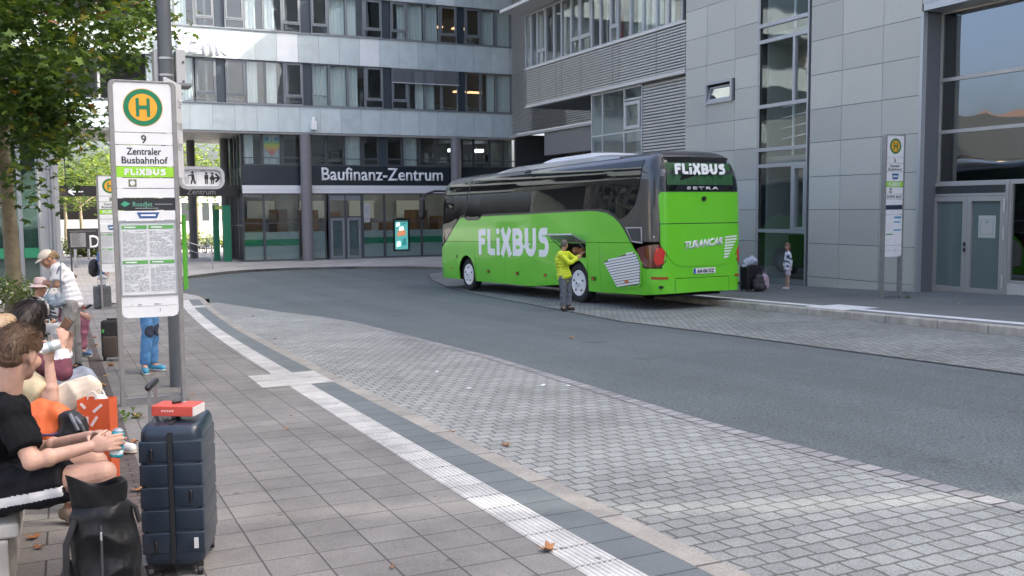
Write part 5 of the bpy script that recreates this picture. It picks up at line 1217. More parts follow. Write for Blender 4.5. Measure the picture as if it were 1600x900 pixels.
PETAL = mat('white_petal', (0.7, 0.68, 0.6), .6)
SHM = [LF[1], LF[0], LF[2], PETAL]
sp = [(0, 462, 15.6, 'low flowering shrub at the left edge of the planter'), (33, 462, 15.6, 'low shrub with pale flowers just right of the plane tree trunk'), (46, 462, 16.6, 'low green shrub in the planter behind the pink hat'), (12, 452, 18.5, 'taller shrub behind the plane tree trunk')]
for i, (px, pyy, d, lab) in enumerate(sp):
    c = EYE + wr(px, pyy + 8) * d; c.z -= .12
    shrub('planter_shrub', lab, c, (.42, .42, .30), 420, .075, SHM, 40 + i, [.35, .35, .25, .05], group='shrubs in the planter')
# sunlit world beyond the passage
zb_ = gz(60) + .117
rngT = random.Random(5)
for i, (px, Y, h, rx, lab) in enumerate([(128, 78, 6.5, 3.2, 'sunlit street tree beyond the passage above the black notice board'), (104, 90, 8.5, 3.6, 'sunlit tree beyond the passage beside the grey pavilion pier'), (310, 92, 8.5, 4.0, 'pale sunlit tree above the low white house'), (362, 96, 9, 4.0, 'sunlit tree behind the side glazing of the bank'), (245, 84, 8, 3.6, 'sunlit tree beyond the passage behind the street pole'), (40, 70, 11, 4.5, 'tall tree behind the glass pavilion roof'), (190, 95, 9, 4.2, 'sunlit tree beyond the passage behind the tall bus stop sign')]):
    p = onY(px, 390, Y); p.z = zb_
    tree('street_tree', lab, p, [p, p + Vector((.05, 0, h * .25)), p + Vector((0, .1, h * .5)), p + Vector((0, 0, h * .75))], .15, (p.x, p.y, h * .62), (rx, rx, h * .34), 42, 2300, .34, LF2, 60 + i, [.45, .2, .35], OVAL, .95, group='trees beyond the passage', limbs=5)
hc = onY(322, 395, 76)
for i, (px, Y, lab) in enumerate([(292, 74, 'sunlit hedge bush left of the low white house front'), (318, 75, 'sunlit hedge bush in front of the low white house'), (350, 76, 'sunlit hedge bush right of the low white house front'), (118, 66, 'low green bush behind the black notice board'), (140, 66, 'low green bush beside the right leg of the notice board')]):
    p = onY(px, 395, Y); p.z = zb_
    shrub('hedge_bush', lab, p, (1.5, .9, .75), 900, .22, LF2, 90 + i, [.4, .2, .4], group='bushes beyond the passage', cat='bush', stems=26)
# low white house
hs = thing('white_house', 'low white house with flat pitched roof seen through the passage', 'house', (11, 105, zb_))
xa, xb = onY(255, 350, 104).x, onY(372, 350, 104).x
HW = mat('house_render', (0.62, 0.60, 0.56), .8)
b = MB(); b.box(xa, xb, 104, 112, zb_, 4.6); b.build('wall', HW, hs)
b = MB(); b.prism([(xa - .6, 103.2, 4.62), (xa - .6, 112.8, 4.62), (xa - .6, 108, 6.3)], (xb - xa + 1.2, 0, 0)); b.build('roof', mat('house_roof', (0.24, 0.19, 0.16), .8, var=.2, scale=2), hs)
for px in (290, 306, 322, 338, 354):
    x = onY(px, 350, 104).x; b = MB(); b.box(x - .45, x + .45, 103.94, 104.02, .6, 2.7); f = b.build('window', mat('house_window_frame', (0.7, 0.7, 0.68), .5), hs)
    b = MB(); b.box(x - .36, x + .36, 103.92, 103.939, .7, 2.6); b.build('pane', mat('house_pane', (0.05, 0.06, 0.065), .08), f)
# houses that close the view and show in the panes
def block(name, label, x0, x1, y0, y1, z1, wall, roofm, cat='building', pitched=False, face='E', rows=4, cols=9):
    t = thing(name, label, cat, ((x0 + x1) / 2, (y0 + y1) / 2, gz(y0)))
    b = MB(); b.box(x0, x1, y0, y1, -1.5, z1); b.build('wall', wall, t)
    b = MB()
    if pitched: b.prism([(x0 - .5, y0 - .5, z1 + .01), (x1 + .5, y0 - .5, z1 + .01), ((x0 + x1) / 2, y0 - .5, z1 + 3.6)], (0, y1 - y0 + 1, 0))
    else: b.box(x0 - .3, x1 + .3, y0 - .3, y1 + .3, z1 + .01, z1 + .5)
    b.build('roof', roofm, t)
    for r in range(rows):
        za = .8 + r * (z1 - 1.2) / rows
        for c in range(cols):
            b = MB()
            if face == 'E': ya = y0 + (y1 - y0) * (c + .2) / cols; yb = y0 + (y1 - y0) * (c + .8) / cols; b.box(x1 - .01, x1 + .06, ya, yb, za, za + 1.6)
            else: xa_ = x0 + (x1 - x0) * (c + .2) / cols; xb_ = x0 + (x1 - x0) * (c + .8) / cols; b.box(xa_, xb_, y0 - .06, y0 + .01, za, za + 1.6) if face == 'S' else b.box(xa_, xb_, y1 - .01, y1 + .06, za, za + 1.6)
            b.build('window', mat('far_pane', (0.05, 0.06, 0.07), .08), t)
    return t
CRM = mat('cream_render', (0.50, 0.44, 0.33), .85, var=.06, scale=.5); PALE = mat('pale_render', (0.50, 0.50, 0.48), .85, var=.06, scale=.5); REDR = mat('red_roof_tiles', (0.14, 0.085, 0.07), .8, var=.25, scale=3)
block('apartment_house', 'cream apartment house with red tiled roof mirrored in the portal glass', -78, -62, 60, 110, 10, CRM, REDR, pitched=True, face='E', rows=3, cols=12)
block('office_block', 'pale office block with window rows across the lane mirrored in the panes', -44, -30, -30, 20, 13, PALE, mat('roof_grey', (0.2, 0.2, 0.2), 0.9), face='E', rows=4, cols=14)
block('town_house', 'pale town house behind the photographer with rows of windows', -20, 14, -62, -48, 13, PALE, REDR, face='N', rows=4, cols=11)
for i, (ya, yb_, lab) in enumerate([(-60, -8.46, 'unseen tall block added for shade behind the portal, southernmost of the row'), (-8.35, 5.40, 'unseen tall block added for shade directly behind the glass portal'), (5.85, 11.5, 'unseen narrow tall block added for shade behind the grey clad office'), (11.95, 27, 'unseen tall block added for shade behind the stair window of the clad office')]):  # unseen blocks added for shade; slits between them let sun streaks through
    t = thing('added_shade_block', lab, 'building', (40, (ya + yb_) / 2, 0), group='shade blocks added behind the clad office'); sl2 = .431 * 10
    b = MB(); b.prism([(34.6, ya, -1), (34.6, yb_, -1), (44.6, yb_ - sl2, -1), (44.6, ya - sl2, -1)], (0, 0, 41)); b.build('wall', PALE, t, fix=True)
    b = MB(); b.prism([(34.5, ya, 40.02), (34.5, yb_, 40.02), (44.7, yb_ - sl2 - .04, 40.02), (44.7, ya - sl2 - .04, 40.02)], (0, 0, .4)); b.build('roof', mat('roof_grey', (0.2, 0.2, 0.2), 0.9), t, fix=True)
    y = ya + .8
    while y < yb_ - 1.6 and y < 27:
        if y > -30:
            for r_ in range(8): b = MB(); b.box(34.55, 34.61, y, y + 1.1, 12.5 + r_ * 3.4, 14.2 + r_ * 3.4); b.build('window', mat('far_pane', (0.05, 0.06, 0.07), .08), t)
        y += 3.2
# notice board, bollards, rails and bicycles beyond the pavement
YN = 46.0
t = thing('notice_board', 'black notice board with white letter D on two legs beyond the pavement', 'notice board', (1.2, YN, gz(YN) + .12))
xa, xb = onY(105, 375, YN).x, onY(156, 375, YN).x; z0_, z1_ = onY(130, 389, YN).z, onY(130, 357, YN).z; zg_ = gz(YN) + .117
b = MB(); b.box(xa, xb, YN, YN + .12, z0_, z1_); b.build('board', mat('board_charcoal', (0.035, 0.034, 0.036), .5), t)
for x in (xa + .1, xb - .15): b = MB(); b.box(x, x + .07, YN + .03, YN + .09, zg_, z0_ - .005); b.build('leg', DARK, t)
b = MB(); b.box(onY(110, 375, YN).x, onY(134, 375, YN).x, YN - .012, YN - .002, onY(120, 386, YN).z, onY(120, 364, YN).z); pp = b.build('paper', mat('grey_paper', (0.28, 0.29, 0.30), .6), t)
b = MB()
for k in range(12):
    z_ = onY(120, 384, YN).z + k * .052; b.box(onY(112, 375, YN).x, onY(112 + 19 * random.uniform(.5, 1), 375, YN).x, YN - .016, YN - .013, z_, z_ + .022)
b.build('print', mat('dim_print', (0.12, .12, .12), .7), pp)
text_mesh('letter', 'D', .78, mat('white_letters', (0.82, 0.84, 0.86), 0.4), t, (onY(140, 385, YN).x, YN - .002, onY(140, 387, YN).z), (1, 0, 0), (0, 0, 1), .012, width=.40, bold=.01)
b = MB(); b.box(onY(107, 360, YN).x, onY(150, 360, YN).x, YN - .006, YN - .002, onY(120, 362, YN).z, onY(120, 360.5, YN).z); b.build('heading_line', mat('dim_heading', (0.16, .16, .16), .7), t)
def bollard(px, pyb, pyt, lab, r=.07):
    p = gnd(px, pyb, .118); t_ = onY(px, pyt, p.y).z; t = thing('bollard', lab, 'bollard', p, group='steel bollards')
    b = MB(); b.lathe(p, [(r, 0), (r, t_ - p.z - .05), (r * .8, t_ - p.z - .01), (.005, t_ - p.z)], 16); b.build('post', ALU, t, smooth=40)
    b = MB(); b.lathe(p, [(r * 1.5, 0), (r * 1.5, .03), (r, .035)], 16); b.build('collar', ALUD, t, smooth=40)
bollard(98, 430, 383, 'steel bollard between the pavilion and the notice board'); bollard(119, 418, 383, 'steel bollard in front of the notice board'); bollard(139, 405, 388, 'steel bollard under the right end of the notice board', .06)
def rail(pts, lab, r=.028):
    t = thing('railing', lab, 'railing', pts[0]); b = MB(); b.tube(pts, r, 8); b.build('tube', ALU, t, smooth=40)
a = gnd(293, 402, .117); c_ = gnd(332, 420, .117)
t = thing('railing', 'low steel tube railing on the plaza in front of the parked bicycles', 'railing', a)
for q in (a, c_): b = MB(); b.cyl(q, q + Vector((0, 0, 1.0)), .035, 10); b.build('post', ALU, t, smooth=40)
b = MB(); b.bar(a + Vector((0, 0, .95)), c_ + Vector((0, 0, .95)), .05); b.bar(a + Vector((0, 0, .5)), c_ + Vector((0, 0, .5)), .03); b.build('bar', ALU, t)
def bicycle(c, rz, colr, lab):
    t = thing('bicycle', lab, 'bicycle', c, rz, group='bicycles parked beyond the passage'); M0 = _M[t.name]
    def T(x, z, y=0): return M0 @ Vector((x, y, z))
    for x in (-.52, .52):
        b = MB(); n = 20
        b.tube([T(x + .33 * math.cos(2 * math.pi * k / n), .34 + .33 * math.sin(2 * math.pi * k / n)) for k in range(n + 1)], .022, 6, cap=False); w_ = b.build('wheel', RUBBER, t)
        b = MB()
        for k in range(8): b.cyl(T(x, .34), T(x + .32 * math.cos(k * math.pi / 4), .34 + .32 * math.sin(k * math.pi / 4)), .004, 4)
        b.build('spokes', ALU, w_)
    b = MB()
    for p, q in [((-.52, .34), (-.15, .75)), ((-.15, .88), (0, .30)), ((-.12, .78), (.38, .82)), ((0, .30), (.40, .70)), ((-.52, .34), (0, .30)), ((.36, .92), (.52, .34))]: b.cyl(T(*p), T(*q), .018, 8)
    b.build('frame', mat('bike_paint_' + colr[0], colr[1], .4), t)
    b = MB(); b.caps(T(-.26, .92), T(-.06, .93), .05, .025); b.build('saddle', BLACK, t)
    b = MB(); b.tube([T(.30, .98, -.28), T(.38, 1.0, -.15), T(.36, .98, 0), T(.38, 1.0, .15), T(.30, .98, .28)], .014, 6); b.build('handlebar', DARK, t)
rgb = random.Random(3)
for i, (px, Y, cr, lab) in enumerate([(290, 66, ('grey', (.25, .25, .26)), 'grey parked bicycle at the left end of the row'), (302, 67, ('red', (.30, .04, .03)), 'red parked bicycle second from left in the row'), (314, 66.5, ('white', (.6, .6, .58)), 'white parked bicycle in the middle of the row'), (325, 67, ('blue', (.04, .08, .2)), 'blue parked bicycle second from right in the row'), (336, 66.2, ('black', (.02, .02, .02)), 'black parked bicycle at the right end of the row')]):
    p = onY(px, 395, Y); p.z = zb_; bicycle(p, rgb.uniform(.7, 1.5), cr, lab)
# ================================================================== SIGNS
PAPER = mat('timetable_paper', (0.60, 0.62, 0.62), .55, var=.06, scale=6)
SIGNW = mat('sign_white', (0.70, 0.71, 0.70), .45, var=.05, scale=5)
def stop_sign(label, x0, x1, Ys, y_bot, rows, number, dep=.13, zg_=None, lines='Zentraler\nBusbahnhof'):
    """bus stop mast: two posts, stacked white plates. rows: (top px, bottom px, kind)"""
    xc = (x0 + x1) / 2
    zf = lambda y: onY(xc, y, Ys).z
    X0, X1 = onY(x0, 300, Ys).x, onY(x1, 300, Ys).x; W = X1 - X0; xm = (X0 + X1) / 2
    zt = zf(rows[0][0]); zb = zg_ if zg_ is not None else zf(y_bot); zp = zf(rows[-1][1])
    t = thing('bus_stop_sign', label, 'bus stop sign', (xm, Ys, zb), group='bus stop signs')
    pw_ = W * .085; r = W * .10
    for s_, xx in ((1, X0 - pw_), (-1, X1 + pw_)):
        b = MB(); xo = xx; xi = xx + s_ * pw_; prof = [(xo, zb)] + [(xo, zt - r)] + [(xo + s_ * (r - r * math.cos(R(a))), zt - r + r * math.sin(R(a))) for a in (30, 60, 90)] + [(xm, zt), (xm, zt - .022), (xo + s_ * (r + .01), zt - .022), (xi, zt - r), (xi, zb)]
        P = [(x, Ys, z) for x, z in prof]; b.prism(P if s_ > 0 else P[::-1], (0, dep, 0)); b.build('post', mat('sign_post_grey', (0.25, 0.243, 0.232), .45, .35, var=.12, scale=7), t, bevel=.006, fix=True)
    b = MB(); b.box(X0 + .002, X1 - .002, Ys + .02, Ys + dep - .01, zb, zb + W * .13); b.build('foot_bar', ALUD, t)
    e = .012
    yy = Ys + .01
    for (ya, yb, kind) in rows:
        za, zc = zf(yb), zf(ya); b = MB()
        m_ = {'flix': LIME, 'black': mat('poster_black', (0.02, 0.022, 0.024), .4), 'table': PAPER, 'navy': mat('navy_plate', (0.015, 0.03, 0.06), .4)}.get(kind.split(':')[0], SIGNW)
        rr = .05 if kind in ('H',) else 0
        if kind == 'H' or kind == 'foot':
            q = min(.06, W * .1); pts = [(X0, za), (X1, za), (X1, zc - q), (X1 - q * .3, zc - q * .3), (X1 - q, zc), (X0 + q, zc), (X0 + q * .3, zc - q * .3), (X0, zc - q)] if kind == 'H' else [(X0, zc), (X0, za + q), (X0 + q * .3, za + q * .3), (X0 + q, za), (X1 - q, za), (X1 - q * .3, za + q * .3), (X1, za + q), (X1, zc)]
            b.prism([(x, yy, z) for x, z in pts], (0, .03, 0))
        else: b.box(X0, X1, yy, yy + .03, za + .002, zc - .002)
        pl = b.build('plate', m_, t, fix=True)
        yf = yy - .0015; h = zc - za; zm = (za + zc) / 2
        ex, ez = Vector((1, 0, 0)), Vector((0, 0, 1))
        if kind == 'H':
            rad = min(W * .335, h * .40); c0 = Vector((xm, yf, zm - h * .02)); ax = (0, -1, 0); n = 48
            def disc(r_, y_, nm, m2): b = MB(); b.cyl((c0.x, y_ + .002, c0.z), (c0.x, y_, c0.z), r_, n); b.build(nm, m2, pl)
            disc(rad * 1.03, yf, 'emblem_rim', HYELLOW); disc(rad, yf - .002, 'emblem_ring', HGREEN); disc(rad * .74, yf - .004, 'emblem_disc', HYELLOW)
            b = MB(); k = rad * .36
            b.box(c0.x - k, c0.x - k * .55, yf - .008, yf - .006, c0.z - rad * .5, c0.z + rad * .5); b.box(c0.x + k * .55, c0.x + k, yf - .008, yf - .006, c0.z - rad * .5, c0.z + rad * .5); b.box(c0.x - k * .55, c0.x + k * .55, yf - .008, yf - .006, c0.z - rad * .1, c0.z + rad * .1); b.build('emblem_letter', HGREEN, pl)
        elif kind == 'num': text_mesh('number', number, h * .95, INK, pl, (xm - h * .25, yf, za + h * .15), ex, ez, .002, bold=h * .012)
        elif kind == 'name':
            l1, l2 = lines.split('\n'); text_mesh('lettering', l1, h * .46, INK, pl, (xm - W * .31, yf, za + h * .56), ex, ez, .002, width=W * .60, bold=h * .006); text_mesh('lettering', l2, h * .46, INK, pl, (xm - W * .40, yf, za + h * .14), ex, ez, .002, width=W * .80, bold=h * .006)
        elif kind == 'flix': flix('lettering', (xm - W * .36, yf, za + h * .2), ex, ez, W * .70, h * .6, SIGNW, pl, .002)
        elif kind == 'icon': b = MB(); b.box(xm - W * .30, xm - W * .16, yf - .002, yf, za + h * .15, zc - h * .15); b.m = 1; b.cyl((xm - W * .23, yf - .003, zm), (xm - W * .23, yf - .004, zm), W * .045, 16); b.build('sticker', [mat('olive_sticker', (0.16, 0.17, 0.08), .6), SIGNW], pl)
        elif kind.startswith('black'):
            w_ = kind.split(':')[1] if ':' in kind else ''
            if w_:
                text_mesh('lettering', w_, h * .55, mat('poster_green_print', (0.15, 0.42, 0.28), .5), pl, (X0 + W * .26, yf, za + h * .32), ex, ez, .002, width=W * .34)
                b = MB(); b.prism([(X0 + W * .05, yf - .002, zm), (X0 + W * .12, yf - .002, zm - h * .22), (X0 + W * .22, yf - .002, zm + h * .05), (X0 + W * .12, yf - .002, zm + h * .25)], (0, .002, 0)); b.build('logo', mat('poster_green', (0.05, 0.32, 0.18), .5), pl)
                b = MB(); b.box(X0 + W * .64, X0 + W * .95, yf - .002, yf, zm - .006, zm + .004); b.box(X0 + W * .3, X0 + W * .7, yf - .002, yf, za + h * .12, za + h * .2); b.build('small_print', mat('poster_grey_print', (.22, .24, .24), .6), pl)
        elif kind == 'badge':
            b = MB(); b.prism([(xm - W * .18, yf, zm + h * .32), (xm + W * .22, yf, zm + h * .32), (xm + W * .17, yf, zm - h * .3), (xm - W * .13, yf, zm - h * .3)], (0, -.002, 0)); bd = b.build('badge', mat('badge_blue', (0.03, 0.10, 0.25), .4), pl)
            b = MB(); b.box(xm - W * .11, xm + W * .15, yf - .004, yf - .0025, zm - h * .07, zm + h * .10); b.build('badge_print', SIGNW, bd)
        elif kind.startswith('word'): text_mesh('lettering', kind.split(':')[1], h * .72, INK, pl, (X0 + W * .06, yf, za + h * .25), ex, ez, .002, width=W * .86, bold=h * .012)
        elif kind == 'table':
            b = MB(); rng = random.Random(int(ya)); fm = MB(); o = Vector((X0, yf, za))
            frame_rect(fm, o, ex, ez, Vector((0, -1, 0)), .0, W, 0, h, W * .025, .012); fm.build('frame', ALU, pl)
            gb = MB(); hb = MB(); PM = mat('fine_print', (0.33, 0.35, 0.36), .7); m_ = W * .05; cw = (W - 2 * m_ - W * .03) / 2; rh = (h - 2 * m_) / 2
            for ci in (0, 1):
                for ri in (0, 1):
                    xa = X0 + m_ + ci * (cw + W * .03); z1 = za + m_ + (ri + 1) * rh - rh * .06
                    gb.box(xa, xa + cw, yf - .003, yf, z1 - rh * .10, z1)
                    hb.box(xa + cw * .1, xa + cw * .55, yf - .0045, yf - .0032, z1 - rh * .07, z1 - rh * .035)
                    z = z1 - rh * .16; nl = 0
                    while z > z1 - rh * .88:
                        x = xa + cw * .03
                        while x < xa + cw * .95:
                            l_ = cw * rng.uniform(.05, .22)
                            if rng.random() < .82: b.box(x, min(x + l_, xa + cw), yf - .002, yf, z - rh * .014, z)
                            x += l_ + cw * .05
                        z -= rh * .034
                    b.build('print', PM, pl); b = MB()
            gb.build('heading', mat('heading_green', (0.10, 0.34, 0.08), .6), pl); hb.build('heading_print', SIGNW, pl)
        elif kind == 'list':
            b = MB(); b.m = 0; b.box(X0 + W * .52, X0 + W * .95, yf - .002, yf, zc - h * .12, zc - h * .06); b.box(X0 + W * .52, X0 + W * .9, yf - .002, yf, zc - h * .26, zc - h * .22); b.box(X0 + W * .5, X0 + W * .95, yf - .002, yf, zc - h * .52, zc - h * .48); b.build('print', TEAL, pl); b = MB(); b.box(X0 + W * .05, X0 + W * .45, yf - .002, yf, zc - h * .66, zc - h * .62); b.build('print', mat('heading_green', (0.10, 0.34, 0.08), .6), pl)
        elif kind == 'foot':
            b = MB(); b.box(X0 + .02, X1 - .02, yf - .001, yf, zm + h * .02, zm + h * .035)
            for k in range(5): xx = X0 + W * random.uniform(.15, .7); b.box(xx, xx + W * random.uniform(.02, .1), yf - .001, yf, zm + h * .08, zm + h * random.uniform(.1, .14))
            b.box(xm + W * .16, xm + W * .175, yf - .001, yf, zm - h * .25, zm - h * .1); b.build('scratches', GREYINK, pl)
    return t
YS9 = 10.95
stop_sign('tall bus stop sign number 9 nearest the camera with timetables on two steel posts', 183, 273, YS9, 648, [(126, 206.5, 'H'), (207.5, 226, 'num'), (227, 260, 'name'), (260.5, 277, 'flix'), (278, 294, 'icon'), (294.5, 309, 'blank'), (309.5, 328.5, 'black:RoadJet'), (329, 344, 'badge'), (344.5, 462, 'table'), (462.5, 496, 'foot')], '9', zg_=gz(YS9) + LP)
YS8 = 27.6
stop_sign('bus stop sign number 8 half hidden behind the taller sign, grey suitcase beside it', 154, 191, YS8, 487, [(274, 306, 'H'), (306.5, 315, 'num'), (315.5, 327, 'name'), (327.5, 334.5, 'flix'), (335, 342, 'blank'), (342.5, 349, 'blank'), (349.5, 362, 'badge'), (362.5, 411, 'table'), (411.5, 425, 'foot')], '8', zg_=gz(YS8) + LP)
p5_ = gnd(1395, 466, RP)
YS5 = p5_.y
stop_sign('bus stop sign number 5 standing before the grey stone cladding on the right pavement', 1385, 1411, YS5, 467, [(210, 245, 'H'), (245.5, 255, 'num'), (255.5, 268, 'name'), (268.5, 283, 'badge'), (283.5, 292, 'flix'), (292.5, 303, 'icon'), (303.5, 311, 'word:SOFIA BUS'), (311.5, 320, 'blank'), (320.5, 327, 'navy'), (327.5, 335, 'blank'), (335.5, 383, 'list'), (383.5, 401, 'foot')], '5', zg_=gz(YS5) + RP)
# street pole with its boxes and the toilet sign
PX_, PY_ = onY(263, 300, 12.2).x + .02, 12.2
POLEM = mat('pole_grey', (0.095, 0.105, 0.115), .5, .3, var=.06, scale=3)
pole = thing('street_pole', 'tall grey steel street pole directly behind the number 9 sign', 'pole', (PX_, PY_, gz(PY_) + LP))
b = MB(); b.cyl((PX_, PY_, gz(PY_) + LP - .02), (PX_, PY_, 7.5), .083, 24); b.build('shaft', POLEM, pole, smooth=40)
b = MB()
for pyy in (92, 118): z = onY(262, pyy, PY_).z; b.cyl((PX_, PY_, z - .012), (PX_, PY_, z + .012), .089, 24)
b.build('strap', ALU, pole, smooth=40)
xa, xb = onY(276, 110, 12.3).x, onY(292, 110, 12.3).x; z0_, z1_ = onY(285, 133, 12.3).z, onY(285, 88, 12.3).z
t = thing('display_box', 'pale metal box clamped to the street pole above the number 9 sign', 'box', (xa, 12.3, z0_))
b = MB(); b.box(xa - .02, xb - .03, 12.16, 12.5, z0_, z1_ + .06); b.build('housing', mat('box_beige_grey', (0.42, 0.42, 0.41), .5), t, bevel=.008)
b = MB(); b.box(onY(240, 110, 12.3).x, onY(250, 110, 12.3).x, 12.2, 12.5, z0_, z1_ + .05); b.build('side_flange', mat('box_beige_grey', (0.42, 0.42, 0.41), .5), t)
b = MB()
for pyy in (97, 127): z = onY(280, pyy, 12.16).z; b.cyl((xa + .06, 12.165, z), (xa + .06, 12.15, z), .014, 8)
b.build('bolt', DARK, t)
b = MB(); b.box(xa - .08, xb + .03, 12.1, 12.5, z0_ - .03, z0_ - .002); b.build('base_plate', ALUD, t)
# toilets sign
YW = 12.12
t = thing('toilets_sign', 'rounded direction sign with waste bin, toilet figures and arrow on the street pole', 'sign', (1.6, YW, 2.1))
xa, xb = onY(281, 278, YW).x, onY(349, 278, YW).x; z0_, z1_ = onY(315, 293.5, YW).z, onY(315, 262, YW).z
def rrect(x0, x1, z0, z1, r, y, n=6):
    P = []
    for cx, cz, a0 in ((x1 - r, z0 + r, -90), (x1 - r, z1 - r, 0), (x0 + r, z1 - r, 90), (x0 + r, z0 + r, 180)):
        P += [(cx + r * math.cos(R(a0 + 90 * k / n)), y, cz + r * math.sin(R(a0 + 90 * k / n))) for k in range(n + 1)]
    return P
b = MB(); b.prism(rrect(xa, xb, z0_, z1_, .085, YW + .035), (0, .05, 0)); b.build('panel', SIGNW, t, fix=True)
b = MB(); b.prism(rrect(xa - .015, xb + .015, z0_ - .015, z1_ + .015, .10, YW), (0, .11, 0), holes=[rrect(xa + .022, xb - .022, z0_ + .022, z1_ - .022, .07, YW)]); b.build('frame', mat('sign_rim_grey', (0.40, 0.41, 0.42), .4, .4), t, fix=True)
Y2 = YW + .033; hh = z1_ - z0_; zz = z0_
b = MB()
def q(px, pyy): p = onY(px, pyy, Y2); return p.x, p.z
def figure(px, skirt=False):
    x, z = q(px, 0); z = z0_ + hh * .2; H_ = hh * .58
    b.cyl((x, Y2, z + H_ * .90), (x, Y2 - .002, z + H_ * .90), H_ * .10, 12)
    if skirt: b.prism([(x - .010, Y2, z + H_ * .78), (x + .010, Y2, z + H_ * .78), (x + .03, Y2, z + H_ * .33), (x - .03, Y2, z + H_ * .33)][::-1], (0, -.002, 0))
    else: b.box(x - .022, x + .022, Y2 - .002, Y2, z + H_ * .40, z + H_ * .78)
    b.box(x - .016, x - .003, Y2 - .002, Y2, z, z + H_ * .40 if not skirt else z + H_ * .33); b.box(x + .003, x + .016, Y2 - .002, Y2, z, z + H_ * .40 if not skirt else z + H_ * .33)
figure(313); b.build('man_pictogram', INK, t); b = MB(); figure(322.5, True); b.build('woman_pictogram', INK, t); b = MB()
x, z = q(301, 278); z = z0_ + hh * .2; H_ = hh * .62
b.cyl((x, Y2, z + H_ * .92), (x, Y2 - .002, z + H_ * .92), H_ * .10, 12)
for (p_, q_, w_) in [((x, z + H_ * .78), (x + .005, z + H_ * .40), .035), ((x - .002, z + H_ * .42), (x - .02, z), .018), ((x + .01, z + H_ * .42), (x + .028, z), .018), ((x - .01, z + H_ * .74), (x - .055, z + H_ * .62), .014)]:
    b.bar((p_[0], Y2 - .001 - w_ * .02, p_[1]), (q_[0], Y2 - .001 - w_ * .02, q_[1]), .002 if False else w_, .002, up=(0, 1, 0))
b.build('litter_pictogram', INK, t); b = MB(); x, z = q(335, 278); zc_ = (z0_ + z1_) / 2
b.bar((x - .055, Y2 - .0012, zc_), (x + .055, Y2 - .0012, zc_), .022, .002, up=(0, 1, 0)); b.bar((x + .06, Y2 - .0018, zc_), (x + .012, Y2 - .0018, zc_ + .05), .022, .002, up=(0, 1, 0)); b.bar((x + .06, Y2 - .0024, zc_), (x + .012, Y2 - .0024, zc_ - .05), .022, .002, up=(0, 1, 0))
b.build('arrow', INK, t)
b = MB(); x, z = q(292, 283); b.prism([(x - .03, Y2, z0_ + hh * .55), (x + .03, Y2, z0_ + hh * .55), (x + .022, Y2, z0_ + hh * .2), (x - .022, Y2, z0_ + hh * .2)][::-1], (0, -.002, 0)); b.build('bin_pictogram', mat('pale_print', (0.45, 0.46, 0.46), .5), t)
text_mesh('lettering', 'WC', .045, GREYINK, t, (q(313, 278)[0], Y2, z0_ + hh * .80), (1, 0, 0), (0, 0, 1), .002, width=.075)
b = MB()
for px in (306.5, 329): x = q(px, 278)[0]; b.box(x - .002, x + .002, Y2 - .001, Y2, z0_ + hh * .14, z1_ - hh * .14)
b.build('divider', mat('pale_print', (0.45, 0.46, 0.46), .5), t)
b = MB()
for z in (z0_ + .05, z1_ - .05): b.bar((PX_ + .06, PY_ - .02, z), (xa + .02, YW + .06, z), .025)
b.build('bracket', ALUD, t)
# side board that shows between sign and pole
P0 = onY(262, 200, 11.35); P1 = onY(285.5, 200, 12.0); z1_ = onY(285, 133, 12.0).z; z0_ = onY(285, 279, 12.0).z
t = thing('side_board', 'white board with word endings seen edge on behind the number 9 sign', 'sign', (P1.x, P1.y, z0_))
dd_ = Vector((P1.x - P0.x, P1.y - P0.y, 0)).normalized(); nn = Vector((dd_.y, -dd_.x, 0))
b = MB(); A0, A1 = Vector((P0.x, P0.y, 0)), Vector((P1.x, P1.y, 0))
b.add([A0 + BZ * z0_, A1 + BZ * z0_, A1 + BZ * z1_, A0 + BZ * z1_] + [p - nn * .03 for p in (A0 + BZ * z0_, A1 + BZ * z0_, A1 + BZ * z1_, A0 + BZ * z1_)], [(0, 1, 2, 3), (7, 6, 5, 4), (0, 4, 5, 1), (1, 5, 6, 2), (2, 6, 7, 3), (3, 7, 4, 0)]); b.build('board', mat('board_grey_white', (0.55, 0.56, 0.57), .5), t, bevel=.006)
for wd_, pyy, w_ in (('te', 168, .17), ('oren', 203, .34), ('eller', 235, .36)):
    text_mesh('lettering', wd_, .19, GREYINK, t, A1 - dd_ * (w_ + .05) + nn * .002 + BZ * onY(280, pyy, 11.8).z, dd_, (0, 0, 1), .002, width=w_)
# narrow green panel
g0 = onY(289.5, 453, 12.4); g1 = onY(289.5, 336, 12.4)
t = thing('green_panel', 'narrow bright green panel fixed edge on beside the street pole', 'panel', (g0.x, g0.y, g0.z))
vd = Vector((g0.x, g0.y, 0)).normalized(); sd = Vector((vd.y, -vd.x, 0))
dv = (vd + sd * .10).normalized()
b = MB(); sv = Vector((dv.y, -dv.x, 0)); c0 = Vector((g0.x, g0.y, 0)) - sd * .005
pts = [c0 - sv * .011, c0 + sv * .011, c0 + sv * .011 + dv * .33, c0 - sv * .011 + dv * .33]
b.prism([p + BZ * g0.z for p in pts], (0, 0, g1.z - g0.z)); b.build('plate', mat('panel_green', (0.10, 0.42, 0.03), .4), t, fix=True)
b = MB(); b.bar((PX_, PY_, g1.z - .1), c0 + dv * .1 + BZ * (g1.z - .1), .02); b.bar((PX_, PY_, g0.z + .1), c0 + dv * .1 + BZ * (g0.z + .1), .02); b.build('bracket', ALUD, t)
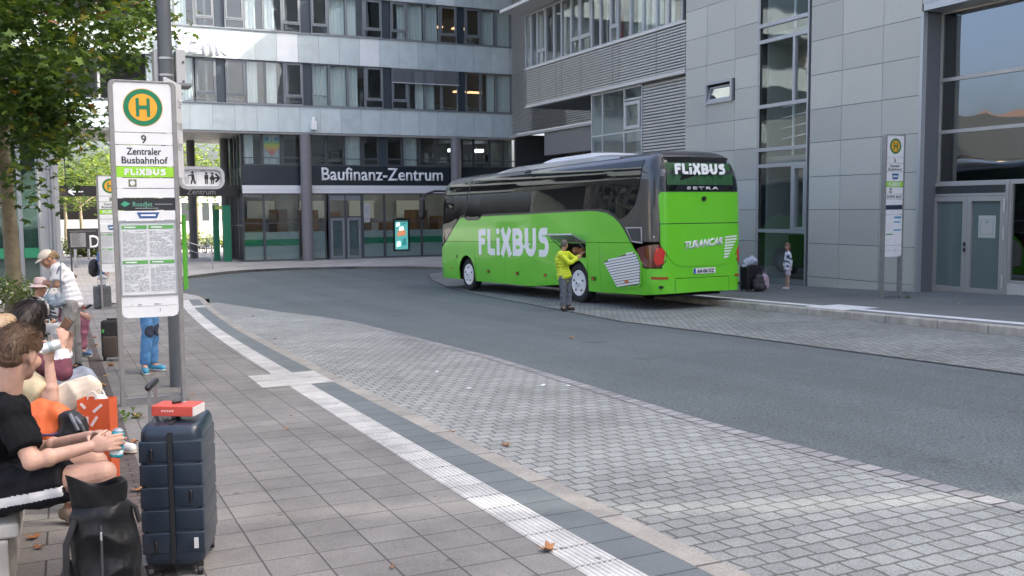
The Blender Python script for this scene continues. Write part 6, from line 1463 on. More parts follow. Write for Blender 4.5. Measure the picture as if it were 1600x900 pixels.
# ================================================================== PEOPLE
def D(px, py, d): return EYE + wr(px, py) * d
def organic(mb, name, m, parent, voxel=.01, it=3, amp=0.0, nsc=7.0, local=False, seed=0.0, stretch=(1, 1, 1), colour=None):
    """one continuous skin grown over overlapping limbs; amp adds cloth folds"""
    me = bpy.data.meshes.new('tmp'); me.from_pydata(mb.v, [], mb.f); ob = bpy.data.objects.new('tmp', me); COL.objects.link(ob)
    r = ob.modifiers.new('r', 'REMESH'); r.mode = 'VOXEL'; r.voxel_size = voxel
    s_ = ob.modifiers.new('s', 'SMOOTH'); s_.factor = .5; s_.iterations = it
    dg = bpy.context.evaluated_depsgraph_get(); dg.update()
    out = bpy.data.meshes.new_from_object(ob.evaluated_get(dg)); bpy.data.objects.remove(ob)
    inv = _M[parent.name].inverted() if parent is not None else Matrix.Identity(4)
    if amp:
        ns = [v.normal.copy() for v in out.vertices]
        for v, nn in zip(out.vertices, ns):
            p = Vector((v.co.x * stretch[0], v.co.y * stretch[1], v.co.z * stretch[2])) * nsc + Vector((seed, seed * 2, 0))
            v.co += nn * amp * (1 - abs(noise.noise(p)) * 3.2 + .5 * noise.noise(p * 2.7))
    for v in out.vertices: v.co = inv @ v.co
    out.polygons.foreach_set('use_smooth', [True] * len(out.polygons)); out.name = name
    out.materials.clear()
    for q_ in (m if isinstance(m, (list, tuple)) else [m]): out.materials.append(q_)
    if colour:
        M0 = _M[parent.name]
        for pl in out.polygons: pl.material_index = colour(M0 @ pl.center)
    ob = bpy.data.objects.new(name, out); COL.objects.link(ob)
    if parent is not None: ob.parent = parent; _M[ob.name] = _M[parent.name]
    return ob
def frame3(f, u):
    f = Vector(f).normalized(); u = Vector(u); r = f.cross(u).normalized(); u = r.cross(f).normalized()
    return Matrix(((r.x, f.x, u.x), (r.y, f.y, u.y), (r.z, f.z, u.z)))
SKIN = mat('skin_light', (0.46, 0.275, 0.20), .58, sss=.06, var=.13, scale=16, bump=.25, bscale=180)
SKIN2 = mat('skin_tan', (0.37, 0.20, 0.13), .58, sss=.06, var=.13, scale=16, bump=.25, bscale=180)
LIPS = mat('lips', (0.38, 0.13, 0.11), .5); EYEM = mat('eye_dark', (0.02, 0.015, 0.012), .15); EYEW = mat('eye_white', (0.6, 0.58, 0.55), .3)
def head(b, c, M, k):
    T = lambda x, y, z: c + M @ Vector((x * k, y * k, z * k))
    b.ell(T(0, -.012, .032), (.074 * k, .096 * k, .092 * k), M); b.ell(T(0, .022, -.035), (.060 * k, .070 * k, .085 * k), M); b.ell(T(0, .052, -.092), (.036 * k, .034 * k, .026 * k), M)
    b.caps(T(0, .088, .016), T(0, .108, -.024), .009 * k, .0145 * k, 8, 3); b.ell(T(0, .072, .036), (.052 * k, .020 * k, .014 * k), M, 10, 6)
    for s_ in (-1, 1): b.ell(T(s_ * .076, -.006, -.006), (.011 * k, .022 * k, .034 * k), M, 10, 8); b.ell(T(s_ * .04, .055, -.03), (.028 * k, .03 * k, .03 * k), M, 10, 6)
def face(c, M, k, par):
    T = lambda x, y, z: c + M @ Vector((x * k, y * k, z * k))
    for s_ in (-1, 1):
        b = MB(); b.ell(T(s_ * .031, .083, .012), (.0145 * k, .008 * k, .0075 * k), M, 10, 6); e = b.build('eye', EYEW, par, smooth=True)
        b = MB(); b.ell(T(s_ * .031, .0885, .012), (.007 * k, .004 * k, .007 * k), M, 8, 6); b.build('iris', EYEM, e, smooth=True)
    b = MB(); b.ell(T(0, .090, -.058), (.024 * k, .008 * k, .008 * k), M, 10, 6); b.build('lips', LIPS, par, smooth=True)
def hand(b, w_, d, nrm, curl, side, k=1.0, spread=1.0, thumb=None):
    """palm plus five unequal bent fingers; nrm is the way the palm faces"""
    d = Vector(d).normalized(); nrm = Vector(nrm); nrm = (nrm - d * nrm.dot(d)).normalized(); lat = d.cross(nrm) * side
    Mx = Matrix(((lat.x, d.x, nrm.x), (lat.y, d.y, nrm.y), (lat.z, d.z, nrm.z)))
    b.ell(Vector(w_) + d * .048 * k, (.040 * k, .052 * k, .0155 * k), Mx, 12, 8); b.ell(Vector(w_) + d * .03 * k + lat * .022 * k + nrm * .008 * k, (.017 * k, .03 * k, .015 * k), Mx, 10, 6)
    for i, L_ in enumerate((.90, 1.0, .94, .76)):
        p = Vector(w_) + d * (.088 - .004 * abs(i - 1)) * k + lat * (1.5 - i) * .0195 * k * spread; a = 0; dr = d + lat * (1.5 - i) * .05 * spread
        for j, (sl_, r0, r1) in enumerate(((.041, .0092, .0085), (.027, .0085, .0078), (.021, .0078, .0066))):
            a += curl * (.7, 1.0, .7)[j]; q = p + (dr * math.cos(a) + nrm * math.sin(a)).normalized() * sl_ * L_ * k; b.caps(p, q, r0 * k, r1 * k, 8, 3); p = q
    p = Vector(w_) + d * .028 * k + lat * .032 * k + nrm * .006 * k
    td = Vector(thumb).normalized() if thumb is not None else (d * .75 + lat * .55 + nrm * .45).normalized()
    q = p + td * .038 * k; b.caps(p, q, .0125 * k, .0105 * k, 8, 3); td2 = (td + d * .25 + nrm * .25 * (1 if curl > .3 else .3)).normalized(); b.caps(q, q + td2 * .03 * k, .0105 * k, .0082 * k, 8, 3)
def torso(b, J, k, grow=0.0, lo=0.0, hi=1.0, wide=1.0):
    pel = (J['hipL'] + J['hipR']) / 2; nk = J['nk']; n = 9
    hr = (J['hipR'] - J['hipL']).normalized(); sr = (J['shR'] - J['shL']).normalized(); sw = (J['shR'] - J['shL']).length
    mid = J.get('spine', (pel + nk) / 2 + Vector((0, 0, .0)))
    for i in range(n + 1):
        t = lo + (hi - lo) * i / n
        c = (pel * (1 - t) + mid * t) * (1 - t) + (mid * (1 - t) + nk * t) * t
        tan = ((mid - pel) * (1 - t) + (nk - mid) * t).normalized(); r = (hr * (1 - t) + sr * t).normalized(); f = tan.cross(r).normalized(); r = f.cross(tan)
        wv = [.155, .150, .135, .128, .135, .150, .160, .155, .115, .06][min(9, int(round(t * 9)))] * k * wide; dv = [.115, .115, .105, .10, .105, .112, .112, .10, .08, .055][min(9, int(round(t * 9)))] * k * (1 + (wide - 1) * .8)
        Mx = Matrix(((r.x, f.x, tan.x), (r.y, f.y, tan.y), (r.z, f.z, tan.z))); b.ell(c, (wv + grow, dv + grow, .075 * k + grow * .3), Mx, 14, 8)
    for s_ in ('R', 'L'): b.caps(nk * .55 + J['sh' + s_] * .45 - Vector((0, 0, .03 * k)), J['sh' + s_], .052 * k + grow, .055 * k + grow, 12, 4)
def person(label, J, k=1.0, skin=None, shirt=None, sleeve='short', trousers=None, leg='long', shoe=None, sole=None, hands=None, voxel=.010, group=None, fold=.007, shirt_len=.08, shirt_col=None, trouser_col=None, shirt_wide=1.0, leg_r=1.0, face_on=True, hk=None):
    skin = skin or SKIN; hk = hk or k
    base = (J['anR'] + J['anL']) / 2
    t = thing('person', label, 'person', (base.x, base.y, min(J['anR'].z, J['anL'].z) - .08), group=group)
    HM = frame3(J['f'], J.get('u', (0, 0, 1))); b = MB()
    head(b, J['hd'], HM, hk); b.caps(J['hd'] - HM @ Vector((0, .03, .06)) * hk, J['nk'] + Vector((0, 0, .0)), .052 * hk, .062 * k)
    torso(b, J, k)
    for s_ in ('R', 'L'):
        b.caps(J['sh' + s_], J['el' + s_], .050 * k, .040 * k); b.caps(J['el' + s_], J['wr' + s_], .041 * k, .027 * k); fm = J['el' + s_].lerp(J['wr' + s_], .28); b.ell(fm, .044 * k)
        b.caps(J['hip' + s_], J['kn' + s_], .082 * k, .056 * k); b.caps(J['kn' + s_], J['an' + s_], .054 * k, .036 * k); cf = J['kn' + s_].lerp(J['an' + s_], .3); b.ell(cf, .058 * k)
        b.caps(J['an' + s_], J['to' + s_], .038 * k, .03 * k)
        hd_ = (hands or {}).get(s_)
        dfl = (J['wr' + s_] - J['el' + s_]).normalized()
        if hd_: hand(b, J['wr' + s_], hd_.get('d', dfl), hd_['n'], hd_.get('c', .4), 1 if s_ == 'R' else -1, k * hd_.get('k', 1), hd_.get('sp', 1), hd_.get('th'))
        else: hand(b, J['wr' + s_], dfl, HM @ Vector((-1 if s_ == 'R' else 1, 0, 0)), .35, 1 if s_ == 'R' else -1, k)
    body = organic(b, 'body', skin, t, voxel, 2)
    if face_on: face(J['hd'], HM, hk, t)
    if shirt:
        b = MB(); torso(b, J, k, .024, -shirt_len, .93, shirt_wide)
        for s_ in ('R', 'L'):
            sh, el, w_ = J['sh' + s_], J['el' + s_], J['wr' + s_]
            if sleeve == 'short': e = sh.lerp(el, .72); b.tube([sh, sh.lerp(el, .35), e], [.068 * k, .070 * k, .068 * k], 12); b.ell(sh, .070 * k)
            else: b.caps(sh, el, .070 * k, .058 * k); e = el.lerp(w_, .92); b.tube([el, el.lerp(w_, .5), e], [.058 * k, .052 * k, .043 * k], 12); b.ell(sh, .070 * k)
        organic(b, 'shirt' if sleeve == 'short' else 'jacket', shirt, t, voxel, 2, fold, 8, seed=k * 3 + len(label), stretch=(1, 1, .55), colour=shirt_col)
    if trousers:
        b = MB(); pel = (J['hipL'] + J['hipR']) / 2; r = (J['hipR'] - J['hipL']).normalized(); up = (J['nk'] - pel).normalized(); f = up.cross(r).normalized()
        Mx = Matrix(((r.x, f.x, up.x), (r.y, f.y, up.y), (r.z, f.z, up.z))); b.ell(pel + up * .02, (.17 * k, .135 * k, .12 * k), Mx); b.ell(pel + up * .09, (.152 * k, .12 * k, .07 * k), Mx)
        for s_ in ('R', 'L'):
            h, kn, an = J['hip' + s_], J['kn' + s_], J['an' + s_]
            if leg == 'long': b.caps(h, kn, .098 * k * leg_r, .074 * k * leg_r); e = kn.lerp(an, .93); b.tube([kn, kn.lerp(e, .5), e], [.074 * k * leg_r, .068 * k * leg_r, .066 * k * leg_r], 12)
            else: e = h.lerp(kn, .62); b.ell(h, .105 * k); b.tube([h, h.lerp(e, .5), e], [.105 * k, .104 * k, .098 * k], 14)
        organic(b, 'trousers' if leg == 'long' else 'shorts', trousers, t, voxel, 2, fold * 1.2, 7, seed=len(label), stretch=(1, 1, .8), colour=trouser_col)
    if shoe:
        for s_ in ('R', 'L'):
            an, to = J['an' + s_], J['to' + s_]; dv = (to - an); dv.z *= .3; dn = dv.normalized(); heel = an - dn * .035 * k; zf = min(an.z, to.z) ; b = MB()
            b.caps(Vector((heel.x, heel.y, to.z + .012 * k)), to, .045 * k, .040 * k); b.caps(an + Vector((0, 0, -.01)), an - Vector((0, 0, .05 * k)) + dn * .03 * k, .048 * k, .046 * k); b.caps(an + dn * .04 * k - Vector((0, 0, .03 * k)), to + Vector((0, 0, .008)), .045 * k, .034 * k)
            sh = organic(b, 'shoe', shoe, t, voxel * .8, 2)
            if sole:
                b = MB(); b.caps(Vector((heel.x, heel.y, to.z - .030 * k)), Vector((to.x, to.y, to.z - .030 * k)), .046 * k, .042 * k, 14, 4)
                for v in b.v: v.z = to.z - .030 * k + (v.z - (to.z - .030 * k)) * .32
                b.build('sole', sole, sh, smooth=40)
    return t, HM
def hair_cap(t, c, M, k, m, parts, voxel=.007, amp=.004, nsc=30, name='hair', st=(1, 1, 1)):
    b = MB()
    for (x, y, z, rx, ry, rz) in parts: b.ell(c + M @ Vector((x, y, z)) * k, (rx * k, ry * k, rz * k), M, 18, 12)
    return organic(b, name, m, t, voxel, 1, amp, nsc, stretch=st)
HB = mat('brown_hair', (0.085, 0.048, 0.026), .55, var=.5, scale=60, stretch=(1, 1, .25)); HD = mat('dark_brown_hair', (0.014, 0.009, 0.007), .42, var=.5, scale=50, stretch=(3, 3, .2)); HBL = mat('blond_hair', (0.22, 0.15, 0.08), .55, var=.4, scale=50, stretch=(3, 3, .2)); HGR = mat('cropped_grey_hair', (0.10, 0.085, 0.075), .7, var=.3, scale=80)
HLB = mat('light_brown_hair', (0.20, 0.115, 0.055), .55, var=.4, scale=50)
V = Vector
SHORTH = [(0, -.022, .046, .0765, .096, .083), (0, -.060, .002, .064, .060, .066), (0, .035, .078, .062, .058, .044), (.060, .012, .048, .020, .045, .034), (-.060, .012, .048, .020, .045, .034)]
def strands(t, c, M, k, m, n, region, length, rng, flow, wdt=.0016, name='hair_strands', lift=.006):
    """fine locks lying over the hair so that its edge breaks up"""
    b = MB()
    while n > 0:
        d = V((rng.gauss(0, 1), rng.gauss(0, 1), rng.gauss(0, 1))).normalized()
        if not region(d): continue
        n -= 1; p = V((d.x * .082, d.y * .100 - .018, d.z * .096 + .040)); nn = V((d.x / .082, d.y / .1, d.z / .096)).normalized(); fl = flow(d); fl = (fl - nn * fl.dot(nn)).normalized() + V((rng.gauss(0, .25), rng.gauss(0, .25), rng.gauss(0, .25)))
        L_ = length * rng.uniform(.6, 1.3); pts = [p - nn * .004, p + fl * L_ * .35 + nn * lift * rng.uniform(.2, 1.2), p + fl * L_ * .75 + nn * lift * .6, p + fl * L_ + nn * lift * rng.uniform(-.6, .8)]
        sd = nn.cross(fl).normalized(); W = [c + M @ (q * k) for q in pts]; S_ = M @ sd * wdt * k; ws = (1, 1, .7, .1)
        vs = [q + S_ * w_ * s_ for q, w_ in zip(W, ws) for s_ in (-1, 1)]; b.add(vs, [(0, 1, 3, 2), (2, 3, 5, 4), (4, 5, 7, 6)])
    return b.build(name, m, t)

# ---- the man with the drink, nearest
dm = 4.7
GZ = lambda y, p=LP: gz(y) + p
J = dict(hd=D(31, 553, dm), f=(.62, .78, -.14), u=(.22, .05, 1), nk=D(12, 622, dm), shR=D(20, 648, dm - .18), shL=D(6, 642, dm + .20), elR=D(50, 722, dm - .25), elL=D(62, 702, dm + .22), wrR=D(140, 698, dm - .12), wrL=D(142, 681, dm + .10),
         hipR=D(8, 768, dm - .12), hipL=D(8, 760, dm + .16), knR=D(163, 738, dm - .10), knL=D(150, 722, dm + .24), anR=D(182, 880, dm + .0), anL=D(192, 838, dm + .42), toR=D(222, 893, dm - .02), toL=D(228, 852, dm + .42), spine=D(-16, 705, dm))
for s_ in 'RL':
    p = J['an' + s_]; q = J['to' + s_]; p.z = GZ(p.y) + .09; q.z = GZ(q.y) + .045
TEE = mat('black_cotton', (0.006, 0.0065, 0.008), .9, var=.25, scale=30, bump=.5, bscale=22, spec=.15); SHO = mat('black_sport_fabric', (0.006, 0.0065, 0.009), .75, var=.2, scale=20, spec=.2)
STRW = mat('white_side_stripe', (0.6, 0.6, 0.6), .6)
hR, kR = J['hipR'], J['knR']
def shorts_col(p):
    t_ = (p - hR).dot(kR - hR) / (kR - hR).length_squared; a = hR.lerp(kR, t_); q = p - a
    side = CAMR.transposed() @ q
    return 1 if (side.z < -.045 and .018 < side.y < .062 and -.6 < t_ < .64) else 0
man, HM = person('nearest seated man in black T-shirt and shorts holding a teal can in both hands', J, 1.03, SKIN, TEE, 'short', [SHO, STRW], 'short', mat('pale_sneaker', (0.45, 0.45, 0.44), .6), mat('sole_white', (0.6, 0.6, 0.58), .6), voxel=.0065, fold=.012, trouser_col=shorts_col, hk=1.10,
    hands=dict(R=dict(d=D(178, 691, dm - .10) - J['wrR'], n=CAMR.col[2] * 1.0 + V((.25, 0, -.1)), c=.50, th=D(176, 672, dm - .02) - D(150, 694, dm - .1)), L=dict(d=D(178, 668, dm + .02) - D(150, 679, dm + .10), n=V((.1, -.35, -1)), c=.50)))
hair_cap(man, J['hd'], HM, 1.10, HB, SHORTH, .005, .003, 30)
strands(man, J['hd'], HM, 1.10, mat('brown_hair_locks', (0.12, 0.07, 0.038), .5, var=.5, scale=40), 3800, lambda d: d.z > (-.05 if d.y > -.45 else -.62) and (d.y < .25 or d.z > .45) and not (abs(d.x) > .75 and d.z < .12), .034, random.Random(2), lambda d: V((d.x * .3, -.75 if d.z > .2 else -.2, -.5 if d.z < .5 else -.1)), .0009, lift=.005)
cc = D(183, 693, dm - .03)
can = thing('drink_can', 'teal and white drink can held in the hands of the man in black', 'drink', cc - V((0, 0, .06)))
b = MB(); ax = V((.12, .05, 1)).normalized(); b.lathe(cc, [(.024, -.066), (.031, -.058), (.031, .045), (.027, .058), (.026, .062), (.001, .060)], 24, ax); cb = b.build('body', [mat('can_teal', (0.02, 0.34, 0.42), .3, .2)], can, smooth=40)
b = MB(); b.lathe(cc, [(.0314, .0), (.0318, .001), (.0318, .022), (.0314, .023)], 24, ax); b.lathe(cc, [(.0314, -.05), (.0318, -.049), (.0318, -.03), (.0314, -.029)], 24, ax); b.build('label_band', mat('can_white', (0.65, 0.7, 0.7), .4), cb, smooth=40)
b = MB(); b.lathe(cc, [(.026, .0605), (.027, .064), (.012, .075), (.001, .076)], 18, ax); b.build('lid', ALU, can, smooth=40)
# ---- woman drinking behind him
d2 = 5.85
J = dict(hd=D(3, 523, d2 + .05), f=(.9, .42, .1), u=(-.12, 0, 1), nk=D(-2, 568, d2), shR=D(32, 590, d2 - .12), shL=D(-12, 590, d2 + .2), elR=D(82, 624, d2 - .15), elL=D(30, 640, d2 + .25), wrR=D(77, 568, d2 - .12), wrL=D(80, 632, d2 + .2), hipR=D(45, 652, d2 - .10), hipL=D(45, 648, d2 + .18), knR=D(138, 607, d2), knL=D(132, 606, d2 + .3), anR=D(104, 700, d2 + .05), anL=D(112, 700, d2 + .35), toR=D(130, 705, d2), toL=D(138, 705, d2 + .3), spine=D(-4, 610, d2))
for s_ in 'RL': J['an' + s_].z = GZ(J['an' + s_].y) + .09; J['to' + s_].z = GZ(J['to' + s_].y) + .045
wm, HM = person('woman in beige trousers seated behind the man in black, bare arm raised with a can', J, .98, SKIN, mat('cream_top', (0.50, 0.42, 0.26), .8), 'short', mat('beige_cotton', (0.47, 0.41, 0.33), .85, var=.08, scale=10), 'long', mat('beige_shoe', (0.3, 0.25, 0.2), .7), voxel=.009, fold=.010,
    hands=dict(R=dict(d=V((-.05, .15, 1)), n=V((-.6, -.7, .1)), c=.62)))
hair_cap(wm, J['hd'], HM, 1.02, HBL, SHORTH + [(0, -.075, -.07, .06, .05, .10)], .009, .005, 22, st=(1, 1, .4))
cc = D(78, 542, d2 - .17); ax = V((.8, .1, .22)).normalized()
can2 = thing('drink_can', 'pale drink can tipped up in the raised hand of the woman in beige', 'drink', cc)
b = MB(); b.lathe(cc, [(.02, -.06), (.031, -.05), (.031, .045), (.025, .058), (.001, .057)], 20, ax); cb = b.build('body', mat('can_pale', (0.52, 0.58, 0.58), .3, .3), can2, smooth=40)
b = MB(); b.lathe(cc, [(.0314, -.01), (.032, -.008), (.032, .012), (.0314, .014)], 20, ax); b.build('label_band', mat('can_grey_print', (0.30, 0.36, 0.36), .4), cb, smooth=40)
# ---- dark haired woman with phone
d3 = 6.9
J = dict(hd=D(52, 500, d3), f=(.72, .65, -.25), u=(.2, .1, 1), nk=D(46, 545, d3), shR=D(62, 560, d3 - .12), shL=D(35, 556, d3 + .22), elR=D(100, 583, d3 - .15), elL=D(85, 575, d3 + .2), wrR=D(96, 545, d3 - .1), wrL=D(106, 548, d3 + .12), hipR=D(62, 622, d3), hipL=D(60, 618, d3 + .25), knR=D(134, 592, d3 + .1), knL=D(130, 588, d3 + .35), anR=D(172, 655, 8.0), anL=D(140, 642, 7.7), toR=D(205, 667, 7.9), toL=D(170, 655, 7.6), spine=D(44, 592, d3))
for s_ in 'RL': J['an' + s_].z = GZ(J['an' + s_].y) + .09; J['to' + s_].z = GZ(J['to' + s_].y) + .045
MAR = mat('maroon_knit', (0.13, 0.035, 0.055), .85, var=.2, scale=20); WCF = mat('white_cuff', (0.6, 0.6, 0.62), .8)
def cuffs(p): return 1 if min((p - J3['wrR']).length, (p - J3['wrL']).length) < .10 else 0
J3 = J
w3, HM = person('woman with long dark hair in maroon top looking at a phone, legs stretched out', J, .97, SKIN, [MAR, WCF], 'long', mat('grey_jeans', (0.22, 0.25, 0.30), .85, var=.15, scale=14), 'long', mat('white_sneaker', (0.62, 0.62, 0.60), .6), mat('gum_sole', (0.42, 0.34, 0.25), .7), voxel=.010, fold=.009, shirt_col=cuffs,
    hands=dict(R=dict(d=V((.15, .2, 1)), n=V((-.35, .9, -.1)), c=.35, sp=1.2), L=dict(d=V((.05, 0, 1)), n=V((.2, -.9, .1)), c=.45)))
hr = hair_cap(w3, J['hd'], HM, 1.08, HD, SHORTH + [(0, -.07, -.07, .085, .055, .13), (0, -.08, -.18, .085, .05, .13), (.05, -.05, -.26, .05, .045, .11), (.065, .0, -.09, .03, .05, .11)], .009, .006, 16, st=(1.6, 1.6, .25))
strands(w3, J['hd'], HM, 1.08, mat('dark_hair_locks', (0.03, 0.02, 0.015), .4), 900, lambda d: d.z > -.1 and (d.y < .2 or d.z > .5), .11, random.Random(4), lambda d: V((d.x * .4, -.5, -.9)), .0016)
b = MB(); T = lambda x, y, z: J['hd'] + HM @ V((x, y, z)) * 1.08
b.tube([T(.088 * math.cos(R(a)), .03, .045 + .098 * math.sin(R(a))) for a in range(0, 181, 20)], .008, 8); b.build('hair_band', mat('pale_grey_band', (0.42, 0.41, 0.38), .5), w3, smooth=40)
pc = D(103, 506, d3 - .02); t = thing('phone', 'phone in brown case held up by the woman with long dark hair', 'phone', pc)
b = MB(); b.bar(D(97, 517, d3 - .02), D(108, 499, d3 - .04), .072, .011, up=(.7, .7, 0)); b.build('body', mat('phone_case', (0.16, 0.085, 0.05), .5), t, bevel=.004)
b = MB(); a_, c_ = D(97.6, 516, d3 + .0), D(107.4, 500, d3 - .02); b.bar(a_ + V((.012, .004, .003)), c_ + V((.012, .004, .003)), .062, .002, up=(.7, .7, 0)); b.build('screen', BLACK, t)
# ---- standing woman in white T-shirt and cap
d4 = 13.2
J = dict(hd=D(74, 405, d4), f=(-.85, -.25, -.55), u=(-.5, -.1, .85), nk=D(87, 416, d4), shR=D(96, 421, d4 + .22), shL=D(91, 421, d4 - .18), elR=D(80, 446, d4 + .25), elL=D(88, 446, d4 - .24), wrR=D(72, 443, d4 + .05), wrL=D(75, 443, d4 - .16), hipR=D(114, 478, d4 + .14), hipL=D(110, 478, d4 - .10), knR=D(116, 516, d4 + .10), knL=D(106, 516, d4 - .12), anR=D(121, 556, d4 + .15), anL=D(108, 556, d4 - .05), toR=D(108, 562, d4 + .02), toL=D(96, 565, d4 - .15), spine=D(112, 447, d4))
for s_ in 'RL': J['an' + s_].z = GZ(J['an' + s_].y) + .09; J['to' + s_].z = GZ(J['to' + s_].y) + .045
w4, HM = person('standing woman in white T-shirt, grey trousers and pale cap bending over the seated people', J, .98, SKIN2, mat('white_cotton', (0.66, 0.67, 0.70), .85), 'short', mat('grey_trouser', (0.21, 0.205, 0.20), .85, var=.1, scale=12), 'long', mat('black_trainer', (0.02, 0.02, 0.022), .6), mat('sole_white', (0.6, 0.6, 0.58), .6), voxel=.012, fold=.006, leg_r=1.08, shirt_wide=1.08)
hair_cap(w4, J['hd'], HM, 1.0, HBL, [(0, -.03, .03, .082, .092, .085), (0, -.10, .03, .04, .05, .045), (0, -.125, -.02, .032, .035, .06)], .010, .005, 22)
hair_cap(w4, J['hd'], HM, 1.0, mat('pale_cap', (0.62, 0.56, 0.48), .8), [(0, -.01, .065, .088, .102, .068)], .010, 0, 1, name='cap')
b = MB(); T = lambda x, y, z: J['hd'] + HM @ V((x, y, z))
n = 10; vs = [T(.075 * math.cos(math.pi * i / n), .075 + .085 * math.sin(math.pi * i / n) * q, .055 - .018 * q + z) for z in (0, .006) for q in (0.15, 1) for i in range(n + 1)]
m_ = n + 1; b.add(vs, [(i, i + 1, m_ + i + 1, m_ + i) for i in range(n)] + [(2 * m_ + i, 3 * m_ + i, 3 * m_ + i + 1, 2 * m_ + i + 1) for i in range(n)] + [(m_ + i, m_ + i + 1, 3 * m_ + i + 1, 3 * m_ + i) for i in range(n)]); b.build('cap_peak', mat('pale_cap', (0.62, 0.56, 0.48), .8), w4)
hbag = thing('handbag', 'soft blue grey handbag hanging by its strap from the standing woman in white', 'handbag', D(84, 472, d4 - .3))
b = MB(); c0 = D(84, 470, d4 - .28); b.ell(c0, (.145, .06, .085)); b.ell(c0 + V((0, 0, -.03)), (.15, .07, .07)); b.ell(c0 + V((-.05, 0, .05)), (.06, .045, .05)); b.ell(c0 + V((.06, 0, .05)), (.06, .045, .05)); organic(b, 'pouch', mat('blue_grey_leather', (0.17, 0.22, 0.27), .5), hbag, .009, 2, .008, 14)
b = MB(); b.tube([c0 + V((-.10, 0, .05)), D(84, 440, d4 - .27), D(92, 418, d4 - .26), D(95, 409, d4 - .10)], .009, 6); b.tube([c0 + V((.10, 0, .05)), D(94, 440, d4 - .3), D(95, 418, d4 - .26), D(95, 409, d4 - .10)], .009, 6); b.build('strap', mat('blue_grey_leather_b', (0.13, 0.17, 0.22), .5), hbag, smooth=40)
# ---- old lady with pink hat
d5 = 14.3
J = dict(hd=D(63, 449, d5), f=(.62, -.75, -.12), nk=D(60, 467, d5), shR=D(45, 474, d5 - .05), shL=D(74, 474, d5 + .15), elR=D(42, 500, d5 - .1), elL=D(84, 497, d5 + .15), wrR=D(62, 505, d5 - .2), wrL=D(84, 502, d5 - .1), hipR=D(52, 515, d5), hipL=D(70, 515, d5 + .2), knR=D(86, 512, d5 - .35), knL=D(98, 510, d5 - .1), anR=D(92, 552, d5 - .35), anL=D(104, 550, d5 - .05), toR=D(102, 560, d5 - .5), toL=D(116, 556, d5 - .2))
for s_ in 'RL': J['an' + s_].z = GZ(J['an' + s_].y) + .09; J['to' + s_].z = GZ(J['to' + s_].y) + .045
NAV = mat('navy_knit', (0.014, 0.02, 0.04), .85); 
w5, HM = person('elderly seated woman in pink brimmed hat and navy top with thin white stripes', J, .95, SKIN2, [NAV, mat('stripe_white', (0.5, 0.52, 0.55), .85)], 'long', mat('pale_grey_cotton', (0.42, 0.43, 0.45), .85), 'long', mat('dark_shoe', (0.03, 0.03, 0.03), .6), voxel=.011, fold=.006, shirt_col=lambda p: 1 if ((p.z * 1.0 + .35 * p.x) % .052) < .012 else 0, hk=1.0)
HATM = mat('pale_pink_felt', (0.58, 0.46, 0.47), .85, var=.05, scale=10)
b = MB(); T0 = J['hd'] + HM @ V((0, -.005, .03)); ax = HM @ V((0, -.12, 1)); b.lathe(T0, [(.001, .125), (.05, .122), (.078, .105), (.090, .05), (.094, .02), (.125, .008), (.150, -.012), (.152, -.016), (.125, .002), (.09, .012)], 28, ax); ht = b.build('hat', HATM, w5, smooth=50)
b = MB(); b.lathe(T0, [(.0915, .046), (.0945, .044), (.097, .022), (.095, .020)], 28, ax); b.build('hat_band', mat('hat_band_pink', (0.42, 0.32, 0.33), .8), ht, smooth=40)
hair_cap(w5, J['hd'], HM, 1.0, HGR, [(0, -.04, .0, .08, .075, .06)], .011, .004, 20)
# ---- person in magenta trousers
d6 = 15.2
J = dict(hd=D(108, 438, d6 + .2), f=(.95, -.1, -.35), nk=D(106, 455, d6 + .2), shR=D(108, 463, d6 + .05), shL=D(108, 461, d6 + .4), elR=D(116, 485, d6), elL=D(116, 482, d6 + .4), wrR=D(130, 492, d6 - .05), wrL=D(130, 481, d6 + .2), hipR=D(104, 501, d6 + .1), hipL=D(104, 498, d6 + .4), knR=D(132, 500, d6), knL=D(130, 496, d6 + .3), anR=D(126, 540, d6), anL=D(128, 536, d6 + .25), toR=D(140, 547, d6 - .1), toL=D(140, 541, d6 + .2))
for s_ in 'RL': J['an' + s_].z = GZ(J['an' + s_].y) + .09; J['to' + s_].z = GZ(J['to' + s_].y) + .045
w6, HM = person('seated person in dusky pink trousers and blue trainers holding a phone, behind the standing woman', J, .97, SKIN, mat('plum_top', (0.10, 0.05, 0.07), .85), 'short', mat('dusky_pink_trousers', (0.27, 0.10, 0.155), .75, var=.1, scale=10), 'long', mat('blue_trainer', (0.09, 0.17, 0.28), .6), mat('sole_white', (0.6, 0.6, 0.58), .6), voxel=.012, fold=.008, leg_r=1.1)
hair_cap(w6, J['hd'], HM, 1.0, HB, SHORTH, .012, .004, 20)
t = thing('phone', 'dark phone in the hands of the person in pink trousers', 'phone', D(140, 478, d6 + .1)); b = MB(); b.bar(D(134, 482, d6 + .1), D(143, 476, d6 + .1), .075, .010, up=(0, .3, 1)); b.build('body', BLACK, t, bevel=.003)
b = MB(); b.bar(D(134.8, 481.2, d6 + .1) + V((0, -.004, .007)), D(142.2, 476.4, d6 + .1) + V((0, -.004, .007)), .064, .0015, up=(0, .3, 1)); b.build('screen', mat('phone_glass', (0.02, .02, .025), .1), t)
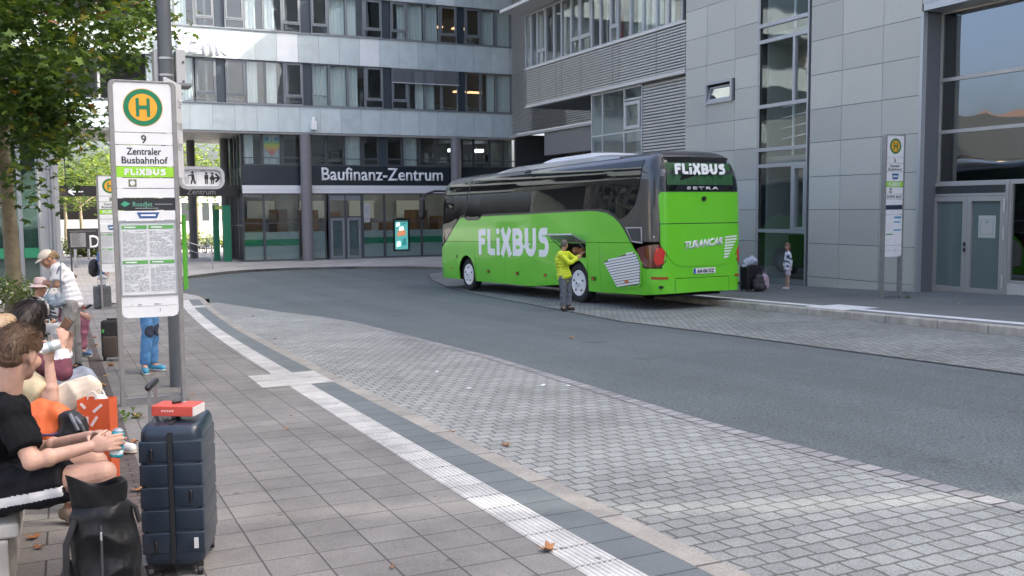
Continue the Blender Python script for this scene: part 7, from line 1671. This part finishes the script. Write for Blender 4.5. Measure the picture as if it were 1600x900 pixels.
# ---- legs in jeans behind the number 9 sign
d7 = 13.0
J = dict(hd=D(236, 372, d7 + .1), f=(.8, .5, -.05), nk=D(232, 398, d7 + .1), shR=D(224, 405, d7 - .08), shL=D(240, 403, d7 + .25), elR=D(224, 435, d7 - .1), elL=D(246, 433, d7 + .3), wrR=D(236, 458, d7 - .1), wrL=D(250, 455, d7 + .2), hipR=D(229, 478, d7), hipL=D(236, 477, d7 + .2), knR=D(230, 520, d7 - .02), knL=D(240, 518, d7 + .2), anR=D(226, 562, d7), anL=D(238, 558, d7 + .22), toR=D(228, 570, d7 - .22), toL=D(254, 563, d7 + .16))
for s_ in 'RL': J['an' + s_].z = GZ(J['an' + s_].y) + .09; J['to' + s_].z = GZ(J['to' + s_].y) + .045
JE = mat('light_blue_denim', (0.07, 0.20, 0.40), .8, var=.25, scale=16); JP = mat('dark_knee_patch', (0.02, 0.03, 0.055), .8)
J7 = J
def patches(p): return 1 if min((p - (J7['knR'] + V((.04, -.05, .02)))).length, (p - (J7['knL'] + V((.05, -.03, .02)))).length) < .085 else 0
w7, HM = person('person in light blue jeans with dark knee patches behind the number 9 sign', J, .98, SKIN, mat('grey_sweat', (0.25, 0.25, 0.26), .85), 'long', [JE, JP], 'long', mat('sky_blue_shoe', (0.05, 0.28, 0.42), .6), mat('sole_white', (0.6, 0.6, 0.58), .6), voxel=.011, fold=.008, trouser_col=patches)
hair_cap(w7, J['hd'], HM, 1.0, HB, SHORTH, .012, .004, 20)
# ---- traveller behind sign 8
d8 = 27.0
J = dict(hd=D(160, 384, d8), f=(.9, .3, -.05), nk=D(158, 395, d8), shR=D(156, 398, d8 - .2), shL=D(159, 397, d8 + .2), elR=D(156, 413, d8 - .22), elL=D(164, 412, d8 + .25), wrR=D(164, 425, d8 - .2), wrL=D(168, 423, d8 + .2), hipR=D(161, 433, d8 - .1), hipL=D(163, 432, d8 + .1), knR=D(164, 455, d8 - .1), knL=D(168, 454, d8 + .1), anR=D(165, 474, d8 - .1), anL=D(171, 472, d8 + .1), toR=D(174, 477, d8 - .15), toL=D(180, 476, d8 + .1))
for s_ in 'RL': J['an' + s_].z = GZ(J['an' + s_].y) + .09; J['to' + s_].z = GZ(J['to' + s_].y) + .045
w8, HM = person('traveller in blue top and white trousers mostly hidden by the number 8 sign', J, 1.0, SKIN, mat('blue_shirt', (0.06, 0.14, 0.28), .85), 'short', mat('white_trousers', (0.55, 0.56, 0.58), .85), 'long', mat('dark_shoe', (0.03, 0.03, 0.03), .6), voxel=.016, fold=.006)
hair_cap(w8, J['hd'], HM, 1.0, HB, SHORTH, .014, 0, 20)
t = thing('backpack', 'black backpack on the back of the traveller behind the number 8 sign', 'backpack', D(147, 432, d8)); b = MB(); b.ell(D(148, 418, d8), (.17, .16, .25)); b.ell(D(146, 424, d8), (.13, .15, .16)); organic(b, 'bag', mat('black_nylon', (0.012, 0.012, 0.014), .6), t, .015, 2, .006, 8)
b = MB(); b.tube([D(152, 402, d8 - .2), D(158, 404, d8 - .3), D(158, 418, d8 - .3), D(152, 428, d8 - .2)], .025, 6); b.build('strap', BLACK, t, smooth=40)
# ---- the driver at the hatch
g9 = gnd(886, 485.5, 0.0); d9 = (CAMR.transposed() @ (g9 - EYE)).z
J = dict(hd=D(882, 382.5, d9), f=(.80, .58, -.12), nk=D(879.5, 394, d9), shR=D(876, 398.5, d9 - .20), shL=D(887, 397.5, d9 + .16), elR=D(890, 411, d9 - .24), elL=D(900, 405, d9 + .22), wrR=D(903, 403.5, d9 - .10), wrL=D(907, 398.5, d9 + .2), hipR=D(879, 434, d9 - .11), hipL=D(886, 433, d9 + .09), knR=D(880, 457, d9 - .12), knL=D(889, 457, d9 + .10), anR=D(879.5, 479.5, d9 - .14), anL=D(888, 479.5, d9 + .05), toR=D(884, 484, d9 - .22), toL=D(896, 484, d9 + .02), spine=D(877, 415, d9))
for s_ in 'RL': J['an' + s_].z = gz(J['an' + s_].y) + .085; J['to' + s_].z = gz(J['to' + s_].y) + .042
HV = mat('hi_vis_yellow', (0.50, 0.60, 0.02), .65, var=.08, scale=8)
w9, HM = person('driver in bright yellow jacket and grey trousers reaching into the open coach hatch', J, 1.03, SKIN2, HV, 'long', mat('dark_grey_jeans', (0.095, 0.105, 0.12), .85, var=.2, scale=14), 'long', mat('black_shoe', (0.012, 0.012, 0.012), .5), voxel=.013, fold=.008, shirt_len=.10, shirt_wide=1.28, leg_r=1.02)
hair_cap(w9, J['hd'], HM, 1.02, HGR, [(0, -.022, .034, .0775, .094, .086), (0, -.05, .0, .072, .062, .06)], .011, .001, 30)
# ---- the child by the stair window
gc = gnd(1229, 452.5, RP); dc = (CAMR.transposed() @ (gc - EYE)).z; kc = 74 * dc / 1500 / 1.62
J = dict(hd=D(1230.5, 385.2, dc), f=(-.9, -.42, -.08), nk=D(1231, 393.5, dc), shR=D(1233, 397.5, dc + .10), shL=D(1232.5, 397.5, dc - .10), elR=D(1227, 408, dc + .13), elL=D(1236, 408, dc - .13), wrR=D(1224.5, 416, dc + .05), wrL=D(1235.5, 417.5, dc - .12), hipR=D(1231, 420, dc + .06), hipL=D(1231.5, 420, dc - .06), knR=D(1229, 435, dc + .05), knL=D(1231.5, 436, dc - .06), anR=D(1228.5, 449, dc + .05), anL=D(1231.5, 449.5, dc - .05), toR=D(1224, 451.5, dc + .02), toL=D(1227.5, 452, dc - .12))
for s_ in 'RL': J['an' + s_].z = gz(J['an' + s_].y) + RP + .065; J['to' + s_].z = gz(J['to' + s_].y) + RP + .032
def kidpat(p): return 1 if noise.noise(V((p.x * 13, p.y * 13, p.z * 13))) > .22 else 0
w10, HM = person('small child in white top with dark blue pattern standing at the stair window', J, kc * .82, SKIN, [mat('white_cotton', (0.66, 0.67, 0.70), .85), mat('child_navy_print', (0.04, 0.06, 0.16), .85)], 'long', mat('pale_pink_shorts', (0.45, 0.40, 0.44), .85), 'short', mat('white_sandal', (0.55, 0.53, 0.5), .6), voxel=.010, fold=.006, shirt_len=.14, shirt_wide=1.15, shirt_col=kidpat, hk=kc * 1.02)
hair_cap(w10, J['hd'], HM, kc * 1.02, HLB, SHORTH + [(0, -.06, -.05, .08, .055, .07), (.066, -.02, -.03, .025, .055, .07), (-.066, -.02, -.03, .025, .055, .07), (0, .07, .062, .06, .03, .03)], .009, .003, 20)
# ================================================================== BAGS AND SMALL THINGS
def rbox(b, c, M, h, r, n=4, taper=0.0):
    """rounded block as stacked rounded rectangles, for hard suitcases"""
    hx, hy, hz = h; prof = []
    for i in range(n + 1): a = math.pi / 2 * i / n; prof.append((-hz + r * (1 - math.sin(a)), r * (1 - math.cos(a))))
    prof = [(z, i_) for z, i_ in prof][::-1]
    P = [(-hz + r * (1 - math.cos(math.pi / 2 * i / n)), r * (1 - math.sin(math.pi / 2 * i / n))) for i in range(n + 1)]
    P += [(-z, i_) for z, i_ in reversed(P)]
    rings = []
    for z, ins in P:
        L_ = []
        for sx, sy, a0 in ((1, 1, 0), (-1, 1, 90), (-1, -1, 180), (1, -1, 270)):
            for k in range(5):
                a = R(a0 + 22.5 * k); rr = max(.001, r - ins * .6)
                L_.append(Vector((sx * (hx - r) + rr * math.cos(a) - 0, sy * (hy - r) + rr * math.sin(a), z)))
        tp = 1 - taper * (z + hz) / (2 * hz)
        rings.append([c + M @ Vector((p.x * tp, p.y * tp, p.z)) for p in L_])
    m = 20; vs = [p for q in rings for p in q]
    b.add(vs, [(i * m + k, i * m + (k + 1) % m, (i + 1) * m + (k + 1) % m, (i + 1) * m + k) for i in range(len(rings) - 1) for k in range(m)] + [tuple(reversed(range(m))), tuple((len(rings) - 1) * m + k for k in range(m))])
def castor(b, p, r=.026): b.cyl(p + V((-.012, 0, 0)), p + V((.012, 0, 0)), r, 14); b.bar(p + V((0, 0, .02)), p + V((0, 0, .05)), .03)
# navy hard-shell suitcase
dS = 4.95
bL, bR = D(229, 897, dS), D(343, 886, dS + .12); SY_ = GZ(5.2)
c2 = (bL + bR) / 2; zt_ = D(280, 660, dS).z; zb0_ = gz(c2.y) + LP + .055; hzS = (zt_ - zb0_) / 2
M3 = Matrix.Rotation(R(-16), 3, 'Z')
cS = V((c2.x + .012, c2.y + .14, zb0_ + hzS))
suit = thing('suitcase', 'large navy blue hard shell suitcase upright on the paving with a red box on top', 'suitcase', (cS.x, cS.y, zb0_ - .055))
NAVY = mat('navy_shell', (0.014, 0.025, 0.040), .36, coat=.25, var=.08, scale=14, bump=.10, bscale=160)
hx, hy = .152, .225
b = MB(); rbox(b, cS, M3, (hx, hy, hzS), .055); b.build('shell', NAVY, suit, smooth=50)
b = MB()                                                # raised panels between the grooves, on the narrow and the broad faces
n = 5
for i in range(n):
    z0_ = -hzS + .07 + (2 * hzS - .14) * i / n + .006; z1_ = -hzS + .07 + (2 * hzS - .14) * (i + 1) / n - .006
    for sx in (-1, 1):
        rbox(b, cS + M3 @ V((sx * (hx * .52 + .0025), 0, (z0_ + z1_) / 2)), M3, (hx * .475, hy + .003, (z1_ - z0_) / 2 + .001), .009, 3)
b.build('ribs', NAVY, suit, smooth=50)
b = MB()
for sy in (-1, 1): p = M3 @ V((0, sy * (hy + .004), 0)); b.bar(cS + p - V((0, 0, hzS - .03)), cS + p + V((0, 0, hzS - .03)), .022, .012, up=M3 @ V((0, 1, 0)))
b.bar(cS + M3 @ V((0, -hy + .04, hzS + .002)), cS + M3 @ V((0, hy - .04, hzS + .002)), .022, .010); b.build('zip', mat('zip_black', (0.012, 0.013, 0.015), .6), suit)
b = MB()
for sx, zz in ((-.6, .20), (.62, -.02), (-.55, -.28)): b = MB(); q = cS + M3 @ V((sx * hx, -hy - .010, zz)); b.caps(q, q + V((0, 0, .05)), .008); b.build('zip_puller', BLACK, suit, smooth=40)
b = MB(); p = cS + M3 @ V((hx * .75, -hy - .012, -hzS + .10)); b.bar(p, p + V((0, 0, .055)), .022, .004, up=M3 @ V((0, 1, 0))); b.build('tag_plate', mat('tag_white', (0.6, 0.6, 0.58), .4), suit)
b = MB()
for sy in (-.08, .08):
    q = cS + M3 @ V((-hx + .03, sy, hzS - .02)); b.bar(q, q + V((0, 0, .20)), .012, .018)
q0 = cS + M3 @ V((-hx + .03, -.10, hzS + .18)); q1 = cS + M3 @ V((-hx + .03, .10, hzS + .18)); b.build('telescopic_rod', ALUD, suit)
b = MB(); b.caps(q0, q1, .017); b.build('pull_handle', BLACK, suit, smooth=40)
b = MB()
for sx in (-1, 1):
    for sy in (-1, 1): b = MB(); castor(b, cS + M3 @ V((sx * (hx - .03), sy * (hy - .03), -hzS - .028))); b.build('castor', BLACK, suit)
q = cS + M3 @ V((hx + .01, -hy + .06, -hzS - .01))
b = MB(); b.caps(cS + M3 @ V((0, -.09, hzS + .018)), cS + M3 @ V((0, .02, hzS + .018)), .014); b.build('carry_handle', BLACK, suit, smooth=40)
# red carton on the suitcase
bx = thing('carton', 'flat red and white carton lying on top of the navy suitcase', 'box', cS + V((0, 0, hzS + .012)))
M4 = Matrix.Rotation(R(-30), 3, 'Z'); c0 = cS + V((-.0, -.03, hzS + .052))
def obox(b, c, M, hx_, hy_, hz_): b.add([c + M @ V((x, y, z)) for z in (-hz_, hz_) for y in (-hy_, hy_) for x in (-hx_, hx_)], [(0, 2, 3, 1), (4, 5, 7, 6), (0, 1, 5, 4), (2, 6, 7, 3), (0, 4, 6, 2), (1, 3, 7, 5)])
b = MB(); obox(b, c0, M4, .112, .075, .026); b.build('box', mat('coral_red_card', (0.56, 0.075, 0.05), .5), bx, bevel=.003)
b = MB(); obox(b, c0 + M4 @ V((.114, 0, -.002)), M4, .0022, .073, .023); b.build('end_panel', mat('card_white', (0.62, 0.60, 0.58), .5), bx)
b = MB(); q = c0 + M4 @ V((-.03, -.0765, -.004)); text_mesh('lettering', 'Cabrio', .022, mat('card_print', (0.75, 0.45, 0.40), .5), bx, q, M4 @ V((1, 0, 0)), (0, 0, 1), .001) if False else None
b = MB()
for k in range(5): obox(b, c0 + M4 @ V((-.05 + k * .014, -.0758, .002)), M4, .005, .0006, .005)
b.build('small_print', mat('card_print', (0.75, 0.45, 0.40), .5), bx)
kt = thing('key_fob', 'small black key fob lying on the red carton', 'key', c0 + V((0, 0, .027))); b = MB(); b.caps(c0 + V((-.02, 0, .036)), c0 + V((.02, .012, .036)), .009, .008); b.build('fob', BLACK, kt, smooth=40)
b = MB(); b.tube([c0 + V((.028 + .014 * math.cos(a * .7), .016 + .014 * math.sin(a * .7), .030)) for a in range(10)], .0018, 5); b.build('ring', ALU, kt)
# black roll-top backpack in front of the man
dB = 4.35
rp = thing('backpack', 'black roll top backpack standing open at the feet of the man in black', 'backpack', D(158, 890, dB))
BKN = mat('black_tarpaulin', (0.0055, 0.006, 0.007), .48, var=.2, scale=10, bump=.35, bscale=26, spec=.35)
b = MB(); cB = D(160, 835, dB); zg0 = gz(cB.y) + LP
top = D(158, 790, dB); w_ = .140
for i in range(31):
    t_ = i / 30; z = zg0 + .06 + t_ * (top.z - zg0 - .10); b.ell(V((cB.x + .015 * math.sin(t_ * 3), cB.y + .02, z)), (w_ - .012 * t_, .105 - .01 * t_, .06))
organic(b, 'bag', BKN, rp, .007, 3, .016, 6.5, stretch=(1, 1, .75))
b = MB(); n = 24; rows = []                              # open roll collar: a folded sleeve
for j, (dz, gr, tl_) in enumerate([(-.03, 1.0, 0), (.05, 1.03, .005), (.10, 1.12, .02), (.115, 1.17, .03), (.10, 1.05, .03), (.0, .96, .02), (-.06, .90, .01)]):
    row = []
    for k in range(n):
        a = 2 * math.pi * k / n; wv = 1 + .07 * math.sin(3 * a + j) ; row.append(V((top.x + .0 + .108 * gr * wv * math.cos(a) - tl_, top.y + .02 + .075 * gr * wv * math.sin(a), top.z + dz + .022 * math.sin(2 * a + 1) * (1 if dz > 0 else .2) + .03 * math.cos(a + 2.6) * (dz > .04))))
    rows.append(row)
b.add([p + V((noise.noise(p * 11), noise.noise(p * 11 + V((5, 0, 0))), noise.noise(p * 9 + V((0, 5, 0))))) * .022 for r_ in rows for p in r_], [(i * n + k, i * n + (k + 1) % n, (i + 1) * n + (k + 1) % n, (i + 1) * n + k) for i in range(len(rows) - 1) for k in range(n)]); rc = b.build('roll_collar', BKN, rp, smooth=True); sm = rc.modifiers.new('sub', 'SUBSURF'); sm.levels = 2; sm.render_levels = 2
b = MB(); x0 = D(160, 800, dB - .13); b.bar(V((cB.x - .01, cB.y - .098, zg0 + .10)), V((cB.x - .006, cB.y - .095, top.z - .06)), .010, .006, up=(0, 1, 0)); b.build('zip', mat('zip_grey', (0.05, 0.05, 0.055), .4), rp)
b = MB(); b.caps(V((cB.x - .008, cB.y - .108, top.z - .12)), V((cB.x - .008, cB.y - .108, top.z - .09)), .005); b.build('zip_puller', mat('pale_metal', (0.5, 0.5, 0.5), .35, .6), rp)
b = MB(); b.tube([V((cB.x - .11, cB.y - .03, top.z - .04)), V((cB.x - .150, cB.y - .05, top.z - .14)), V((cB.x - .158, cB.y - .05, zg0 + .18)), V((cB.x - .13, cB.y - .02, zg0 + .06))], .014, 8); b.tube([V((cB.x + .09, cB.y + .02, top.z + .02)), V((cB.x + .145, cB.y + .02, top.z - .03)), V((cB.x + .160, cB.y + .02, top.z - .10))], .011, 8); b.build('strap', mat('strap_black', (0.014, 0.014, 0.016), .7), rp, smooth=40)
b = MB(); b.ell(V((cB.x - .150, cB.y + .06, zg0 + .16)), (.04, .07, .13)); organic(b, 'side_pocket', mat('pocket_dark', (0.018, 0.018, 0.02), .8), rp, .009, 2, .008, 9)
b = MB(); b.ell(V((cB.x + .15, cB.y + .10, zg0 + .12)), (.035, .06, .10)); organic(b, 'side_pocket', mat('pocket_dark', (0.018, 0.018, 0.02), .8), rp, .009, 2, .008, 9)
# orange backpack with black bag and the orange paper bag
dO = 5.2
ob = thing('backpack', 'orange hiking backpack with purple trim on the ground beside the man in black', 'backpack', D(75, 690, dO))
ORG = mat('orange_nylon', (0.62, 0.12, 0.025), .6, var=.1, scale=8)
b = MB(); b.ell(D(76, 668, dO), (.135, .10, .125)); b.ell(D(62, 648, dO), (.075, .08, .08)); b.ell(D(88, 652, dO), (.075, .08, .075)); b.ell(D(74, 705, dO), (.14, .11, .19)); organic(b, 'bag', ORG, ob, .010, 3, .014, 8, stretch=(1, 1, .7))
b = MB(); b.tube([D(50, 674, dO - .10), D(66, 680, dO - .125), D(80, 680, dO - .125), D(94, 676, dO - .10)], .008, 6); b.build('trim', mat('purple_webbing', (0.07, 0.035, 0.11), .7), ob, smooth=40)
dk = 5.15
kb_ = thing('shoulder_bag', 'small black shoulder bag with grey straps leaning on the orange backpack', 'bag', D(112, 685, dk))
b = MB(); b.ell(D(110, 664, dk), (.065, .07, .085)); b.ell(D(122, 668, dk), (.05, .06, .07)); b.ell(D(110, 700, dk), (.085, .08, .16)); organic(b, 'bag', mat('black_nylon', (0.012, 0.012, 0.014), .6), kb_, .009, 2, .010, 9)
b = MB(); b.tube([D(110, 648, dk - .08), D(116, 660, dk - .11), D(122, 672, dk - .10)], .010, 6); b.tube([D(118, 652, dk - .06), D(126, 662, dk - .09), D(132, 675, dk - .05)], .008, 6); b.build('strap', mat('grey_webbing', (0.15, 0.17, 0.19), .7), kb_, smooth=40)
dP = 5.45
pb = thing('paper_bag', 'orange red paper carrier bag with white lettering between the seated people', 'bag', D(148, 680, dP))
xa, xb = D(121, 650, dP), D(171, 648, dP); zt2, zb2 = D(150, 625, dP).z, gz(xa.y) + LP
e1 = V((xb.x - xa.x, xb.y - xa.y, 0)).normalized(); e2 = V((-e1.y, e1.x, 0)); W_ = (xb - xa).length
ORB = mat('orange_red_paper', (0.58, 0.10, 0.03), .6)
b = MB(); A = V((xa.x, xa.y, zb2)); tk = .11
o4 = [A, A + e1 * W_, A + e1 * W_ + e2 * tk, A + e2 * tk]; H2 = zt2 - zb2; t4 = [p + BZ * H2 + (V((0, 0, 0))) for p in o4]; t4[1] += BZ * .01
i4 = [p + (cen - p).normalized() * .004 for p in t4 for cen in [sum(t4, V()) / 4]]; bi = [p + BZ * .01 for p in o4]
b.add(o4 + t4, [(0, 1, 5, 4), (1, 2, 6, 5), (2, 3, 7, 6), (3, 0, 4, 7), (0, 3, 2, 1)]); b.build('sack', ORB, pb)
b = MB(); WLN = -e2 * .004
def stroke(p, q, w_=.016): b.bar(A + e1 * (W_ * p[0]) + BZ * (H2 * p[1]) - e2 * .002, A + e1 * (W_ * q[0]) + BZ * (H2 * q[1]) - e2 * .002, w_, .002, up=e2)
zf_ = lambda y: (D(150, y, dP).z - zb2) / H2
T0 = zf_(651); T1 = zf_(676)
for (p, q) in [((.04, T0), (.20, T0)), ((.30, T0 + .0), (.30, T1 - .04)), ((.42, (T0 + T1) / 2 - .01), (.62, T0)), ((.44, (T0 + T1) / 2 - .06), (.66, T1)), ((.50, zf_(644)), (.78, zf_(632))), ((.12, zf_(630)), (.26, zf_(638)))]: stroke(p, q)
b.build('lettering', mat('bag_white', (0.68, 0.62, 0.58), .6), pb)
b = MB()
for k in (0, 1): b = MB(); o_ = A + e2 * (.01 + k * .09) + BZ * H2; b.tube([o_ + e1 * W_ * .3, o_ + e1 * W_ * .36 + BZ * .035, o_ + e1 * W_ * .5 + BZ * .05, o_ + e1 * W_ * .60 + BZ * .035, o_ + e1 * W_ * .66], .004, 6); b.build('handle', mat('bag_white', (0.68, 0.62, 0.58), .6), pb, smooth=40)
b = MB(); b.ell(A + e1 * W_ * .62 + e2 * .06 + BZ * (H2 - .012), (.035, .03, .03)); organic(b, 'tissue', mat('white_tissue', (0.6, 0.6, 0.58), .8), pb, .010, 1, .012, 14)
# soft black wheeled case left of the sign, grey case at sign 8
def soft_case(label, pxc, pyb, w_px, h_px, dz, colr, rod=True, patch=None, rz=-12):
    p = gnd(pxc, pyb, dz); d_ = (CAMR.transposed() @ (p - EYE)).z; W, H_ = w_px * d_ / F0, h_px * d_ / F0; p = V((p.x, p.y + .12, gz(p.y) + dz)); t = thing('suitcase', label, 'suitcase', p); M = Matrix.Rotation(R(rz), 3, 'Z'); Dp = W * .62
    b = MB(); rbox(b, p + V((0, 0, H_ / 2 + .03)), M, (W / 2, Dp / 2, H_ / 2 - .02), .05); b.build('shell', colr, t, smooth=50)
    b = MB(); rbox(b, p + M @ V((-W * .05, -Dp / 2 - .012, H_ * .36)), M, (W * .36, .03, H_ * .26), .02); b.build('front_pocket', patch or colr, t, smooth=50)
    b = MB()
    for sx in (-1, 1): b.bar(p + M @ V((sx * W * .2, Dp * .42, H_ * .95)), p + M @ V((sx * W * .2, Dp * .42, H_ * (1.32 if rod else 1.03))), .014)
    b.bar(p + M @ V((-W * .24, Dp * .42, H_ * (1.32 if rod else 1.03))), p + M @ V((W * .24, Dp * .42, H_ * (1.32 if rod else 1.03))), .025); b.build('pull_handle', ALUD if rod else BLACK, t)
    b = MB(); b.caps(p + M @ V((-W * .18, -.02, H_ + .03)), p + M @ V((W * .18, -.02, H_ + .03)), .012); b.build('carry_handle', BLACK, t, smooth=40)
    b = MB()
    for sx in (-1, 1):
        for sy in (-1, 1): b = MB(); castor(b, p + M @ V((sx * W * .38, sy * Dp * .35, .027))); b.build('castor', BLACK, t)
    return t, p, M, W, H_, Dp
t, p, M, W, H_, Dp = soft_case('black soft suitcase with brown front pocket standing left of the number 9 sign post', 177, 564, 30, 62, LP, mat('black_canvas', (0.018, 0.018, 0.02), .8, var=.2, scale=20), False, mat('brown_canvas', (0.07, 0.055, 0.045), .8))
b = MB(); q = p + M @ V((-W * .38, -Dp / 2 - .01, H_ * .72)); b.bar(q, q + V((.01, 0, .05)), .03, .006, up=(0, 1, 0)); b.build('green_tag', mat('tag_green', (0.05, 0.35, 0.06), .6), t)
soft_case('dark grey suitcase with raised handle at the foot of the number 8 sign', 161, 484, 26, 36, LP, mat('grey_canvas', (0.10, 0.105, 0.11), .8, var=.15, scale=20), True, rz=0)
# luggage on the right pavement
t, p, M, W, H_, Dp = soft_case('black suitcase on the right pavement beside the coach with a white bundle on top', 1175, 455, 27, 40, RP, mat('black_shell', (0.012, 0.012, 0.014), .5), False, rz=8)
wb = thing('white_bundle', 'crumpled white bundle lying on the black suitcase beside the coach', 'bag', p + V((0, 0, H_ + .03))); b = MB()
for dx, dz_, r_ in ((-.02, .10, .15), (.10, .09, .12), (-.16, .06, .12), (.02, .17, .10), (-.24, -.02, .07)): b.ell(p + M @ V((dx, -.04, H_ + dz_ + .02)), (r_, r_ * .8, r_ * .75))
organic(b, 'cloth', mat('white_blue_cloth', (0.60, 0.63, 0.68), .8, var=.25, scale=9, col2=(0.30, 0.36, 0.46)), wb, .014, 2, .022, 9)
pg = gnd(1187, 455.5, RP); t = thing('backpack', 'dark grey backpack on the right pavement in front of the black suitcase', 'backpack', pg); b = MB(); b.ell(pg + V((0, .05, .20)), (.19, .14, .22)); b.ell(pg + V((0, 0, .12)), (.20, .15, .12)); b.ell(pg + V((0, .05, .34)), (.14, .12, .14)); organic(b, 'bag', mat('charcoal_nylon', (0.045, 0.042, 0.045), .75), t, .012, 2, .010, 9)
b = MB(); b.ell(pg + V((0, -.13, .14)), (.12, .05, .09)); organic(b, 'front_pocket', mat('charcoal_nylon_b', (0.06, 0.056, 0.058), .75), t, .012, 2, .006, 9); b = MB(); b.tube([pg + V((-.05, .05, .46)), pg + V((0, .05, .51)), pg + V((.05, .05, .46))], .014, 6); b.build('grab_loop', BLACK, t, smooth=40)
pg = gnd(1196, 452.5, RP); t = thing('tote_bag', 'pale pink bag behind the dark grey backpack on the right pavement', 'bag', pg); b = MB(); b.ell(pg + V((0, .05, .22)), (.12, .12, .24)); b.ell(pg + V((0, .05, .10)), (.14, .14, .11)); organic(b, 'sack', mat('pale_pink_cloth', (0.50, 0.36, 0.42), .8, var=.15, scale=10), t, .013, 2, .014, 9)
b = MB(); b.tube([pg + V((-.06, .05, .43)), pg + V((-.03, .05, .56)), pg + V((.04, .05, .56)), pg + V((.06, .05, .43))], .010, 6); b.build('handle', mat('pink_webbing', (0.40, 0.25, 0.32), .8), t, smooth=40)
# fallen leaves and litter, each on its own
LB = [mat('dead_leaf_a', (0.33, 0.15, 0.05), .75, var=.3, scale=20), mat('dead_leaf_b', (0.24, 0.10, 0.035), .75, var=.3, scale=20), mat('dead_leaf_c', (0.40, 0.22, 0.08), .75, var=.3, scale=20)]
lv = [(855, 861, .15, 0, 'largest curled brown leaf, on the white ribbed strip at the bottom edge'), (705, 678, .12, 0, 'brown leaf on the beige kerb line, right of the white strip'), (792, 697, .13, 1, 'brown leaf lying out on the setts beyond the beige kerb'), (217, 652, .16, 2, 'brown leaf just left of the foot of the number 9 sign'), (210, 692, .14, 1, 'brown leaf between the seat and the navy suitcase handle'), (172, 573, .20, 0, 'orange leaf in front of the black soft suitcase'), (161, 604, .14, 2, 'pale leaf on the dark clinker band below the black suitcase'), (166, 588, .12, 2, 'pale curled leaf on the dark clinker band near the black suitcase'), (216, 768, .14, 0, 'orange leaf left of the navy suitcase'), (322, 652, .12, 1, 'brown leaf right of the foot of the number 9 sign'), (323, 573, .09, 1, 'small brown leaf on the slabs right of the street pole'), (455, 651, .06, 1, 'tiny leaf on the slabs left of the white crossing field'), (448, 672, .07, 0, 'small leaf on the slabs below the white crossing field'), (148, 528, .16, 0, 'leaf on the clinker band behind the black suitcase'), (150, 540, .15, 2, 'pale leaf on the clinker band near the blue trainers'), (120, 548, .10, 1, 'leaf near the feet of the standing woman'), (395, 495, .12, 1, 'leaf on the far end of the dark guide strip'), (378, 487, .12, 2, 'small leaf on the setts at the far end of the bay'), (52, 842, .12, 0, 'brown leaf under the seat wall at the left edge'), (62, 858, .09, 1, 'second brown leaf under the seat wall'), (613, 888, .05, 1, 'tiny leaf fragment on the slabs at the bottom edge'), (300, 618, .10, 0, 'leaf at the right post of the number 9 sign'), (240, 585, .11, 2, 'leaf near the blue shoes behind the sign'), (205, 505, .16, 1, 'leaf beside the left sign post'), (190, 520, .13, 0, 'leaf behind the left sign post'), (430, 530, .10, 2, 'small leaf on the white strip'), (893, 529, .16, 2, 'pale leaf on the asphalt below the driver'), (1060, 480, .12, 1, 'leaf in the gutter behind the coach')]
rng = random.Random(21)
for i, (px, pyy, size, mi_, lab) in enumerate(lv):
    size *= .8
    dz = LP + .004 if (onZ(px, pyy, -.3).x < 3.1 and pyy > 470) else .006
    p = gnd(px, pyy, dz); p.z = gz(p.y) + dz + .006
    t = MB(); u = rng.uniform(0, 6.28); cv = rng.uniform(.5, 1.3); asp = rng.uniform(.6, 1.0); n = 5
    pts = [(x, y) for x, y in MAPLE]; vs = [V((0, 0, 0))]; 
    for x, y in pts:
        X, Yv = x * size * asp, (y - .25) * size; zz = cv * (abs(x) ** 1.5) * size * .55 + max(0, y - .3) ** 2 * size * .6 + rng.uniform(0, .05) * size
        vs.append(V((X * math.cos(u) - Yv * math.sin(u), X * math.sin(u) + Yv * math.cos(u), zz)))
    m_ = len(pts); t.add([p + v for v in vs], [(0, 1 + k, 1 + (k + 1) % m_) for k in range(m_)])
    tag(t.build('fallen_leaf', LB[mi_]), lab, 'leaf', 'fallen leaves'); o = bpy.context.scene.collection.objects[-1]; sm = o.modifiers.new('thick', 'SOLIDIFY'); sm.thickness = .0012
for i, (px, pyy, lab) in enumerate([(683, 582, 'white paper scrap on the setts, left one'), (848, 603, 'flat white paper scrap on the setts right of the first'), (733, 608, 'small white paper scrap on the setts in the middle'), (888, 604, 'farthest right white paper scrap on the setts'), (1498, 475, 'crumpled white paper scrap on the right pavement')]):
    dz = RP + .008 if px > 1400 else .008; p = gnd(px, pyy, dz); p.z = gz(p.y) + dz + .004; b = MB(); pts = [V((math.cos(a) * rng.uniform(.025, .05), math.sin(a) * rng.uniform(.018, .035), rng.uniform(0, .016))) for a in [k * 1.047 for k in range(6)]]
    b.add([p + V((0, 0, .018))] + [p + q for q in pts], [(0, 1 + k, 1 + (k + 1) % 6) for k in range(6)]); tag(b.build('paper_scrap', mat('scrap_white', (0.62, 0.63, 0.64), .8)), lab, 'litter', 'paper scraps'); o = bpy.context.scene.collection.objects[-1]; sm = o.modifiers.new('thick', 'SOLIDIFY'); sm.thickness = .001
for i, (px, pyy, lab) in enumerate([(1416, 466, 'small green weed at the foot of the portal edge'), (197, 656, 'small green weed at the left foot of the number 9 sign')]):
    p = gnd(px, pyy, RP if i == 0 else LP); rngw = random.Random(i); b = MB()
    for k in range(26): leaf(b, p + V((rngw.gauss(0, .09), rngw.gauss(0, .05), abs(rngw.gauss(.03, .04)))), .07, V((rngw.gauss(0, .7), rngw.gauss(0, .7), 1)).normalized(), rngw, OVAL)
    tag(b.build('weed', LF[0]), lab, 'weed', 'weeds')
bpy.context.view_layer.update()
